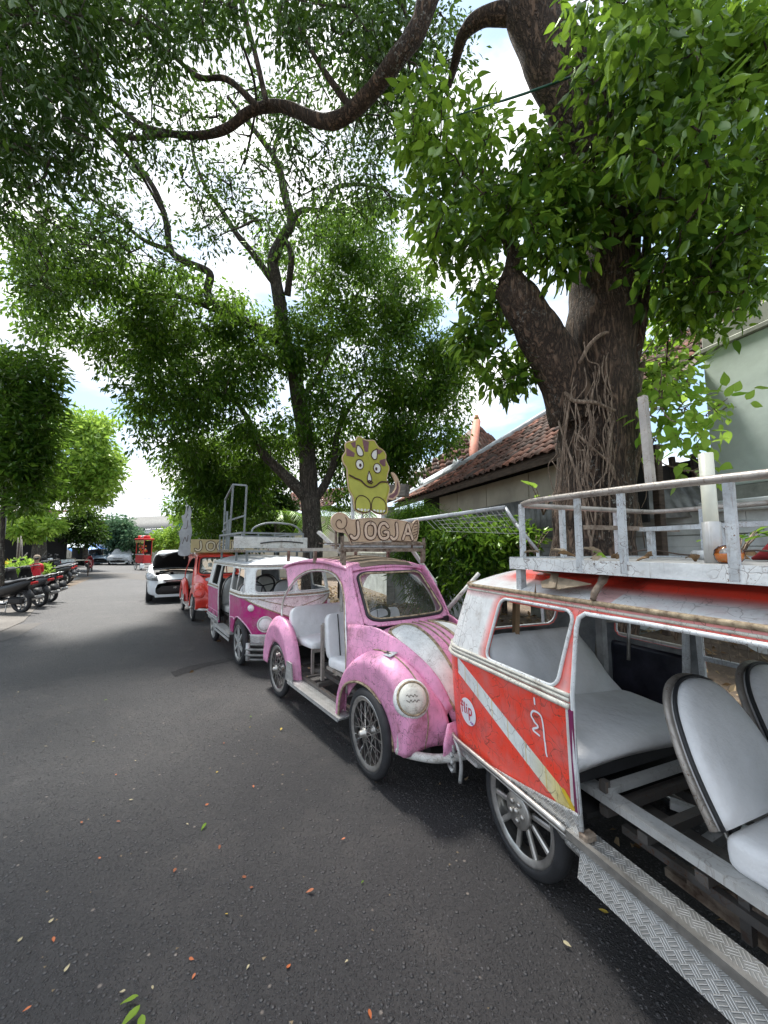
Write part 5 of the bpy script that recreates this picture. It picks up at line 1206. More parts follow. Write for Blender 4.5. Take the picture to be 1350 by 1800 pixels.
MB().tube(smooth_path([(.62, -.36, .36), (.70, -.37, .40), (.78, -.36, .36), (.76, -.37, .26)], 5), .022, 8).build('leaf_spring', M_rust, van1)
MB().lathe([(.03, -.1), (.10, -.07), (.11, 0), (.10, .07), (.03, .1)], c=(.2, .3, .36), axis='y').build('gearbox', M_rust, van1)
# dark fibreglass floor under the bench
MB().box((-.22, 0, .40), (.85, 1.0, .02)).build('floor_panel', M_hole, van1)
# rear bench: soft cushion and a back that slopes down at its far side
V = []; ny, nx = 22, 14
for i in range(nx+1):
    for j in range(ny+1):
        a = i/nx; b = j/ny; e = min(a, 1-a)*2; g_ = min(b, 1-b)*2
        puff = .035*(1-(1-min(1, e*3))**2)*(1-(1-min(1, g_*4))**2)
        sag = -.03*max(0, b-.75)
        V.append((-.24+.46*a, -.575+.93*b, .615+.012*math.sin(b*5)+puff+sag-.02*a))
seatm = MB().grid(V, nx+1, ny+1).build('bench_seat', M_vinyl, van1, solid=.0)
md = seatm.modifiers.new('sol', 'SOLIDIFY'); md.thickness = .07; md.offset = -1
V = []; ni, nj = 16, 26
for i in range(ni+1):
    for j in range(nj+1):
        a = i/ni; b = j/nj; y = -.60+.93*b
        topz = 1.05 if b < .66 else 1.05-.34*((b-.66)/.34)**1.3
        z = .62+(topz-.62)*a; puff = .05*math.sin(math.pi*min(1, a*1.05))*min(1, 4*min(b, 1-b))
        V.append((-.23-.14*a+puff+.006*math.sin(b*38)*a, y, z))
o = MB().grid(V, ni+1, nj+1).build('bench_back', M_vinyl, van1); md = o.modifiers.new('sol', 'SOLIDIFY'); md.thickness = .04; md.offset = 1
MB().bar((.20, -.56, .575), (.20, .36, .575), .03, .05).bar((-.2, -.56, .575), (-.2, .36, .575), .03, .04).build('bench_frame', M_black, van1)
for y in (-.16, .33): egg_seat(van1, .655, y-.05, .61, .44, .45, -.46, d=.5)
# inside features seen through the openings
MB().bar((-.36, -.40, .5), (-.33, -.38, 1.33), .03, .03).build('window_post', simple('bare_wood', (.28, .19, .11), .8, var=.4, stretch=(1, 1, .2)), van1)
MB().bar((-.33, .30, .5), (-.33, .30, 1.32), .04, .05).build('inner_post', M_rvin, van1)
sheet('inner_panel', vf, VF1.u_left(-.02), VF1.u_left(-.52), .42, .90, .03, lambda U, V: sd_rr(U, V, VF1.u_left(-.02), VF1.u_left(-.52), .42, .90, .03), M_navy, van1, off=-.022, thick=.003)
MB().bar((-.05, .625, .4), (.02, .60, 1.32), .05, .02).bar((.075, .62, .4), (.075, .585, 1.32), .02, .03).build('door_pillar', cfg['frame'], van1)
MB().bar((.0, .40, .60), (-.5, .45, .60), .05, .03).build('inner_ledge', M_black, van1)
mb = MB()
for i in range(24): x = .09+i*.042; mb.bar((x, .60, .93), (x, .585, 1.3), .0025, .0025)
for i in range(10): z = .93+i*.041; mb.bar((.08, .60, z), (1.08, .60, z), .0025, .0025)
tag(mb.build('wire_mesh', M_rust, van1), kind='stuff')
MB().bar((.08, .605, .92), (1.07, .605, .92), .025, .025).build('mesh_rail', M_rackw, van1)
# ladder-like braces seen through the rear window
MB().tube([(-.42, .35, .80), (-.50, .52, 1.28)], .011, 6).tube([(-.30, .50, .82), (-.36, .62, 1.2)], .011, 6).tube([(-.44, .44, 1.05), (-.33, .56, 1.06)], .009, 6).build('brace', M_steel, van1)
# ---- roof rack (part of the van)
ry = .575
deckz = 1.475
def rk(nm, mb, m=None): return mb.build(nm, m or M_rackw, van1)
rx0, rx1 = -.14, 1.75
M_base = paint('rack_base_white', (.70, .72, .72), .4, 1.0, .5, scale=3, coat=.1)
rk('rack_bar', MB().bar((rx0, -ry, deckz), (rx1, -ry, deckz), .02, .055), M_base); rk('rack_bar', MB().bar((rx0, ry, deckz), (rx1, ry, deckz), .02, .065)); rk('rack_bar', MB().bar((rx0, -ry, deckz), (rx0, ry, deckz), .02, .065))
rk('rack_bar', MB().bar((rx1, -ry, deckz), (rx1, ry, deckz), .02, .065))
MB().box(((rx0+rx1)/2, 0, deckz+.022), (rx1-rx0-.02, 2*ry-.02, .006)).build('rack_deck', simple('dirty_deck', (.36, .34, .31), .8, var=.45, scale=5, bumpk=.3, col2=(.52, .51, .48)), van1)
for y in (-ry+.03, ry-.03):
    for x in (rx0+.04, 1.6): rk('rack_foot', MB().bar((x, y, deckz-.03), (x, y, 1.33 if abs(y) > .5 else 1.42), .035, .035))
tz = 1.785
rail = smooth_path([(1.75, -ry-.01, tz-.04), (1.2, -ry-.01, tz-.035), (.6, -ry-.01, tz-.012), (.12, -ry-.01, tz), (rx0+.08, -ry+.03, tz), (rx0+.03, -ry+.12, tz), (rx0+.03, 0, tz), (rx0+.03, ry-.12, tz), (rx0+.08, ry-.03, tz), (.2, ry, tz), (1.0, ry, tz), (1.75, ry, tz)], 6)
rk('top_rail', MB().tube(rail, .0145, 10), M_rusty_tube)
for x in (.30, .50, .845, 1.25, 1.6): rk('rack_post', MB().bar((x, -ry-.004, deckz-.02), (x+.004, -ry-.008, tz-.025*max(0, x-.2)), .014, .027))
rk('rack_post', MB().bar((rx0+.06, -ry+.03, deckz), (rx0+.06, -ry+.03, tz), .022, .022)); rk('rack_post', MB().bar((rx0+.02, -.22, deckz), (rx0+.02, -.22, tz), .024, .024)); rk('rack_post', MB().bar((rx0+.02, .22, deckz), (rx0+.02, .22, tz), .024, .024))
for x in (.15, .55, .95, 1.4): rk('rack_post', MB().bar((x, ry, deckz), (x, ry, tz), .03, .02))
rk('inner_rail', MB().bar((.10, .10, 1.655), (.92, .10, 1.655), .04, .022)); rk('inner_rail', MB().bar((.10, -.30, 1.66), (.10, .42, 1.66), .03, .022), M_rust)
for x in (.16, .48, .74): rk('rack_post', MB().bar((x, .10, deckz), (x, .10, 1.65), .028, .028))
rk('upright', MB().bar((.615, -ry, tz), (.60, -ry+.01, 2.115), .022, .026), M_rusty_tube); rk('upright', MB().bar((.93, .05, 1.66), (.90, .10, 2.00), .024, .024), M_rusty_tube)
rk('upright_pipe', MB().lathe([(.022, 0), (.022, .42), (.017, .42)], c=(.69, -.38, deckz), n=12), simple('cream_pipe', (.62, .62, .52), .45, var=.15, scale=5)); rk('pipe_sleeve', MB().lathe([(.027, 0), (.027, .17), (.022, .172)], c=(.69, -.38, deckz), n=12), M_silv)
# things lying on the rack
M_cloth = simple('red_cloth', (.28, .018, .022), .85, var=.35, scale=5, bumpk=.5, bd=.03)
V = []; n1, n2 = 40, 14
for i in range(n1):
    for j in range(n2):
        a = i/(n1-1); t = 2*math.pi*j/n2; rr_ = .075*(1+.25*math.sin(a*17+j)+.2*math.sin(a*9))*min(1, 5*min(a, 1-a)+.15)
        p = vw(.62+.85*a, .02+.1*a, deckz+.03); V.append((p.x+rr_*1.3*math.cos(t)*VL[0], p.y+rr_*1.3*math.cos(t)*VL[1], p.z+max(0, rr_*(.75+.75*math.sin(t)))))
mb = MB().add(V, [(i*n2+j, i*n2+(j+1) % n2, (i+1)*n2+(j+1) % n2, (i+1)*n2+j) for i in range(n1-1) for j in range(n2)])
tag(mb.build('cloth_bundle', M_cloth), 'crumpled dark red cloth lying along the roof rack of the nearest van', 'cloth')
jar = thing('jar', 'round clear plastic jar of orange liquid on the nearest roof rack', 'jar', vw(.755, -.42, deckz+.026), .4)
mj, nt, b_, o_ = newmat('orange_liquid'); b_.inputs['Base Color'].default_value = (.85, .30, .01, 1); b_.inputs['Roughness'].default_value = .15; b_.inputs['Subsurface Weight'].default_value = .3
MB().lathe([(.0, .001), (.026, .004), (.036, .016), (.0385, .030), (.037, .034), (0, .034)], n=20).build('liquid', mj, jar)
MB().lathe([(.0, 0), (.028, .003), (.038, .014), (.041, .030), (.038, .046), (.028, .058), (.012, .063), (0, .063)], n=24).build('jar_body', glass('clear_plastic', (.95, .95, .92), .12, .05), jar)
# peeled bark piece and twig on the roof, dry leaves on the deck
M_dry = simple('dry_leaf', (.26, .16, .08), .9, var=.4, scale=20, bumpk=.3)
M_bark = simple('dry_bark', (.33, .26, .18), .9, var=.4, scale=12, bumpk=.5)
bp = thing('bark_piece', 'curled pale piece of dry bark stuck between the roof and rack of the nearest van', 'bark')
def vp_(l): return [vw(*p) for p in l]
MB().add(vp_([(.05, -.56, 1.392), (.10, -.60, 1.37), (.20, -.60, 1.372), (.33, -.555, 1.405), (.20, -.54, 1.415), (.10, -.52, 1.42)]), [(0, 1, 2, 3, 4, 5)], smooth=False).build('strip', M_bark, bp, solid=.004)
MB().add(vp_([(.08, -.52, 1.43), (.0, -.56, 1.44), (-.02, -.53, 1.44), (.10, -.49, 1.43), (.19, -.61, 1.375), (.15, -.615, 1.37)]), [(0, 1, 2, 3), (0, 3, 4, 5)], smooth=False).build('strip', M_bark, bp, solid=.004)
MB().tube(smooth_path([vw(.355, -.50, 1.455), vw(.375, -.545, 1.42), vw(.37, -.585, 1.375), vw(.372, -.60, 1.345)], 4), [.018]*5+[.014]*5+[.012]*3, 7).build('strap', M_rust, van1).parent = None
o = bpy.data.objects[-1] if False else [q for q in bpy.data.objects if q.name.startswith('strap')][-1]; o.name = 'rusty_strap'; tag(o, 'short rusty strip bent over the gutter of the nearest van', 'metal strip')
MB().add([vw(.04, -.58, 1.345), vw(.05, -.60, 1.30), vw(.055, -.605, 1.345), vw(.045, -.585, 1.39)], [(0, 1, 2, 3)]).build('spare', M_dry).name = 'withered_leaf'
tag(bpy.data.objects['withered_leaf'], 'small withered brown leaf caught on the gutter of the nearest van', 'leaf')
g8 = np.random.default_rng(8); T, Q = leaf_template('big')
lm = [fast_mesh('dry_leaf', T*np.array((1, .55, 1.6)), Q, mt, {'lv': ('FACE', np.full(len(Q), .6))}, smooth=True) for mt in (M_dry, M_bark, ML_bright)]
for i in range(46):
    x = g8.uniform(-.1, 1.5); y = g8.uniform(-.55, .5); o = link('dry_leaf', lm[int(g8.choice([0, 0, 0, 1, 1, 2]))], None, vw(x, y, deckz+.035+g8.uniform(0, .02)), (g8.normal(0, .5), g8.normal(0, .4), g8.uniform(0, 6.3)), float(g8.uniform(.04, .09)))
    tag(o, 'small dry leaf lying among others on the roof rack of the nearest van', 'leaf', 'dry leaves on the nearest roof rack')
for (x, y) in ((-.0, .05), (.62, -.3)):
    tag(MB().tube(smooth_path([vw(x, y, deckz+.04), vw(x+.1, y+.12, deckz+.07), vw(x+.3, y+.1, deckz+.045), vw(x+.42, y+.2, deckz+.06)], 5), .004, 5).build('twig', M_wood), 'thin dry twig lying on the roof rack of the nearest van', 'twig', 'twigs on the nearest roof rack')
tag(MB().tube([vw(.50, -.15, deckz+.05), vw(.62, -.18, deckz+.05)], .02, 10).build('pipe_offcut', M_rackw), 'short white pipe offcut lying on the nearest roof rack', 'pipe')
tag(link('green_leaf', fast_mesh('green_leaf', T*np.array((.06, .035, .05)), Q, ML_bright, {'lv': ('FACE', np.full(len(Q), .4))}, smooth=True), None, vw(-.14, .02, .66), (0, 0, .4)), 'single green leaf lying on the white bench of the nearest van', 'leaf')
# ---------------------------------------------------------------- small open-sided round cars
def beetle(label, loc, rz, body, panel_mat, seatm, head_mat, cfg):
    """local frame: origin on the ground below the middle of the front axle, x forwards"""
    root = thing('round_tour_car', label, 'car', loc, rz, group='small open tour cars parked in the row')
    B = lambda mb, nm, mt=None, **k: mb.build(nm, mt or body, root, **k)
    # central bonnet, a domed surface from cowl to nose
    prof = smooth_path([(-.22, .955), (-.05, .95), (.15, .885), (.32, .765), (.43, .63), (.49, .49), (.50, .36)], 6)
    prof = np.array(prof); pd = np.r_[0, np.cumsum(np.linalg.norm(np.diff(prof, axis=0), axis=1))]; pd /= pd[-1]
    def hood(U, V):      # U along 0..1, V across -1..1
        x = np.interp(U, pd, prof[:, 0]); z = np.interp(U, pd, prof[:, 1]); e = .01
        tx = np.interp(U+e, pd, prof[:, 0])-np.interp(U-e, pd, prof[:, 0]); tz = np.interp(U+e, pd, prof[:, 1])-np.interp(U-e, pd, prof[:, 1]); n = np.hypot(tx, tz)+1e-9
        w = .395-.20*U**1.25; c = .085
        a = V*math.pi/2*.93; off = c*(np.cos(a)-1)
        return x-tz/n*off*-1*-1, w*np.sin(a)/math.sin(math.pi/2*.93), z+tx/n*off
    hk = lambda U, V: np.maximum(np.abs(V)-1.0, U-.985)
    sheet('bonnet', hood, 0, 1, -1, 1, .022, None, body, root, thick=.008, outward=1)
    for sg in (-1, 1):    # pale inlaid panels edged with rusty braid
        pl = [(.045, .20), (.04, .42), (.09, .66), (.22, .80), (.45, .83), (.68, .80), (.84, .70), (.86, .50), (.78, .36), (.55, .28), (.25, .20)]
        pl = [tuple(p) for p in smooth_path([np.array(p) for p in pl], 5, closed=True)]
        if panel_mat: sheet('bonnet_panel', hood, 0, 1, min(sg*.1, sg*1), max(sg*.1, sg*1), .02, lambda U, V: sd_poly(U, np.abs(V), pl), panel_mat, root, off=.004, thick=.003)
        P_ = outline_on(hood, [(a, sg*b) for a, b in pl], .006); 
        if cfg.get('braid', True):
            MB().tube(P_, .0075, 6, closed=True).build('braid', M_rope, root)
            P_ = outline_on(hood, [(.45+(a-.45)*.955, sg*(.52+(b-.52)*.90)) for a, b in pl], .008); MB().tube(P_, .005, 6, closed=True).build('braid', M_rope, root)
    for sg in (-.06, .06): MB().tube(outline_on(hood, [(a, sg) for a in np.linspace(.02, .97, 24)], .004), .006, 6).build('spine', M_rope if cfg.get('braid', True) else body, root)
    # fenders
    for sg in (-1, 1):
        rid = [(-.53, .27), (-.505, .46), (-.39, .665), (-.18, .79), (.05, .81), (.24, .75), (.36, .635), (.405, .48), (.37, .30)]
        lip = [(-.47, .27), (-.455, .41), (-.37, .525), (-.20, .585), (-.03, .575), (.10, .50), (.17, .40), (.205, .31), (.205, .265)]
        inn = [(-.50, .30), (-.47, .50), (-.35, .66), (-.16, .765), (.06, .775), (.24, .71), (.38, .60), (.44, .47), (.43, .32)]
        ctrl = []
        for k, (a, b, c) in enumerate(zip(inn, rid, lip)):
            ky = [.505, .50, .47, .42, .37, .335, .30, .28, .28][k]; fr = k/8
            my = (.568-.03*fr)
            m1 = (b[0]*.80+c[0]*.20, b[1]*.88+c[1]*.12)
            ctrl.append([(a[0], sg*ky*.94, a[1]-.06*(1-fr)), (b[0], sg*(ky*.45+my*.45), b[1]+.01), (m1[0]+.012, sg*my*.975, m1[1]-.01), ((b[0]+c[0])/2, sg*my, (b[1]+c[1])/2-.005), (c[0], sg*(my-.012), c[1])])
        V, ni, nj = csurf(ctrl, 5, 5); o = B(MB().grid(V, ni, nj), 'front_fender', solid=.012)
        V = V.reshape(ni, nj, 3)
        MB().tube(V[:, -1]+np.array((0, sg*.003, 0)), .010, 6).build('fender_lip', M_rope if cfg.get('braid', True) else body, root)
        MB().tube(V[4:, 6]*np.array((1, 1, 1))+np.array((0, 0, .004)), .0045, 5).build('fender_seam', M_rope if cfg.get('braid', True) else body, root)
        # headlamp: shallow drum set into the fender front
        n = Vector((.80, sg*.38, .42)).normalized(); c = Vector((.325, sg*.470, .612)); q = n.to_track_quat('Z', 'Y').to_euler()
        h = MB().lathe([(0, .052), (.05, .050), (.082, .040), (.094, .024), (.094, -.05)], n=28).build('headlight', head_mat, root, loc=c, rot=q)
        MB().lathe([(.112, -.05), (.118, .0), (.112, .018), (.098, .026), (.094, .022)], n=28, cap=False).build('headlight_ring', cfg['ring'], h)
        MB().tube([(.096*math.cos(t), .096*math.sin(t), .028) for t in np.linspace(0, 2*math.pi, 26, endpoint=False)], .007, 5, closed=True).build('headlight_braid', M_rope if cfg.get('braid', True) else body, h)
        if cfg.get('scrawl'):
            for r_, (yy, n_) in enumerate(((.012, 9), (-.018, 10))):
                pts = [(-.045+.009*i, yy+.008*math.sin(i*2.3+r_)) for i in range(n_)]
                ribbon(lambda U, V: (U, V, .052+0*U), [pts], .004, .0015, 'scrawl', M_wood, h, k=3)
        # side body between bonnet, windscreen and door
        cs = [[(-.41, sg*.50, .42), (-.425, sg*.515, .60), (-.425, sg*.51, .78), (-.445, sg*.49, .95)],
              [(-.28, sg*.50, .55), (-.28, sg*.505, .68), (-.28, sg*.49, .82), (-.29, sg*.455, .965)],
              [(-.12, sg*.45, .66), (-.12, sg*.455, .74), (-.12, sg*.435, .84), (-.14, sg*.395, .955)],
              [(.10, sg*.38, .66), (.10, sg*.39, .74), (.10, sg*.375, .815), (.10, sg*.335, .875)],
              [(.32, sg*.31, .55), (.32, sg*.32, .61), (.32, sg*.305, .68), (.32, sg*.27, .735)],
              [(.42, sg*.25, .40), (.42, sg*.26, .46), (.42, sg*.25, .51), (.43, sg*.21, .54)]]
        V, ni, nj = csurf(cs, 5, 5); B(MB().grid(V, ni, nj), 'cowl_side', solid=.01)
        # rear fender
        rid = [(-1.40, .27), (-1.47, .50), (-1.60, .70), (-1.80, .80), (-2.02, .78), (-2.20, .64), (-2.28, .45), (-2.28, .30)]
        lip = [(-1.50, .27), (-1.56, .40), (-1.66, .50), (-1.79, .555), (-1.93, .54), (-2.04, .45), (-2.10, .34), (-2.12, .28)]
        ctrl = []
        for b, c in zip(rid, lip):
            ctrl.append([(b[0]+.015, sg*.47, b[1]-.03), (b[0], sg*.52, b[1]), ((b[0]*.7+c[0]*.3), sg*.57, (b[1]*.75+c[1]*.25)), ((b[0]+c[0])/2, sg*.575, (b[1]+c[1])/2), (c[0], sg*.565, c[1])])
        V, ni, nj = csurf(ctrl, 5, 5); B(MB().grid(V, ni, nj), 'rear_fender', solid=.012)
        V = V.reshape(ni, nj, 3)
        MB().tube(V[:22, 2]+np.array((0, sg*.006, 0)), .006, 5).build('fender_seam', M_rope if cfg.get('braid', True) else body, root)
        # door arch: one bent tube
        arch = [(-1.86, .80), (-1.87, .95), (-1.80, 1.10), (-1.64, 1.23), (-1.40, 1.315), (-1.10, 1.345), (-.84, 1.325), (-.66, 1.25), (-.54, 1.12), (-.47, .95), (-.43, .78), (-.42, .60), (-.42, .44)]
        sy = lambda z: .515-.10*max(0, (z-.85)/.5)**1.3
        ap = smooth_path([(x, sg*sy(z), z) for x, z in arch], 5); MB().tube(ap, .013, 8).build('door_arch', M_chrome if cfg.get('metal_arch', True) else body, root)
        # roof side and pillar skin outside the arch
        ap2 = np.array([(p[0], p[2]) for p in ap]); 
        top = [(-.455, .98), (-.40, 1.06), (-.50, 1.26), (-.585, 1.395), (-1.0, 1.42), (-1.5, 1.415), (-2.02, 1.375), (-2.08, 1.355), (-1.98, 1.30), (-1.86, 1.20), (-1.80, 1.12)]
        arcp = [tuple(p) for p in ap2 if p[1] > .98][3:]
        poly = [(-.455, .93), (-.25, .93), (-.30, 1.02), (-.44, 1.23), (-.555, 1.395)]+top[4:]+[tuple(p) for p in ap2[8:46] if p[1] > .93]
        fs = lambda U, V: (U, sg*(.52-.10*np.clip((V-.85)/.5, 0, 2)**1.3-.05*np.clip((U+.50)/.25, 0, 1)**1.0*np.clip((1.42-V)/.4, 0, 1)), V)
        sheet('pillar_skin', fs, -2.12, -.2, .9, 1.44, .02, lambda U, V: sd_poly(U, V, poly), body, root, thick=.012, outward=-sg)
        MB().tube([(p[0], p[1]+sg*.008, p[2]+.012) for p in ap[14:60]], .006, 5).build('arch_braid', M_rope if cfg.get('braid', True) else body, root)
        # foot plate and running board
        MB().prism([(-1.52, .26), (-1.335, .26), (-1.375, .445), (-1.50, .445)], sg*.578, sg*.590).build('foot_plate', M_plate, root)
        MB().box((-.93, sg*.53, .262), (1.06, .125, .018), bev=.004).bar((-1.46, sg*.59, .255), (-.42, sg*.59, .255), .01, .03).build('running_board', M_plate, root)
    # windscreen with its frame; raked plane, slightly bowed
    def ws(U, V): k = V; return -.215-.33*k-.06*(U/.45)**2, U*(1-.16*k), .965+.41*k
    out = lambda U, V: sd_rr(U, V, -.455, .455, -.03, 1.03, .12); hole = lambda U, V: sd_rr(U, V, -.405, .405, .055, .925, .11)
    sheet('windscreen_frame', ws, -.47, .47, -.05, 1.05, .018, lambda U, V: np.maximum(out(U, V), -hole(U, V)), body, root, thick=.02)
    sheet('windscreen', ws, -.43, .43, 0, 1, .04, hole, M_glass, root, off=-.006, thick=0)
    fr = rr_pts(-.405, .405, .055, .925, .11)
    MB().tube(outline_on(ws, fr, .004), .013, 6, closed=True).build('windscreen_seal', M_black, root)
    if cfg.get('braid', True): MB().tube(outline_on(ws, [(a*.965, .49+(b-.49)*.955) for a, b in fr], .010), .009, 6, closed=True).build('windscreen_braid', M_rope, root)
    # roof
    ctrl = []
    for x, zc in ((-.555, 1.385), (-.70, 1.425), (-1.05, 1.455), (-1.45, 1.45), (-1.80, 1.415), (-2.06, 1.365)):
        hw = .405 if x > -.6 else .44
        ctrl.append([(x-.02, -hw, zc-.022), (x, -hw*.75, zc), (x+.01, 0, zc+.018), (x, hw*.75, zc), (x-.02, hw, zc-.022)])
    V, ni, nj = csurf(ctrl, 5, 5); B(MB().grid(V, ni, nj), 'roof', solid=.02)
    if cfg.get('canvas', True):
        ctrl = [[(p[0]*.98+(-.02), p[1]*.84, p[2]+.010+.006*math.sin(i*3+j)) for j, p in enumerate(r_)] for i, r_ in enumerate(ctrl)]
        V, ni, nj = csurf(ctrl, 5, 5); B(MB().grid(V, ni, nj), 'roof_canvas', M_canvas, solid=.008)
    # nose, rear deck, floor
    V, ni, nj = csurf([[(.40, y, .24), (.48, y, .30), (.49, y, .38), (.45, y*.8, .46)] for y in (-.36, -.2, 0, .2, .36)], 5, 4); B(MB().grid(V, ni, nj), 'front_apron', solid=.01)
    V, ni, nj = csurf([[(-1.86, y, .56), (-2.00, y*.98, .54), (-2.12, y*.9, .48), (-2.18, y*.85, .40), (-2.20, y*.8, .30)] for y in (-.48, -.3, 0, .3, .48)], 5, 5); B(MB().grid(V, ni, nj), 'rear_deck', solid=.012)
    MB().tube(smooth_path([(.24, -.52, .285), (.34, -.48, .285), (.46, -.38, .285), (.53, -.2, .285), (.55, 0, .285), (.53, .2, .285), (.46, .38, .285), (.34, .48, .285), (.24, .52, .285)], 5), .026, 10).build('front_bumper', cfg['bumper'], root)
    for sg in (-1, 1): MB().lathe([(.0, 0), (.024, .002), (.026, .02), (.026, .115), (.018, .135), (0, .138)], c=(.27, sg*.515, .29), n=12).build('bumper_guard', cfg['bumper'], root)
    MB().tube(smooth_path([(-2.15, -.5, .30), (-2.28, -.4, .30), (-2.34, 0, .30), (-2.28, .4, .30), (-2.15, .5, .30)], 5), .024, 8).build('rear_bumper', cfg['bumper'], root)
    ch = lambda a, b, w=.04, h=.035, m=None: MB().bar(a, b, w, h).build('chassis_beam', m or M_tube, root)
    for y in (-.30, .30): ch((-2.2, y, .34), (.4, y, .34))
    for x in (-2.0, -1.42, -1.05, -.62, -.2): ch((x, -.46, .31), (x, .46, .31))
    ch((-1.5, -.45, .28), (-.4, -.45, .28)); ch((-1.5, .45, .28), (-.4, .45, .28)); ch((-1.30, -.40, .37), (-.9, .1, .38), .035, .035)
    MB().box((-1.64, 0, .44), (.02, .92, .20)).build('under_seat_shade', M_hole, root)  # near-black sheet standing in for the shade below the rear bench
    MB().box((-1.78, 0, .40), (.75, .9, .02)).box((-.05, 0, .30), (.6, .5, .3)).build('floor_panel', M_hole, root)
    MB().tube([(-.07, -.52, .28), (-.07, .52, .28)], .018, 8).tube([(-1.80, -.52, .28), (-1.80, .52, .28)], .018, 8).build('axle', M_rust, root)
    MB().lathe([(.02, -.08), (.085, -.05), (.09, .05), (.02, .08)], c=(-1.0, -.05, .36), axis='y', n=16).build('gearbox', M_black, root)
    for x, yy, s, rt in ((-.07, -.535, -1, .3), (-1.83, -.535, -1, 1.1), (-.07, .535, 1, .7), (-1.8, .535, 1, .2)): wheel(root, (x, yy, .285), s, .285, .06, 'wire', rot=rt, steer=cfg.get('steer', 0) if x > -1 else 0)
    # seats
    cushion(root, 'rear_seat', (.42, .90, .09), (-1.47, .02, .60), (0, -.03, 0), seatm)
    cushion(root, 'rear_seat_back', (.09, .98, .36), (-1.72, .02, .755), (0, -.20, 0), seatm)
    MB().bar((-1.28, -.42, .56), (-1.28, .46, .56), .025, .04).bar((-1.62, -.42, .56), (-1.62, .46, .56), .025, .04).bar((-1.28, -.41, .34), (-1.28, -.41, .56), .025, .025).build('seat_frame', M_rusty_tube, root)
    for y in (-.20, .25):
        cushion(root, 'front_seat', (.36, .40, .10), (-.80, y, .53), (0, -.05, 0), seatm)
        b = cushion(root, 'front_seat_back', (.08, .40, .42), (-1.01, y, .735), (0, -.16, 0), seatm)
        MB().tube([(.044, -.09, -.2), (.047, -.09, 0), (.044, -.09, .2)], .005, 5).build('seat_piping', M_black, b)
        MB().bar((-1.06, y-.21, .34), (-1.07, y-.21, .84), .028, .028).bar((-1.07, y-.21, .84), (-1.07, y-.13, .84), .028, .028).bar((-1.0, y-.19, .47), (-.62, y-.19, .47), .025, .025).build('front_seat_frame', M_rusty_tube, root)
    steering(root, (-.50, -.20, .95), .14, .6)
    MB().bar((-.27, -.42, .90), (-.27, .42, .90), .05, .12).build('dashboard', M_black, root)
    return root, hood, ws
PINK = (.78, .33, .53)
M_pink = paint('pink_paint', PINK, .42, 1.0, .6, scale=2.4, coat=.1)
M_pinkw = paint('chalky_white_paint', (.74, .75, .74), .45, .6, .5, scale=3, coat=.1)
M_pbump = paint('flaking_white_bumper', (.60, .60, .57), .5, 1.3, .7, scale=4, coat=0)
prz = math.atan2(RF[1], RF[0])
o2 = row(0.02, .60)
car2, hood2, ws2 = beetle('pink round open car with dinosaur board and rusty roof rack', o2, prz, M_pink, M_pinkw, M_vinyl, paint('headlight_white', (.70, .68, .60), .5, .9, .6, scale=5), dict(ring=M_pinkw, bumper=M_pbump, scrawl=True, steer=-.08))
def inrow(origin, x, y, z): p = np.array(origin[:2])+RF*x+RL*y; return Vector((p[0], p[1], z))
# patch of pale paper with a dark blot on the fender
cp_f = lambda U, V: (U, -.50-.10*(V)+0*U, .80-.10*V**2-.25*(U-.02)**2+.03*V)
MB().add([(-.06, -.40, .822), (.09, -.40, .832), (.10, -.475, .815), (-.05, -.475, .808)], [(0, 1, 2, 3)]).build('pasted_label', simple('pasted_paper', (.50, .53, .54), .5, bumpk=0), car2, solid=.002)
MB().add([(-.005, -.425, .832), (.02, -.435, .834), (.05, -.43, .836), (.04, -.445, .832), (.055, -.46, .827), (.02, -.45, .827), (-.01, -.458, .82), (.0, -.44, .826)], [tuple(range(8))]).build('dark_blot', M_black, car2)
# ---- roof rack of the pink car
rt = lambda a, b, w=.03, h=.03, m=None, nm='rack_bar': MB().bar(a, b, w, h).build(nm, m or M_rust, car2)
for y in (-.44, .44): rt((-2.6, y, 1.545), (-.62, y, 1.545), m=M_rusty_tube)
for x in (-.62, -.66, -1.5, -2.55): rt((x, -.46, 1.54), (x, .46, 1.54))
rt((-.60, -.46, 1.60), (-.60, .46, 1.60), .025, .025); rt((-.64, -.46, 1.575), (-.64, .46, 1.575), .05, .02, M_rackw)
for x in (-.62, -1.2, -1.9):
    for y in (-.44, .44): rt((x, y, 1.41), (x, y, 1.545), .028, .028, nm='rack_foot')
rt((-.62, -.46, 1.43), (-.62, -.46, 1.66), .022, .022, nm='rack_post'); rt((-.62, .46, 1.43), (-.62, .46, 1.66), .022, .022, nm='rack_post')
for k in range(5):
    rt((-.7-.12*k, -.40, 1.565+.01*k), (-.7-.12*k, .40, 1.565+.008*k), .05, .012, nm='rack_slat', m=[M_rust, M_wood, M_rust, M_rackw, M_wood][k])
# curved rack end (corrugated guard behind the board)
MB().tube(smooth_path([(-.66, .1, 1.62), (-.63, .30, 1.61), (-.66, .46, 1.60), (-.80, .52, 1.59)], 5), .02, 6).build('guard', M_rust, car2)
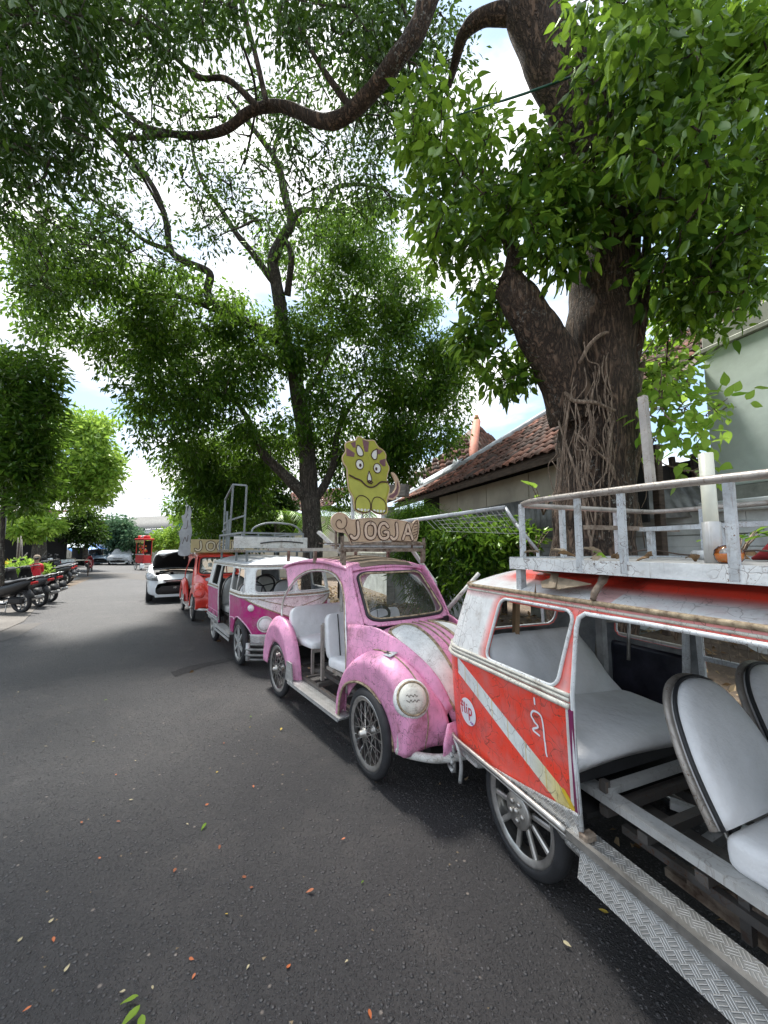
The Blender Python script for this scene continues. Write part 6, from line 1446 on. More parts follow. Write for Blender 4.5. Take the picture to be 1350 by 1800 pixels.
# ---- sign boards: outline cut from thick board, raised lettering
M_boardt = simple('tan_board', (.50, .36, .24), .8, var=.18, scale=5, bumpk=.2); M_ink = simple('brown_outline', (.065, .03, .02), .8, bumpk=0); M_letter = simple('letter_fill', (.62, .47, .35), .8, var=.15, scale=8, bumpk=.1)
LET = {'J': [[(.55, 1), (.62, .35), (.50, .05), (.25, -.02), (.08, .12)]], 'O': [[(.5, 1), (.2, .85), (.12, .5), (.22, .12), (.5, 0), (.78, .12), (.88, .5), (.8, .85), (.5, 1)]],
       'G': [[(.85, .80), (.6, 1), (.28, .9), (.12, .5), (.25, .1), (.55, 0), (.85, .12), (.86, .42), (.58, .42)]], 'A': [[(.08, 0), (.3, .5), (.5, 1), (.7, .5), (.92, 0)], [(.28, .36), (.74, .36)]]}
def lettering(parent, text, x0, z0, cw, ch, w, adv, fmat, omat, yd=0.0, slope=0.0, lvl=.004):
    f = lambda U, V: (U*0+yd, U, V)
    for i, c in enumerate(text):
        st = [[(x0+i*adv+px*cw, z0+pz*ch+slope*i) for px, pz in p] for p in LET[c]]
        ribbon(f, st, w, lvl, 'letter_outline', omat, parent, k=5, outward=1)
        ribbon(f, st, w*.56, lvl*1.9, 'letter', fmat, parent, k=5, outward=1)
sign = thing('jogja_sign', 'tan JOGJA sign board with lollipop and feather ends on the pink car rack', 'sign', inrow(o2, -.60, -.10, 1.565), prz); sign.scale = (.84, .84, .84)
bo = [(-.57, .24), (-.56, .30), (-.50, .345), (-.42, .335), (-.36, .29), (-.30, .285), (-.18, .305), (0, .315), (.18, .31), (.36, .295), (.46, .275), (.515, .31), (.555, .315), (.565, .25), (.55, .15), (.53, .09), (.50, .075), (.30, .08), (.10, .075), (-.05, .06), (-.28, .035), (-.34, .025), (-.37, .10), (-.42, .145), (-.50, .155), (-.55, .19)]
bo = [tuple(p) for p in smooth_path([np.array(p) for p in bo], 4, closed=True)]
MB().prism(bo, -.012, .012, 'yz').build('board', M_boardt, sign)
MB().tube([(.013, a, b) for a, b in bo], .004, 4, closed=True).build('board_edge', M_letter, sign)
lettering(sign, 'JOGJA', -.36, .095, .165, .165, .052, .168, M_letter, M_ink, .0125)
sp = [(-.475+(.012+.0105*t)*math.cos(t), .245+(.012+.0105*t)*math.sin(t)) for t in np.linspace(0, 7.0, 26)]
fb = lambda U, V: (U*0+.0125, U, V)
ribbon(fb, [sp, [(-.42, .185), (-.37, .10), (-.335, .05)]], .009, .004, 'spiral', M_ink, sign, k=2)
ribbon(fb, [[(.455, .10), (.46, .22), (.53, .305), (.55, .22), (.52, .12), (.455, .10)]]+[[(.465+.01*k, .13+.035*k), (.535, .155+.03*k)] for k in range(5)], .008, .004, 'feather', M_ink, sign, k=4)
for y_ in (-.5, .48): MB().bar((-.02, y_, -.02), (-.02, y_, .2), .02, .02).build('sign_post', M_rust, sign)
# ---- cartoon dinosaur cut-out standing above the sign
M_lime = simple('lime_board', (.34, .33, .035), .6, var=.16, scale=6, bumpk=.1); M_mau = simple('mauve_board', (.17, .075, .085), .6, var=.25, scale=8, bumpk=.1); M_wht = simple('board_white', (.66, .66, .60), .6, var=.1, scale=8, bumpk=0); M_lime2 = simple('pale_lime', (.42, .42, .07), .6, var=.15, scale=6, bumpk=.1)
din = thing('dinosaur_sign', 'yellow green cut-out of a plain horned dinosaur above the pink car', 'sign', inrow(o2, -.66, -.19, 1.87), prz)
def zi(px, py): return ((px-635)/570*.52, (1100-py)/860*.70)     # from a sketch grid to board metres
ol = [zi(*p) for p in [(500, 1060), (475, 930), (430, 850), (410, 700), (405, 620), (365, 560), (355, 500), (390, 430), (385, 350), (440, 310), (500, 290), (520, 250), (560, 240), (610, 262), (660, 258), (720, 250), (750, 290), (780, 320), (840, 350), (870, 400), (865, 450), (890, 500), (910, 550), (890, 620), (880, 700), (915, 780), (900, 860), (880, 930), (885, 1070), (840, 1095), (740, 1088), (690, 1060), (640, 1090), (560, 1095)]]
ol = [tuple(p) for p in smooth_path([np.array(p) for p in ol], 4, closed=True)]
MB().prism(ol, -.010, .010, 'yz').build('board', M_lime, din); MB().tube([(.006, a, b) for a, b in ol], .006, 5, closed=True).build('board_edge', M_boardt, din)
def flat(nm, pts, mt, lv, sm=3):
    P2_ = [np.array(zi(*p)) for p in pts]; P2_ = smooth_path(P2_, sm, closed=True) if sm > 1 else P2_
    MB().prism([tuple(p) for p in P2_], .0102, .0102+lv, 'yz').build(nm, mt, din)
def inkline(nm, pls, w=.010, lv=.006, mt=None): ribbon(lambda U, V: (U*0+.0102, U, V), [[zi(*p) for p in pl] for pl in pls], w, lv, nm, mt or M_ink, din, k=4)
for pts in ([(575, 265), (655, 275), (645, 395), (605, 400)], [(440, 330), (495, 300), (500, 370), (470, 375)], [(395, 390), (490, 435), (480, 480), (395, 480)], [(745, 335), (830, 355), (785, 400), (755, 400)], [(860, 440), (790, 470), (785, 500), (830, 535), (862, 530)]): flat('frill_patch', pts, M_mau, .002, 1)
flat('belly', [(425, 730), (560, 760), (670, 815), (790, 760), (885, 735), (870, 860), (840, 910), (760, 930), (690, 1000), (640, 950), (580, 910), (500, 930), (450, 850)], M_lime2, .0015)
for c in ((545, 555), (755, 570)):
    flat('eye', [(c[0]+45*math.cos(t), c[1]+55*math.sin(t)) for t in np.linspace(0, 6.28, 14, endpoint=False)], M_wht, .003, 1)
    inkline('eye_outline', [[(c[0]+45*math.cos(t), c[1]+55*math.sin(t)) for t in np.linspace(0, 6.28, 14)]], .008)
    flat('pupil', [(c[0]+(8 if c[0] < 600 else -12)+14*math.cos(t), c[1]+8+20*math.sin(t)) for t in np.linspace(0, 6.28, 10, endpoint=False)], M_ink, .006, 1)
for pts in ([(515, 340), (505, 400), (530, 455), (580, 450), (580, 400), (545, 350)], [(750, 345), (700, 380), (682, 430), (710, 470), (745, 460), (755, 400)], [(655, 615), (635, 700), (650, 740), (680, 730), (685, 690)]):
    flat('horn', pts, M_wht, .003); inkline('horn_outline', [pts+[pts[0]]], .009)
inkline('mouth', [[(430, 690), (500, 718), (560, 735), (620, 785), (680, 800), (740, 775), (800, 725), (895, 715)]], .014)
inkline('nostril', [[(640, 740), (660, 725), (700, 740)], [(650, 750), (690, 755)]], .012)
for cx, sg in ((590, 1), (780, -1)):
    pts = [(cx-90, 1060), (cx-92, 980), (cx-60, 915), (cx, 905), (cx+60, 940), (cx+85, 1000), (cx+70, 1070), (cx, 1090)]
    flat('foot', pts, M_lime2, .003); inkline('foot_outline', [pts+[pts[0]]], .009)
    for k in range(4): flat('toe', [(cx-58+k*40+16*math.cos(t), 1062+16*math.sin(t)) for t in np.linspace(0, 6.28, 8, endpoint=False)], M_wht, .005, 1)
tl = [zi(*p) for p in [(885, 900), (960, 920), (1030, 850), (1055, 760), (1030, 660), (975, 595), (945, 600), (985, 680), (1000, 760), (960, 830), (905, 850)]]
MB().prism([tuple(p) for p in smooth_path([np.array(p) for p in tl], 4, closed=True)], -.008, .010, 'yz').build('tail', M_boardt, din)
MB().prism([tuple(np.array(zi(*p))) for p in [(900, 895), (955, 900), (1015, 845), (1035, 760), (1010, 680), (1010, 760), (975, 835), (915, 870)]], .0105, .0125, 'yz').build('tail_patch', M_mau, din)
MB().bar((-.02, -.12, -.30), (-.02, -.14, .25), .022, .022).bar((-.02, .19, -.30), (-.02, .20, .3), .022, .022).bar((-.015, -.06, -.3), (-.02, -.02, .1), .014, .014).bar((-.015, .05, -.3), (-.02, .05, .1), .01, .01).build('strut', M_rackw, din)
# ---- leaning white mesh frames behind the pink car
nf = thing('mesh_frame', 'large white tubular frame with wire mesh leaning behind the pink car', 'frame')
A_, B_, C_, D__ = at(672, 922, 4.6), at(888, 892, 4.5), at(906, 920, 4.4), at(835, 1015, 4.5)
MB().tube([A_, B_], .024, 8).tube([B_, C_], .02, 8).build('tube', M_rackw, nf)
MB().tube([C_, at(945, 968, 4.3)], .018, 8).build('tube', M_rackw, nf); MB().tube([at(842, 1008, 4.0), at(786, 1072, 3.95)], .022, 8).build('tube', M_pbump, nf)
MB().tube([at(786, 1072, 3.95), (at(770, 1072, 4).x, 4.1, .1)], .02, 8).tube([at(945, 968, 4.3), (at(960, 968, 4.3).x, 4.4, .2)], .018, 8).build('tube', M_rackw, nf)
mb = MB()
for k in range(17): t = .35+.65*k/16; p = A_.lerp(B_, t); q = at(770+170*(t-.35)/.65, 925+30*t, 4.45); mb.bar(p, p.lerp(q, .8), .003, .003)
for k in range(5): mb.bar(A_.lerp(B_, .4).lerp(at(790, 940, 4.45), k/5), B_.lerp(at(920, 950, 4.4), k/5), .003, .003)
tag(mb.build('wire_mesh', M_steel, nf), kind='stuff')
wf = thing('ladder_frame', 'white painted ladder frame leaning behind the JOGJA sign', 'frame')
MB().bar(at(560, 935, 4.0), at(600, 972, 3.9), .05, .03).build('rail', M_pbump, wf); MB().bar(at(703, 935, 4.1), at(765, 1025, 3.95), .055, .03).build('rail', M_pbump, wf); MB().bar(at(598, 960, 3.92), at(712, 950, 4.1), .05, .03).build('rung', M_pbump, wf)
MB().bar(at(765, 1025, 3.95), (at(775, 1025, 4).x, 4.05, .1), .05, .03).bar(at(600, 972, 3.9), (at(600, 972, 4).x, 4.15, .1), .05, .03).build('leg', M_pbump, wf)

# ---- red car further up the row
M_redc = paint('red_paint', (.62, .035, .02), .30, .35, .25, scale=2.4, coat=.5)
o4 = row(-7.0, .56); o4 = (o4[0], o4[1], 0)
car4, hood4, ws4 = beetle('bright red round open car with grey seats behind the purple van', o4, prz-R(1.5), M_redc, None, M_vinyl2, M_redc, dict(ring=M_redc, bumper=M_pbump, braid=False, metal_arch=False, canvas=False))
for c, s_ in (((.55, -.45), .10), ((.30, -.6), .10)):
    sheet('sticker', hood4, 0, 1, -1, 0, .02, lambda U, V: np.hypot((U-c[0])*.7, (V-c[1])*.3)-s_*.6, simple('blue_white_sticker', (.35, .40, .60), .4, var=.7, scale=30, bumpk=0, col2=(.7, .7, .75)), car4, off=.004, thick=0)
sg4 = thing('jogja_sign', 'yellowish JOGJA sign board above the red car', 'sign', inrow(o4, -.55, 0, 1.46), prz-R(1.5))
MB().box((0, .15, .16), (.02, 1.42, .31), bev=.006).build('board', simple('yellow_board', (.48, .39, .20), .7, var=.2, scale=3), sg4)
lettering(sg4, 'JOGJA', -.48, .06, .22, .20, .065, .235, simple('cream_letter', (.60, .54, .38), .7), M_ink, .0125)
for y_ in (-.5, .7): MB().bar((-.02, y_, -.08), (-.02, y_, .2), .025, .025).build('sign_post', M_rust, sg4)
cut = thing('cutout_sign', 'tall narrow grey cut-out board standing on the red car roof', 'sign', inrow(o4, -.75, -.66, 1.42), prz-.5)
oc = [(-.13, 0), (.13, 0), (.12, .3), (.15, .55), (.10, .8), (.12, 1.0), (.06, 1.15), (.03, 1.0), (0, 1.22), (-.03, .95), (-.10, .9), (-.06, .7), (-.14, .5), (-.10, .3)]
MB().prism([tuple(p) for p in smooth_path([np.array(p) for p in oc], 4, closed=True)], -.01, .01, 'yz').build('board', simple('grey_board', (.36, .37, .38), .7, var=.3, scale=4), cut)
ribbon(lambda U, V: (U*0+.011, U, V), [[(-.05, .25), (0, .4), (.05, .3), (.07, .45)], [(-.04, .6), (.03, .62), (.05, .8)], [(0, .85), (.04, .95)]], .012, .002, 'drawing', M_ink, cut)
MB().bar((-.02, 0, -.1), (-.02, 0, .4), .02, .02).build('sign_post', M_rust, cut)
# ---------------------------------------------------------------- purple and white van
PU = (.42, .006, .165)
M_pvbody = shader_van('van_purple_white', PU, (.74, .76, .74), None, rust=.7, grime=.35)
def pcd(u, v, F_):
    d = np.abs(u-F_.u_front); vb = .905-.27*np.clip(1.12-d/.66, 0, 1); return v-vb
M_pin = paint('pink_piping', (.66, .38, .52), .5, .4, .4)
M_wfr = paint('white_window_trim', (.64, .65, .63), .4, .9, .5, scale=4, coat=.1)
cfgp = dict(body=M_pvbody, inner=M_rvin, roof=paint('white_roof', (.72, .75, .78), .4, .8, .5, scale=2.2, coat=.2), trim=M_wfr, bead=M_rope, mould=M_wfr, frame=M_wfr, cell=.02, cd=pcd)
po = row(0, .63); pc0 = np.array((-1.96, 5.36))-RF*1.56+RL*.63
prz3 = prz-R(.5)
van3, VF3 = van('purple and white open van with rack frames on its roof, behind the pink car', 'van', (pc0[0], pc0[1], 0), prz3, cfgp); vf3 = VF3.f
uf = VF3.u_front; Lx = VF3.u_left
# V seam on the nose
MB().tube(outline_on(vf3, [(uf+d, .905-.27*min(1, max(0, 1.12-abs(d)/.66))) for d in np.linspace(-.74, .74, 41)], .004), .008, 6).build('nose_seam', M_rope, van3)
MB().tube(outline_on(vf3, [(uf+d, .955-.20*max(0, 1-abs(d)/.72)) for d in np.linspace(-.66, .66, 31)], .004), .005, 5).build('nose_seam', M_rope, van3)
# pink piping round the wheel arch, headlamps, signals, bumper
ar = [(1.08, .57), (1.13, .57), (1.30, .59)]+[(1.56+.36*math.cos(t), .27+.36*math.sin(t)) for t in np.linspace(2.2, .45, 14)]+[(1.95, .42), (2.1, .42)]
MB().tube(outline_on(vf3, ar, .004), .009, 6).build('arch_piping', M_pin, van3)
MB().tube(outline_on(vf3, [(-.62, .52), (.27, .52)], .004), .006, 6).tube(outline_on(vf3, [(1.09, .42), (1.09, .88)], .003), .006, 6).build('panel_piping', M_pin, van3)
MB().tube(outline_on(vf3, [(.262, .45), (.262, .88)], .003), .006, 6).build('panel_piping', M_pin, van3)
for u in (uf-.41, uf+.41):
    P_ = outline_on(vf3, [(u, .57)], .0)[0]; e = outline_on(vf3, [(u, .57)], .1)[0]; n = Vector(e-P_).normalized(); q = n.to_track_quat('Z', 'Y').to_euler()
    h = MB().lathe([(0, .035), (.05, .032), (.072, .024), (.086, .01), (.086, -.03)], n=24).build('headlight', M_pinkw, van3, loc=P_, rot=q)
    MB().lathe([(.086, -.02), (.104, -.01), (.106, .012), (.095, .024), (.086, .018)], n=24, cap=False).build('headlight_ring', M_wfr, h)
for u in (uf-.60, uf+.60):
    P_ = outline_on(vf3, [(u, .775)], .0)[0]; e = outline_on(vf3, [(u, .775)], .1)[0]; q = Vector(e-P_).normalized().to_track_quat('Z', 'Y').to_euler()
    MB().lathe([(0, .03), (.03, .026), (.045, .012), (.05, -.01)], n=16).build('signal_lamp', M_pinkw, van3, loc=P_, rot=q)
sheet('corner_plate', vf3, 1.85, 2.36, .30, .44, .03, lambda U, V: sd_rr(U, V, 1.86, 2.35, .30, .44, .03), M_plate, van3, off=.012, thick=.006)
for z, o_ in ((.13, .05), (.19, .075), (.26, .075), (.32, .05)): MB().tube(outline_on(vf3, [(u, max(z, .1)) for u in np.linspace(uf-.62, uf+.62, 30)], o_), .019, 8).build('bumper_bar', simple('dull_bumper', (.22, .22, .21), .5, metal=.5, var=.5, scale=8), van3)
for d in (-.60, -.3, .3, .6): MB().tube(outline_on(vf3, [(uf+d, .12), (uf+d, .34)], .06), .03, 8).build('bumper_stay', M_silv, van3)
sheet('skirt_plate', vf3, -.9, .27, .33, .44, .02, lambda U, V: np.maximum(sd_rr(U, V, -.9, .27, .33, .44, .01), -(np.hypot(U+.10, V-.12)-.28)), M_plate, van3, off=.01, thick=.006)
for z in (.44, .40): MB().tube(outline_on(vf3, [(u, z) for u in np.linspace(-1.0, .27, 24)], .02), .011, 6).build('side_rail', M_silv, van3)
MB().box((.70, -.61, .33), (.92, .12, .02)).bar((.22, -.67, .32), (1.20, -.67, .32), .012, .05).bar((.22, -.675, .26), (1.20, -.675, .26), .012, .03).build('running_board', M_silv, van3)
for x, yy, s in ((-.10, -.60, -1), (1.56, -.60, -1), (-.10, .60, 1), (1.56, .60, 1)): wheel(van3, (x, yy, .285), s, .285, .075, 'alloy', rot=.35)
MB().tube([(-.10, -.58, .29), (-.10, .58, .29)], .02, 8).tube([(1.56, -.58, .29), (1.56, .58, .29)], .02, 8).build('axle', M_rust, van3)
for y in (-.44, .44): MB().bar((-.6, y, .40), (1.8, y, .40), .05, .05).build('chassis_beam', M_tube, van3)
for x in (-.4, .3, .7, 1.05, 1.5): MB().bar((x, -.5, .37), (x, .5, .37), .04, .04).build('chassis_beam', M_tube, van3)
MB().box((1.45, 0, .42), (.7, 1.1, .02)).box((-.3, 0, .42), (.7, 1.1, .02)).build('floor_panel', M_hole, van3)
for y in (-.28, .26): egg_seat(van3, .92, y, .60, .46, .44, -.2, mat=M_vinyl, d=.40)
for y in (-.30, .25): egg_seat(van3, .0, y, .60, .46, .48, -.22, mat=M_vinyl2, d=.45)
steering(van3, (1.42, -.28, 1.02), .17, .5)
# roof rack deck with tall tube frames and a striped plank
M_gt = paint('grey_tube', (.24, .27, .28), .5, .5, .5, metal=.3, scale=3, coat=0)
pr = lambda a, b, w=.028, h=.028, nm='rack_bar', m=None: MB().bar(a, b, w, h).build(nm, m or M_gt, van3)
for y in (-.56, .56): pr((-.35, y, 1.52), (1.5, y, 1.52), nm='rack_bar', m=M_rust)
for x in (-.35, .2, .8, 1.3, 1.5): pr((x, -.56, 1.515), (x, .56, 1.515))
for k in range(7): pr((-.3, -.5+.16*k, 1.535), (1.48, -.5+.16*k, 1.535), .09, .012, 'rack_slat', M_cream)
for x in (-.3, .75, 1.35):
    for y in (-.5, .5): pr((x, y, 1.36), (x, y, 1.52), .03, .03, 'rack_foot')
for y in (-.54, .42):
    pr((-.3, y, 1.79), (1.2, y, 1.79))
    for x in (-.3, 0, .4, .8, 1.2): pr((x, y, 1.53), (x, y, 1.79), .02, .02, 'rack_post')
pr((1.2, -.54, 1.79), (1.2, .42, 1.79)); pr((-.3, -.54, 1.79), (-.3, .42, 1.79))
for y in (-.3, -.05, .2): pr((1.2, y, 1.53), (1.2, y, 1.79), .02, .02, 'rack_post')
MB().tube(smooth_path([(1.18, -.40, 1.79), (1.18, -.36, 1.87), (1.18, -.2, 1.94), (1.18, .02, 1.955), (1.18, .28, 1.92), (1.18, .42, 1.79)], 6), .014, 8).build('hoop', M_gt, van3)
MB().box((1.235, -.09, 1.645), (.02, 1.14, .17), bev=.004).build('plank', M_wfr, van3)
MB().tube(smooth_path([(1.25, -.28, 1.635), (1.252, -.08, 1.66), (1.252, .15, 1.665), (1.25, .40, 1.645)], 5), .010, 6).build('painted_stripe', M_black, van3)
for a, b in (((-.10, -.52, 1.5), (-.10, -.52, 2.42)), ((-.10, -.52, 2.42), (.45, -.52, 2.62)), ((.45, -.52, 2.62), (.34, -.52, 1.80)), ((.45, -.52, 2.62), (.60, -.34, 2.60)), ((.60, -.34, 2.60), (.52, -.34, 1.5)), ((.10, -.52, 1.5), (.10, -.52, 2.2)), ((.22, -.52, 2.03), (.52, -.34, 2.1)), ((-.2, -.52, 1.86), (.14, -.52, 1.9)), ((-.10, -.52, 1.98), (.12, -.52, 2.02)), ((.22, -.52, 1.5), (.22, -.52, 2.03))): pr(a, b, .026, .026, 'frame_tube')
# ---------------------------------------------------------------- ordinary cars
M_carw = simple('white_car_paint', (.72, .75, .77), .18, var=.04, scale=2, bumpk=0, spec=.6)
M_cars = simple('grey_blue_car_paint', (.20, .26, .32), .22, metal=.4, var=.06, scale=2, bumpk=0)
M_gls = simple('dark_car_glass', (.02, .03, .035), .06, var=.3, scale=2, bumpk=0, spec=.8, col2=(.10, .16, .17))
M_lamp = simple('lamp_glass', (.20, .21, .22), .1, metal=.3, var=.8, scale=14, bumpk=0, spec=.8)
M_blk = simple('black_plastic', (.015, .015, .016), .45, var=.3, bumpk=0)
M_redl = simple('red_lamp', (.45, .01, .01), .2, bumpk=0)
def car(label, loc, rz, paintm, open_bonnet=False, cover=None, plate='white'):
    """x forwards, origin on the ground under the front axle; 3.75 m long hatchback"""
    root = thing('parked_car', label, 'car', loc, rz)
    xs = [-2.98, -2.90, -2.6, -2.2, -1.6, -1.0, -.7, -.35, 0, .35, .58, .68]
    hw = [.66, .78, .83, .84, .845, .845, .84, .84, .83, .80, .72, .60]
    zb = [.42, .28, .24, .22, .20, .20, .20, .20, .21, .20, .19, .22]
    zt = [.85, .98, 1.0, 1.0, .99, .97, .96, .95, .90, .80, .66, .56]
    ctrl = []
    for x, w, b, t in zip(xs, hw, zb, zt):
        m_ = (b+t)/2; ctrl.append([(x, -w*.80, b), (x, -w*.97, b+.07), (x, -w, m_), (x, -w*.97, t-.10), (x, -w*.88, t-.01), (x, -w*.5, t+.02), (x, 0, t+.03), (x, w*.5, t+.02), (x, w*.88, t-.01), (x, w*.97, t-.10), (x, w, m_), (x, w*.97, b+.07), (x, w*.80, b)])
    V, ni, nj = csurf(ctrl, 4, 4); V = V.reshape(ni, nj, 3)
    mb = MB(); Fk = []
    for i in range(ni-1):
        for j in range(nj-1):
            c = (V[i, j]+V[i+1, j+1])/2
            if open_bonnet and -.55 < c[0] < .42 and abs(c[1]) < .66 and c[2] > .7: continue
            if (math.hypot(c[0], c[2]-.31) < .345 or math.hypot(c[0]+2.43, c[2]-.31) < .345) and abs(c[1]) > .55: continue
            if -2.6 < c[0] < -.45 and abs(c[1]) < .70 and c[2] > .9: continue
            Fk.append((i*nj+j, i*nj+j+1, (i+1)*nj+j+1, (i+1)*nj+j))
    mb.add(V.reshape(-1, 3), Fk).build('body', paintm, root)
    # cabin
    ct = []
    for x, z, w in ((-.42, .94, .76), (-.62, 1.06, .74), (-1.02, 1.36, .64), (-1.3, 1.46, .60), (-1.9, 1.50, .59), (-2.5, 1.42, .59), (-2.72, 1.28, .60), (-2.92, .98, .66)):
        zl = .93; ct.append([(x+.02, -w-.06*(z-.93)-.03, zl), (x, -w-.01, zl+(z-zl)*.55), (x, -w+.07, z-.03), (x, 0, z+.015), (x, w-.07, z-.03), (x, w+.01, zl+(z-zl)*.55), (x+.02, w+.06*(z-.93)+.03, zl)])
    V, ni, nj = csurf(ct, 4, 5); mb = MB(); V3 = V.reshape(ni, nj, 3); F0 = []; F1 = []
    for i in range(ni-1):
        for j in range(nj-1):
            c = (V3[i, j]+V3[i+1, j+1])/2; f = (i*nj+j, i*nj+j+1, (i+1)*nj+j+1, (i+1)*nj+j)
            front = -1.12 < c[0] < -.46 and abs(c[1]) < .60; side = .99 < c[2] < 1.34 and abs(c[1]) > .56 and not (-1.66 < c[0] < -1.58) and -2.55 < c[0] < -.75; rear = c[0] < -2.62 and c[2] > 1.02 and abs(c[1]) < .55
            (F1 if (front or side or rear) else F0).append(f)
    MB().add(V, F0).build('cabin', paintm, root); MB().add(V, F1).build('window', M_gls, root)
    MB().box((-1.2, 0, .30), (3.2, 1.3, .16)).build('underbody', M_blk, root)
    for sg in (-1, 1):
        for x in (0, -2.43): wheel(root, (x, sg*.74, .30), sg, .30, .18, 'car', rot=.3)
        MB().add(csurf([[(.30, sg*.79, .66), (.22, sg*.81, .74), (.10, sg*.80, .83)], [(.52, sg*.70, .64), (.44, sg*.72, .73), (.30, sg*.70, .83)], [(.625, sg*.50, .62), (.585, sg*.52, .69), (.50, sg*.52, .75)]], 4, 4)[0]+np.array((.045, sg*.035, .012)), [(i*9+j, i*9+j+1, (i+1)*9+j+1, (i+1)*9+j) for i in range(8) for j in range(8)]).build('headlight', M_lamp, root, solid=.02)
        MB().prism([(-.62, .95), (-.80, .95), (-.80, 1.08), (-.66, 1.09)], sg*.92, sg*1.04).build('wing_mirror', paintm, root, bevel=.02)
        MB().box((-2.96, sg*.66, .92), (.06, .16, .24), bev=.02).build('tail_light', M_redl, root)
        MB().bar((-1.2, sg*.855, .86), (-1.05, sg*.855, .86), .02, .025).bar((-2.0, sg*.855, .88), (-1.85, sg*.855, .88), .02, .025).build('door_handle', paintm, root)
    MB().prism([(-.50, .33), (-.55, .40), (-.44, .485), (.44, .485), (.55, .40), (.50, .33)], .64, .705, 'yz').build('lower_grille', M_blk, root)
    MB().prism([(-.34, .58), (-.42, .66), (.42, .66), (.34, .58)], .62, .685, 'yz').build('grille', M_blk, root); MB().bar((.695, -.40, .625), (.695, .40, .625), .012, .018).build('grille_bar', M_chrome, root)
    MB().box((.715, 0, .44), (.012, .36, .11), bev=.004).build('number_plate', M_blk, root)
    f = lambda U, V: (U*0+.722, U, V)
    pl = {'A': [[(0, 0), (.5, 1), (1, 0)], [(.25, .4), (.75, .4)]], 'B': [[(0, 0), (0, 1), (.8, .9), (.8, .6), (0, .5), (.9, .4), (.9, .1), (0, 0)]]}
    ribbon(f, [[(-.15+x*.03, .415+y*.055) for x, y in p] for p in pl['A']]+[[(-.105+x*.03, .415+y*.055) for x, y in p] for p in pl['B']], .007, .002, 'plate_letters', M_wht, root, k=1)
    MB().prism([(-.60, .17), (-.62, .24), (.62, .24), (.60, .17)], .60, .68, 'yz').build('bumper_lip', paintm, root)
    MB().box((-.95, 0, .55), (.1, 1.2, .5)).build('dashboard', M_blk, root)
    if open_bonnet:
        MB().box((-.05, 0, .70), (.90, 1.25, .04)).build('engine_tray', M_blk, root)
        for (x, y, z, sx_, sy_, sz) in ((-.1, .1, .80, .35, .45, .14), (.15, -.35, .80, .2, .25, .12), (-.25, -.38, .82, .22, .25, .12), (.22, .4, .79, .2, .2, .14)): MB().box((x, y, z), (sx_, sy_, sz), bev=.02).build('engine_part', [M_blk, M_steel, M_blk, M_silv][int(abs(x*10)) % 4], root)
        MB().tube(smooth_path([(.3, -.5, .82), (.2, -.2, .9), (.25, .2, .88), (.3, .5, .82)], 5), .025, 7).build('hose', M_blk, root)
        # bonnet hinged at the windscreen, raised
        hb = [[(-.02*abs(y)/.6, y, 0), (.30, y, .05*(1-abs(y))), (.60, y*.94, .05*(1-abs(y))), (.80-.10*(abs(y)/.7)**2, y*.84, .02), (.95-.28*(abs(y)/.7)**2, y*.66, -.06)] for y in (-.70, -.45, 0, .45, .70)]
        V, ni, nj = csurf(hb, 5, 5); b = MB().grid(V, ni, nj).build('bonnet', [paintm, M_blk], root, loc=(-.52, 0, .93), rot=(0, R(-40), 0)); md = b.modifiers.new('s', 'SOLIDIFY'); md.thickness = .035; md.offset = -1; md.material_offset = 1
        V = [(p[0]*.94+.02, p[1]*.93, p[2]-.045) for p in V]; MB().grid(V, ni, nj).build('bonnet_lining', M_blk, b)
        MB().tube([(.2, .55, .85), (.02, .50, 1.42)], .008, 5).build('bonnet_stay', M_blk, root)
    if cover:
        V = []; 
        for i, (x, z, w) in enumerate(((.72, .45, .80), (.55, .86, .86), (0, 1.02, .90), (-.5, 1.08, .90), (-1.1, 1.50, .78), (-2.0, 1.58, .76), (-2.7, 1.46, .78), (-3.05, .9, .82), (-3.1, .5, .8))):
            g = np.random.default_rng(i); V.append([(x, -w-.02, .38), (x+g.normal(0, .02), -w-.02, (z+.4)*.55), (x, -w*.8, z-.02), (x, 0, z+.03), (x, w*.8, z-.02), (x+g.normal(0, .02), w+.02, (z+.4)*.55), (x, w+.02, .38)])
        V, ni, nj = csurf(V, 4, 4); V[:, 2] += .012*np.sin(V[:, 0]*23)+.01*np.sin(V[:, 1]*17)
        o = MB().grid(V, ni, nj).build('dust_cover', cover, None, loc, (0, 0, rz), solid=.01); tag(o, 'pale fabric cover draped over the rightmost car at the street end', 'car cover')
    return root
wcr = np.array((-7.06, 11.64)); cth = R(31); cF = np.array((math.sin(cth), -math.cos(cth))); cL = np.array((math.cos(cth), math.sin(cth)))
cc = wcr+cL*.80
car('white hatchback parked with its bonnet raised behind the red car', (cc[0], cc[1], 0), math.atan2(cF[1], cF[0]), M_carw, True)
p = gnd(176, 993); car('grey blue car parked at the street end left of the covered car', (p.x, p.y, 0), R(-62), M_cars)
p = gnd(209, 993); car('small car under a pale dust cover at the street end', (p.x, p.y, 0), R(-66), M_carw, cover=simple('grey_cover', (.48, .50, .52), .8, var=.35, scale=4, bumpk=.4))

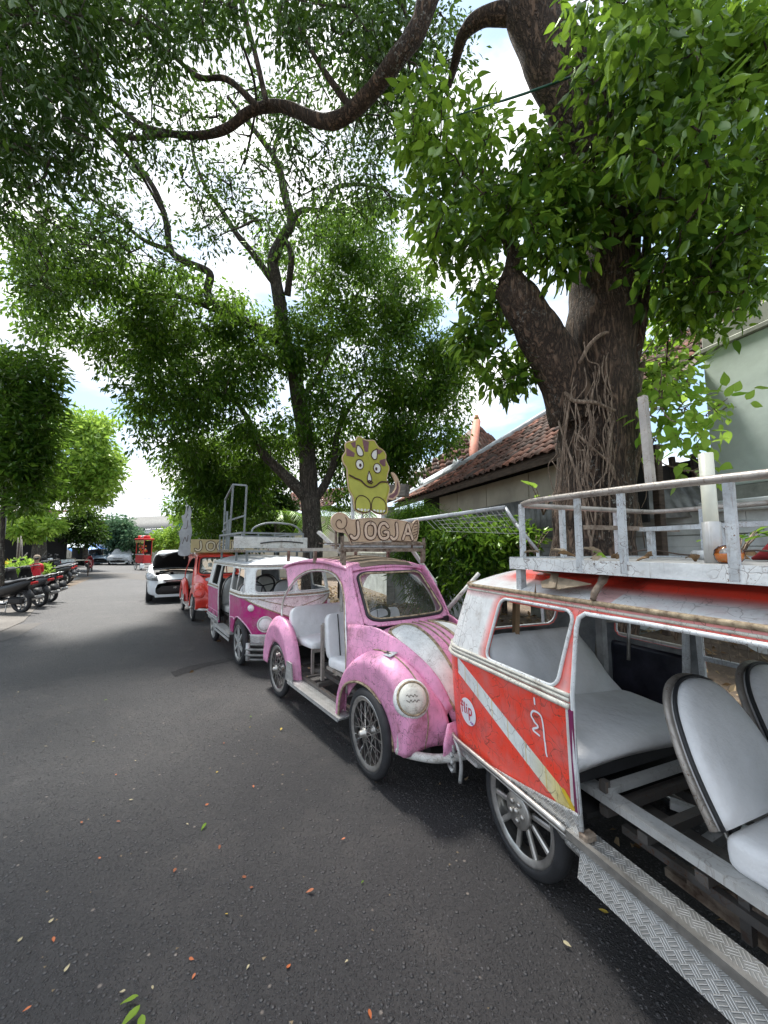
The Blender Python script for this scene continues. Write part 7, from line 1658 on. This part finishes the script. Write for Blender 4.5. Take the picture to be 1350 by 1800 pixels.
# ---------------------------------------------------------------- motor scooters
def scooter(label, loc, rz, bodym, accent, group='motorcycles parked on the left of the street', lean=R(8)):
    root = thing('motorcycle', label, 'motorcycle', loc, rz, group=group); root.rotation_euler = (lean, 0, rz)
    wheel(root, (0, 0, .28), -1, .28, .09, 'alloy', rot=.2, rimmat=M_black); wheel(root, (1.22, 0, .28), -1, .28, .08, 'alloy', rot=.5, steer=.25)
    c = [[(-.38, 0, .83), (-.40, .03, .80), (-.36, .05, .74), (-.30, .0, .70)], [(-.15, 0, .80), (-.16, .12, .77), (-.15, .13, .62), (-.10, 0, .54)], [(.15, 0, .72), (.15, .15, .69), (.15, .15, .52), (.15, 0, .44)], [(.42, 0, .66), (.42, .13, .63), (.42, .13, .44), (.42, 0, .38)], [(.60, 0, .50), (.60, .10, .48), (.60, .10, .38), (.60, 0, .34)]]
    for sg in (-1, 1):
        V, ni, nj = csurf([[(a, b*sg, d) for a, b, d in r_] for r_ in c], 4, 4); MB().grid(V, ni, nj).build('side_panel', bodym, root, solid=.01)
    V, ni, nj = csurf([[(-.36, y*.5, .84+.0*y), (-.05, y, .815), (.2, y, .76), (.42, y*.95, .745), (.58, y*.6, .70)] for y in (-.13, -.07, 0, .07, .13)], 4, 5); V[:, 2] += .03*(1-(V[:, 1]/.14)**2); o = MB().grid(V, ni, nj).build('seat', M_black, root, solid=.05)
    V, ni, nj = csurf([[(.86, y*.8, .98), (.95, y*1.15, .78), (.92, y*1.2, .58), (.80, y, .40), (.70, y*.8, .34)] for y in (-.16, -.08, 0, .08, .16)], 4, 5); V[:, 0] += .10*(1-(V[:, 1]/.18)**2); MB().grid(V, ni, nj).build('front_shield', bodym, root, solid=.012)
    MB().box((.66, 0, .32), (.36, .22, .05), bev=.015).build('footboard', M_black, root)
    MB().tube(smooth_path([(1.22, -.07, .28), (1.12, -.07, .55), (1.02, -.05, .75)], 4), .02, 8).tube(smooth_path([(1.22, .07, .28), (1.12, .07, .55), (1.02, .05, .75)], 4), .02, 8).build('fork', M_steel, root)
    V, ni, nj = csurf([[(1.22+.33*math.cos(t), y, .28+.33*math.sin(t)) for t in np.linspace(2.6, .4, 7)] for y in (-.06, -.05, 0, .05, .06)], 3, 3); MB().grid(V, ni, nj).build('front_mudguard', accent, root, solid=.008)
    V, ni, nj = csurf([[(0+.33*math.cos(t), y, .28+.33*math.sin(t)) for t in np.linspace(2.9, 1.0, 6)] for y in (-.07, 0, .07)], 3, 3); MB().grid(V, ni, nj).build('rear_mudguard', M_black, root, solid=.008)
    MB().tube(smooth_path([(.82, -.34, 1.02), (.90, -.22, 1.03), (.93, 0, .99), (.90, .22, 1.03), (.82, .34, 1.02)], 4), .015, 7).build('handlebar', M_black, root)
    MB().box((.93, 0, 1.0), (.14, .26, .12), bev=.04).build('headlamp_cowl', bodym, root)
    for sg in (-1, 1):
        MB().tube([(.90, sg*.2, 1.03), (.90, sg*.27, 1.20)], .006, 5).box((.90, sg*.29, 1.23), (.02, .12, .07), bev=.02).build('mirror', M_black, root)
        MB().tube([(-.30, sg*.09, .83), (-.42, sg*.09, .88), (-.42, 0, .89)], .012, 6).build('grab_rail', accent, root)
    MB().tube(smooth_path([(.35, -.14, .26), (.1, -.15, .26), (-.1, -.16, .30), (-.42, -.16, .40)], 4), [.025]*5+[.04]*4+[.05]*4, 8).build('exhaust', accent, root)
    MB().box((.12, 0, .30), (.40, .16, .18), bev=.04).build('engine', M_black, root)
    MB().box((-.40, 0, .74), (.06, .16, .07), bev=.015).build('tail_light', M_redl, root)
    MB().add([(-.47, -.10, .62), (-.47, .10, .62), (-.52, .10, .45), (-.52, -.10, .45)], [(0, 1, 2, 3)]).build('number_plate', M_black, root, solid=.005)
    MB().tube([(.25, .12, .28), (.18, .24, .0)], .012, 6).build('side_stand', M_steel, root)
    return root
M_mb = simple('black_bodywork', (.010, .010, .011), .4, var=.2, bumpk=0, spec=.4); M_mr = simple('dark_red_bodywork', (.22, .02, .025), .25, var=.2, bumpk=0); M_mw = simple('white_bodywork', (.6, .6, .6), .3, var=.1, bumpk=0); M_mg = simple('grey_bodywork', (.05, .05, .055), .3, var=.2, bumpk=0)
def sc(px, py, rz, label, b, a, lean=R(-7)): p = gnd(px, py); scooter(label, (p.x, p.y, 0), rz, b, a, lean=lean)
sc(38, 1077, R(172), 'black motorcycle nearest the left edge, long dark seat and black wheels', M_mb, M_silv)
sc(70, 1066, R(170), 'dark grey and black motorcycle, second in the near row of three', M_mg, M_silv)
sc(89, 1058, R(166), 'black motorcycle with red tail light, last of the near row of three', M_mb, M_chrome)
sc(114, 1028, R(176), 'grey motorcycle with pale wheel rims, right of the person in red', M_mg, M_silv)
sc(121, 1023, R(172), 'black motorcycle half hidden behind the grey one, right of the person in red', M_mb, M_silv)
sc(118, 1015, R(178), 'white and grey motorcycle in front of the draped white cloth', M_mw, M_mw)
sc(100, 1009, R(170), 'dark motorcycle farthest back beside the food stall', M_mg, M_chrome)
sc(156, 1006, R(120), 'red motorcycle seen from behind at the right end of the stalls', M_mr, M_mr)

# ---------------------------------------------------------------- person in red sitting among the motorcycles
def person(loc, rz):
    root = thing('person', 'grey haired person in a red shirt and pale trousers sitting behind the near motorcycles', 'person', loc, rz)
    J = [((0, 0, .50), .15), ((0, 0, .68), .145), ((-.02, 0, .88), .155), ((-.02, 0, .98), .12), ((.0, 0, 1.05), .055), ((.01, 0, 1.13), .085), ((.015, 0, 1.22), .095), ((.01, 0, 1.28), .07),
         ((-.02, -.19, .94), .06), ((.0, -.25, .70), .045), ((.18, -.20, .55), .035), ((.26, -.18, .53), .03), ((-.02, .19, .94), .06), ((.0, .25, .70), .045), ((.18, .20, .55), .035), ((.26, .18, .53), .03),
         ((.05, -.10, .47), .10), ((.42, -.14, .48), .075), ((.44, -.14, .12), .05), ((.52, -.15, .05), .04), ((.05, .10, .47), .10), ((.42, .14, .48), .075), ((.44, .14, .12), .05), ((.52, .15, .05), .04)]
    E_ = [(0, 1), (1, 2), (2, 3), (3, 4), (4, 5), (5, 6), (6, 7), (3, 8), (8, 9), (9, 10), (10, 11), (3, 12), (12, 13), (13, 14), (14, 15), (0, 16), (16, 17), (17, 18), (18, 19), (0, 20), (20, 21), (21, 22), (22, 23)]
    def skin(nm, idx, grow_, mat):
        mp_ = {k: i for i, k in enumerate(idx)}; me = bpy.data.meshes.new(nm); me.from_pydata([J[k][0] for k in idx], [(mp_[a], mp_[b]) for a, b in E_ if a in mp_ and b in mp_], []); o = link(nm, me, root)
        m = o.modifiers.new('skin', 'SKIN'); 
        for i, k in enumerate(idx): r_ = J[k][1]*grow_; me.skin_vertices[0].data[i].radius = (r_*(.8 if k < 4 else 1), r_)
        me.skin_vertices[0].data[0].use_root = True; s_ = o.modifiers.new('sub', 'SUBSURF'); s_.levels = s_.render_levels = 2; me.materials.append(mat); return o
    M_skin = simple('skin', (.30, .17, .11), .6, var=.1, bumpk=0)
    b = skin('body', list(range(24)), .93, M_skin)
    skin('shirt', [0, 1, 2, 3, 8, 9, 12, 13], 1.12, simple('red_shirt', (.55, .015, .03), .8, var=.2, bumpk=.2)); skin('trousers', [0, 16, 17, 18, 20, 21, 22], 1.14, simple('pale_trousers', (.50, .50, .52), .8, var=.15, bumpk=.2))
    MB().lathe([(0, .10), (.06, .09), (.098, .03), (.10, -.02), (.085, -.05)], c=(.0, 0, 1.24), n=16).build('hair', simple('grey_hair', (.28, .22, .16), .9, var=.3, scale=30), root)
    MB().tube([(.10, 0, 1.20), (.118, 0, 1.175)], .012, 6).build('nose', M_skin, root)
    hm = MB()
    for sg in (-1, 1):
        for k in range(5):
            a = (-.02+.01*k)*1.0; hm.tube([(.26, sg*.18+a, .53), (.31, sg*.18+a*1.3, .52), (.34-.01*abs(k-2), sg*.18+a*1.4, .50)], [.009, .008, .006], 6)
        for k in range(2):
            c_ = (.105, (-.03+.06*k), 1.215); 
    hm.build('fingers', M_skin, root)
    for k in (-1, 1): MB().lathe([(0, -.008), (.009, 0), (0, .008)], c=(.103, .032*k, 1.215), n=8).build('eye', M_ink, root)
    for k in (-1, 1): MB().tube([(0, .095*k, 1.22), (0, .105*k, 1.19)], .016, 6).build('ear', M_skin, root)
    return root
p = gnd(60, 1040); person((p.x, p.y, 0), R(175))
st = thing('stool', 'low plastic stool under the person in red', 'stool', (p.x, p.y, 0)); MB().box((0, 0, .38), (.32, .32, .05), bev=.015).build('seat', M_redl, st)
for a in (-1, 1):
    for b in (-1, 1): MB().bar((a*.12, b*.12, .36), (a*.15, b*.15, 0), .03, .03).build('leg', M_redl, st)

# ---------------------------------------------------------------- food stalls and clutter on the left
M_tarp = simple('blue_tarp', (.03, .17, .50), .5, var=.25, scale=3, bumpk=.3, bd=.03); M_tarpg = simple('grey_tarp', (.20, .26, .29), .6, var=.3, scale=3, bumpk=.3); M_kiosk = simple('kiosk_red', (.16, .05, .04), .7, var=.3, scale=4)
def stall(nm, label, px, py, w, d, h, roofs, body, rz, cat='stall', dark=True):
    p = gnd(px, py); r = thing(nm, label, cat, (p.x, p.y, 0), rz)
    for sx_ in (-1, 1):
        for sy_ in (-1, 1): MB().box((sx_*w/2, sy_*d/2, h/2), (.07, .07, h)).build('post', M_wood, r)
    MB().box((0, -.15, .45), (w*.85, d*.5, .85), bev=.02).build('counter', body, r)
    for x in np.linspace(-w*.38, w*.38, 4): MB().bar((x, -d*.42, .88), (x, -d*.42, 1.35), .04, .04).build('cabinet_frame', M_cream, r)
    MB().bar((-w*.4, -d*.42, 1.36), (w*.4, -d*.42, 1.36), .05, .05).build('cabinet_frame', M_cream, r)
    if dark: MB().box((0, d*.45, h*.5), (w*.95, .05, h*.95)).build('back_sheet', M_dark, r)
    for (x0, x1, y0, y1, z0, z1, mt) in roofs:
        V = []; n1, n2 = 14, 8
        for i in range(n1):
            for j in range(n2): a, b = i/(n1-1), j/(n2-1); V.append((x0+(x1-x0)*a, y0+(y1-y0)*b, z0+(z1-z0)*a-.12*math.sin(math.pi*a)*math.sin(math.pi*b)+.03*math.sin(a*14+b*5)+.18*math.sin(math.pi*b)-.55*(1-b)))
        MB().grid(V, n1, n2).build('awning', mt, r, solid=.01)
    r.scale = (1, 1, .86); return r
stall('food_stall', 'dark food stall with grey awning and pale display cabinet beside the blue tarp', 112, 996, 3.4, 2.2, 2.45, [(-2.0, .6, -1.5, 1.3, 2.35, 2.75, M_dark), (.3, 2.3, -1.6, 1.2, 2.75, 2.0, M_tarpg)], M_cream, R(-35))
stall('tarpaulin_shelter', 'shelter with a sagging bright blue tarpaulin beside the grey blue car', 147, 993, 2.6, 2.0, 2.1, [(-2.2, 1.6, -1.3, 1.2, 2.75, 1.85, M_tarp)], M_kiosk, R(-30), 'shelter')
stall('kiosk', 'small red kiosk with a flat grey roof behind the person in red', 62, 998, 2.8, 1.8, 2.0, [(-1.7, 1.7, -1.3, 1.1, 2.15, 2.05, M_tarpg)], M_kiosk, R(-20), 'kiosk')
stall('kiosk', 'small kiosk of weathered boards left of the red kiosk', 30, 1000, 2.2, 1.6, 1.9, [(-1.3, 1.3, -1.2, 1.0, 2.0, 2.1, M_tarpg)], M_grey, R(-10), 'kiosk')
p = gnd(131, 1012); bn = thing('draped_table', 'low table draped with a hanging white cloth beside the motorcycles', 'table', (p.x, p.y, 0), R(-32))
V = []; n1, n2 = 22, 8
for i in range(n1):
    for j in range(n2): a, b = i/(n1-1), j/(n2-1); V.append((-.85+1.7*a, -.4-.05*math.sin(a*19)*b, .92-.80*b+.05*a))
for i in range(n1): pass
MB().grid(V, n1, n2).build('cloth', simple('white_cloth', (.62, .66, .66), .8, var=.25, scale=5, bumpk=.3), bn, solid=.008); MB().box((0, 0, .90), (1.7, .8, .04)).build('table_top', M_cream, bn)
for a in (-1, 1):
    for b in (-1, 1): MB().bar((a*.8, b*.35, 0), (a*.8, b*.35, .9), .05, .05).build('leg', M_wood, bn)
# pale poles and slanting props
for i, (a, b, lb) in enumerate((((28, 1000, 17), (32, 945, 17), 'upright pale pole left of the crossed poles'), ((33, 1000, 17), (37, 942, 17), 'pale pole leaning against its neighbour by the kiosk'), ((40, 1002, 17), (38, 948, 17), 'grey pole third among the crossed poles by the kiosk'), ((20, 1005, 16), (48, 972, 16), 'long pale plank slanting up towards the red kiosk'), ((36, 1000, 16), (46, 975, 16), 'short pale prop slanting beside the long plank'), ((65, 990, 24), (82, 968, 24), 'pale slanting prop between the kiosk and the food stall'))):
    tag(MB().tube([at(*a), at(*b)], .020, 6).build('pole', M_grey), lb, 'pole')
p = gnd(-4, 1045); tag(MB().tube([(p.x, p.y, 0), (p.x, p.y, 3.2)], .05, 8).build('street_pole', M_black), 'thin dark pole at the far left edge above the motorcycles', 'pole')
make_tree('garden_bush', 'yellowish flowering bush behind the near motorcycles', [([gnd(20, 1030), gnd(20, 1030)+Vector((0, 0, .5))], .03, .02)], [(14, 1003, 16, 16, 8, .5, 22, .7), (34, 1003, 16, 12, 8, .5, 16, .6)], MB_b, leafmat('leaf_yellow', (.10, .14, .02), (.35, .28, .03), (.55, .42, .05)), .16, .08, 60, .28, 61, droop=.1, cat='bush')
make_tree('garden_bush', 'light green bush around the person in red', [([gnd(45, 1030), gnd(45, 1030)+Vector((0, 0, .5))], .03, .02)], [(42, 1000, 15.5, 16, 14, .5, 26, .6), (75, 1008, 17, 20, 10, .5, 26, .55), (28, 1010, 15, 20, 9, .4, 20, .5)], MB_b, ML_bright, .18, .08, 60, .3, 62, droop=.1, cat='bush')
# ---------------------------------------------------------------- red snack cart
p = gnd(251, 1001); ct_ = thing('snack_cart', 'tall red snack cart with hanging orange goods at the street end', 'cart', (p.x, p.y, 0), R(-30)); ct_.scale = (.85, .85, 1.08)
M_cr = simple('cart_red', (.60, .02, .02), .5, var=.2, scale=4); M_or = simple('orange_goods', (.70, .25, .03), .6, var=.4, scale=12)
MB().box((0, 0, .72), (1.25, .75, .55), bev=.02).build('cabinet', M_cr, ct_); MB().box((0, -.36, 1.06), (1.3, .12, .05)).build('ledge', M_rackw, ct_)
for a in (-1, 1):
    for b in (-1, 1): MB().bar((a*.6, b*.34, .4), (a*.6, b*.34, 2.1), .05, .05).build('post', M_cr, ct_)
    wheel(ct_, (a*.0+.45*a, -.40, .26), -1, .26, .05, 'wire')
MB().box((0, .3, 1.55), (1.15, .04, .95)).build('back_panel', M_dark, ct_)
gg = np.random.default_rng(3)
for k in range(26): MB().lathe([(0, -.07), (.06, -.04), (.075, .0), (.05, .06), (0, .08)], c=(gg.uniform(-.5, .5), gg.uniform(-.3, .1), gg.uniform(1.15, 1.75)), n=8).build('snack_bag', [M_or, M_or, M_cr, M_cream][int(gg.integers(0, 4))], ct_)
MB().prism([(-.70, 1.95), (-.55, 1.83), (-.40, 1.95), (-.25, 1.83), (-.1, 1.95), (.05, 1.83), (.2, 1.95), (.35, 1.83), (.5, 1.95), (.62, 1.83), (.72, 1.95), (.72, 2.05), (-.70, 2.05)], -.44, -.42).build('valance', simple('cream_fringe', (.60, .48, .22), .7), ct_)
MB().box((0, 0, 2.12), (1.5, .95, .12), bev=.03).build('roof', M_cr, ct_)
for x in (-.55, -.1, .4): MB().box((x, 0, 2.27), (.36, .5, .2), rot=(0, gg.normal(0, .15), .2), bev=.06).build('roof_bundle', [M_cr, M_rackw][int(x < 0 and x > -.3)], ct_)
# blue water tank on a stand, white pole
p = at(318, 921, 50); tk = thing('water_tank', 'small bright blue water tank above the far bushes', 'tank', (p.x, p.y, p.z)); MB().lathe([(0, -.55), (.6, -.55), (.62, -.4), (.58, 0), (.62, .35), (.4, .55), (0, .6)], n=20).build('tank', M_tarp, tk)
MB().bar((-.4, 0, -.55), (-.4, 0, -p.z), .1, .1).bar((.4, 0, -.55), (.4, 0, -p.z), .1, .1).bar((-.5, 0, -.6), (.5, 0, -.6), .1, .1).build('stand', M_steel, tk)
tag(MB().tube([at(318, 962, 33), at(313, 932, 33)], .07, 6).build('pole', M_rackw), 'short pale pole in the bright bush beyond the white hatchback', 'pole')

# ---------------------------------------------------------------- litter on the road
lit = [(245, 1782, .085, 'fresh light green leaf sprig lying at the bottom of the view', ML_bright, .9), (362, 1452, .055, 'single pale green leaf lying in the middle of the road', ML_bright, .75), (607, 1478, .03, 'small bright orange leaf on the asphalt left of the nearest wheel', None, 0), (1070, 1613, .05, 'yellow leaf lying below the diamond plate skirt of the nearest van', 'y', 0),
       (990, 1662, .04, 'pale dry leaf on the asphalt below the nearest running board', 'p', 0), (55, 1777, .03, 'orange red fragment near the bottom left corner of the road', None, 0), (552, 1570, .05, 'rusty brown leaf right of the road centre', 'b', 0), (188, 1233, .05, 'green leaf lying on the far left of the road', ML_bright, .7), (495, 1283, .05, 'curled yellow leaf beside the pink car running board', 'y', 0), (440, 1262, .05, 'dull green leaf left of the pink car running board', ML_bright, .3), (503, 1217, .045, 'yellow leaf beside the rear wheel of the pink car', 'y', 0)]
M_lo = simple('orange_leaf', (.48, .13, .04), .6, bumpk=0); M_ly = simple('yellow_leaf', (.50, .36, .06), .7, var=.3, bumpk=.2); M_lp = simple('pale_leaf', (.42, .36, .22), .8, var=.3, bumpk=.2); M_lb = simple('rusty_leaf', (.33, .11, .05), .8, var=.4, scale=30, bumpk=.2)
T, Q = leaf_template('big')
def road_leaf(px, py, L_, mat, lvv, wf=.42, nm='fallen_leaf'):
    L_ *= .72; p = gnd(px, py); V = T*np.array((L_, L_*wf, L_*.55)); me = fast_mesh(nm, V, Q, mat, {'lv': ('FACE', np.full(len(Q), lvv))}, smooth=True)
    return link(nm, me, None, (p.x, p.y, .012+L_*.12), (rng.normal(0, .15), rng.normal(0, .12), rng.uniform(0, 6.28)))
for px, py, L_, lb, mt, lvv in lit:
    o = road_leaf(px, py, L_*1.1, {None: M_lo, 'y': M_ly, 'p': M_lp, 'b': M_lb}.get(mt, mt) if not hasattr(mt, 'node_tree') else mt, lvv); tag(o, lb, 'leaf')
    if px == 245:
        for k, (dx, dy) in enumerate(((12, -8), (22, 2), (5, 12))):
            c_ = link('leaflet', o.data, o, (.02*(k-1), .035*(k-1), .004), (0, .1, .9*(k-1)), .8)
pts = [(858, 545, 'o'), (695, 613, 'o'), (395, 668, 'o'), (340, 795, 'o'), (595, 828, 'b'), (846, 895, 'b'), (820, 858, 'b'), (745, 748, 'b'), (632, 675, 'p'), (165, 1015, 'p'), (180, 1062, 'o'), (640, 1135, 'o'), (662, 1185, 'o'), (973, 1170, 'o'), (1180, 1140, 'p'), (1232, 870, 'g'), (457, 460, 'p'), (732, 502, 'y'), (392, 507, 'o'), (850, 345, 'y'), (320, 395, 'y'), (758, 403, 'b'), (437, 595, 'p'), (770, 985, 'y'), (845, 1155, 'p'), (1250, 1308, 'o'), (60, 1080, 'p'), (515, 1228, 'p'), (425, 1245, 'p'), (218, 1182, 'p'), (275, 668, 'b'), (150, 412, 'p'), (235, 297, 'p'), (62, 228, 'p'), (395, 50, 'o'), (640, 100, 'p')]
fm = {k: fast_mesh('fallen_leaf', T*np.array((.022, .011, .012)), Q, m_, {'lv': ('FACE', np.full(len(Q), .6))}, smooth=True) for k, m_ in (('o', M_lo), ('b', M_lb), ('p', M_lp), ('y', M_ly), ('g', ML_bright))}
for a, b, k in pts:
    p = gnd(a*.5185, 1100+b*.5185); o = link('fallen_leaf', fm[k], None, (p.x, p.y, .008), (rng.normal(0, .2), rng.normal(0, .2), rng.uniform(0, 6.28)), float(rng.uniform(.7, 1.25)))
    tag(o, {'o': 'tiny orange leaf fragment lying on the open asphalt', 'b': 'small crushed rusty leaf lying on the open asphalt', 'p': 'small pale dry leaf lying on the open asphalt', 'y': 'small yellow leaf lying on the open asphalt', 'g': 'tiny green leaf on the asphalt below the pink car'}[k], 'leaf', {'g': None}.get(k, {'o': 'orange fragments on the road', 'b': 'rusty leaves on the road', 'p': 'pale leaves on the road', 'y': 'yellow leaves on the road'}.get(k)))
# fine scatter: grit, leaf crumbs, loose stones
g = np.random.default_rng(77)
def scatter(name, n, size, mat, region, zs=.4, lvl=.5, kind_='stuff'):
    V0 = np.array([(1, 0, 0), (-.5, .87, 0), (-.5, -.87, 0), (.1, 0, 1)]); Q0 = np.array([(0, 1, 3), (1, 2, 3), (2, 0, 3)])
    P = region(n); s = g.uniform(.5, 1.3, n)*size; a = g.uniform(0, 6.28, n); ca_, sa_ = np.cos(a), np.sin(a)
    X = V0[None, :, 0]*s[:, None]; Y = V0[None, :, 1]*s[:, None]*g.uniform(.5, 1, n)[:, None]; Z = V0[None, :, 2]*s[:, None]*zs
    V = np.stack([P[:, 0:1]+X*ca_[:, None]-Y*sa_[:, None], P[:, 1:2]+X*sa_[:, None]+Y*ca_[:, None], P[:, 2:3]+Z], -1).reshape(-1, 3)
    QQ = (Q0[None]+(np.arange(n)*4)[:, None, None]).reshape(-1, 3)
    o = link(name, fast_mesh(name, V, QQ, mat, {'lv': ('FACE', np.repeat(g.uniform(0, 1, n), 3))}, tris=True)); return tag(o, kind=kind_)
def reg_road(n):
    s = g.uniform(-26, 3.2, n*2)**1; t = g.uniform(-3.1, 1.6, n*2); P = np.array([row(a, b, .001) for a, b in zip(s, t)]); return P[P[:, 1] > .3][:n]
def reg_near(n):
    r_ = .5+g.uniform(0, 1, n)**.8*5.5; a = g.uniform(-.95, .75, n); P = np.stack([r_*np.sin(a), r_*np.cos(a), np.full(n, .001)], 1); return P
o = scatter('road_grit', 26000, .0058, simple('grit', (.075, .07, .07), .9, var=.6, scale=50, bumpk=0, col2=(.15, .14, .14)), reg_near, .5); tag(o, 'fine loose grit scattered over the near asphalt', 'grit')
o = scatter('leaf_crumbs', 1300, .008, simple('leaf_crumb', (.20, .15, .09), .8, var=.4), reg_road, .15); tag(o, 'small crumbs of dry leaves scattered along the road', 'litter')
def reg_verge(n): s = g.uniform(-16, 6, n); t = g.uniform(1.95, 5.5, n); return np.array([row(a, b, .11) for a, b in zip(s, t)])
def verge_leaves(n):
    P = reg_verge(n); P[:, 2] += .0; D_ = g.normal(size=(n, 3)); D_[:, 2] *= .3
    # follow the heaps roughly
    for c, r_, h in ((at(900, 1000, 6.4), 1.5, .38), (at(1200, 1000, 5.2), 1.5, .42), (at(720, 1000, 8.5), 1.5, .25)):
        d = np.hypot((P[:, 0]-c.x)/1.4, P[:, 1]-c.y)/r_; P[:, 2] = np.maximum(P[:, 2], .09+h*np.exp(-(d*2)**2))
    V, QQ, a = leaf_cloud(P+np.array((0, 0, .02)), D_, g.uniform(.05, .13, n), g.uniform(.03, .06, n), 'small', g.uniform(0, 1, n), g, .0, .8)
    o = link('leaf_litter', fast_mesh('leaf_litter', V, QQ, leafmat('litter', (.07, .04, .02), (.20, .12, .06), (.42, .32, .20), .1), {'lv': ('FACE', a)})); tag(o, 'brown fallen leaves covering the soil behind the kerb', 'leaf litter', kind='stuff')
verge_leaves(5200)
n = 420; s_ = g.uniform(-12, 2.5, n); t_ = 1.55-np.abs(g.normal(0, .55, n)); P = np.array([row(a, b, .012) for a, b in zip(s_, t_)]); D_ = g.normal(size=(n, 3)); D_[:, 2] *= .25
V, QQ, a = leaf_cloud(P, D_, g.uniform(.03, .08, n), g.uniform(.02, .04, n), 'small', g.uniform(.1, 1, n), g, .0, .6)
o = link('gutter_litter', fast_mesh('gutter_litter', V, QQ, bpy.data.materials['litter'], {'lv': ('FACE', a)})); tag(o, 'dry leaves gathered under the parked vehicles along the kerb', 'leaf litter', kind='stuff')
# cracked patch of asphalt left of the purple van
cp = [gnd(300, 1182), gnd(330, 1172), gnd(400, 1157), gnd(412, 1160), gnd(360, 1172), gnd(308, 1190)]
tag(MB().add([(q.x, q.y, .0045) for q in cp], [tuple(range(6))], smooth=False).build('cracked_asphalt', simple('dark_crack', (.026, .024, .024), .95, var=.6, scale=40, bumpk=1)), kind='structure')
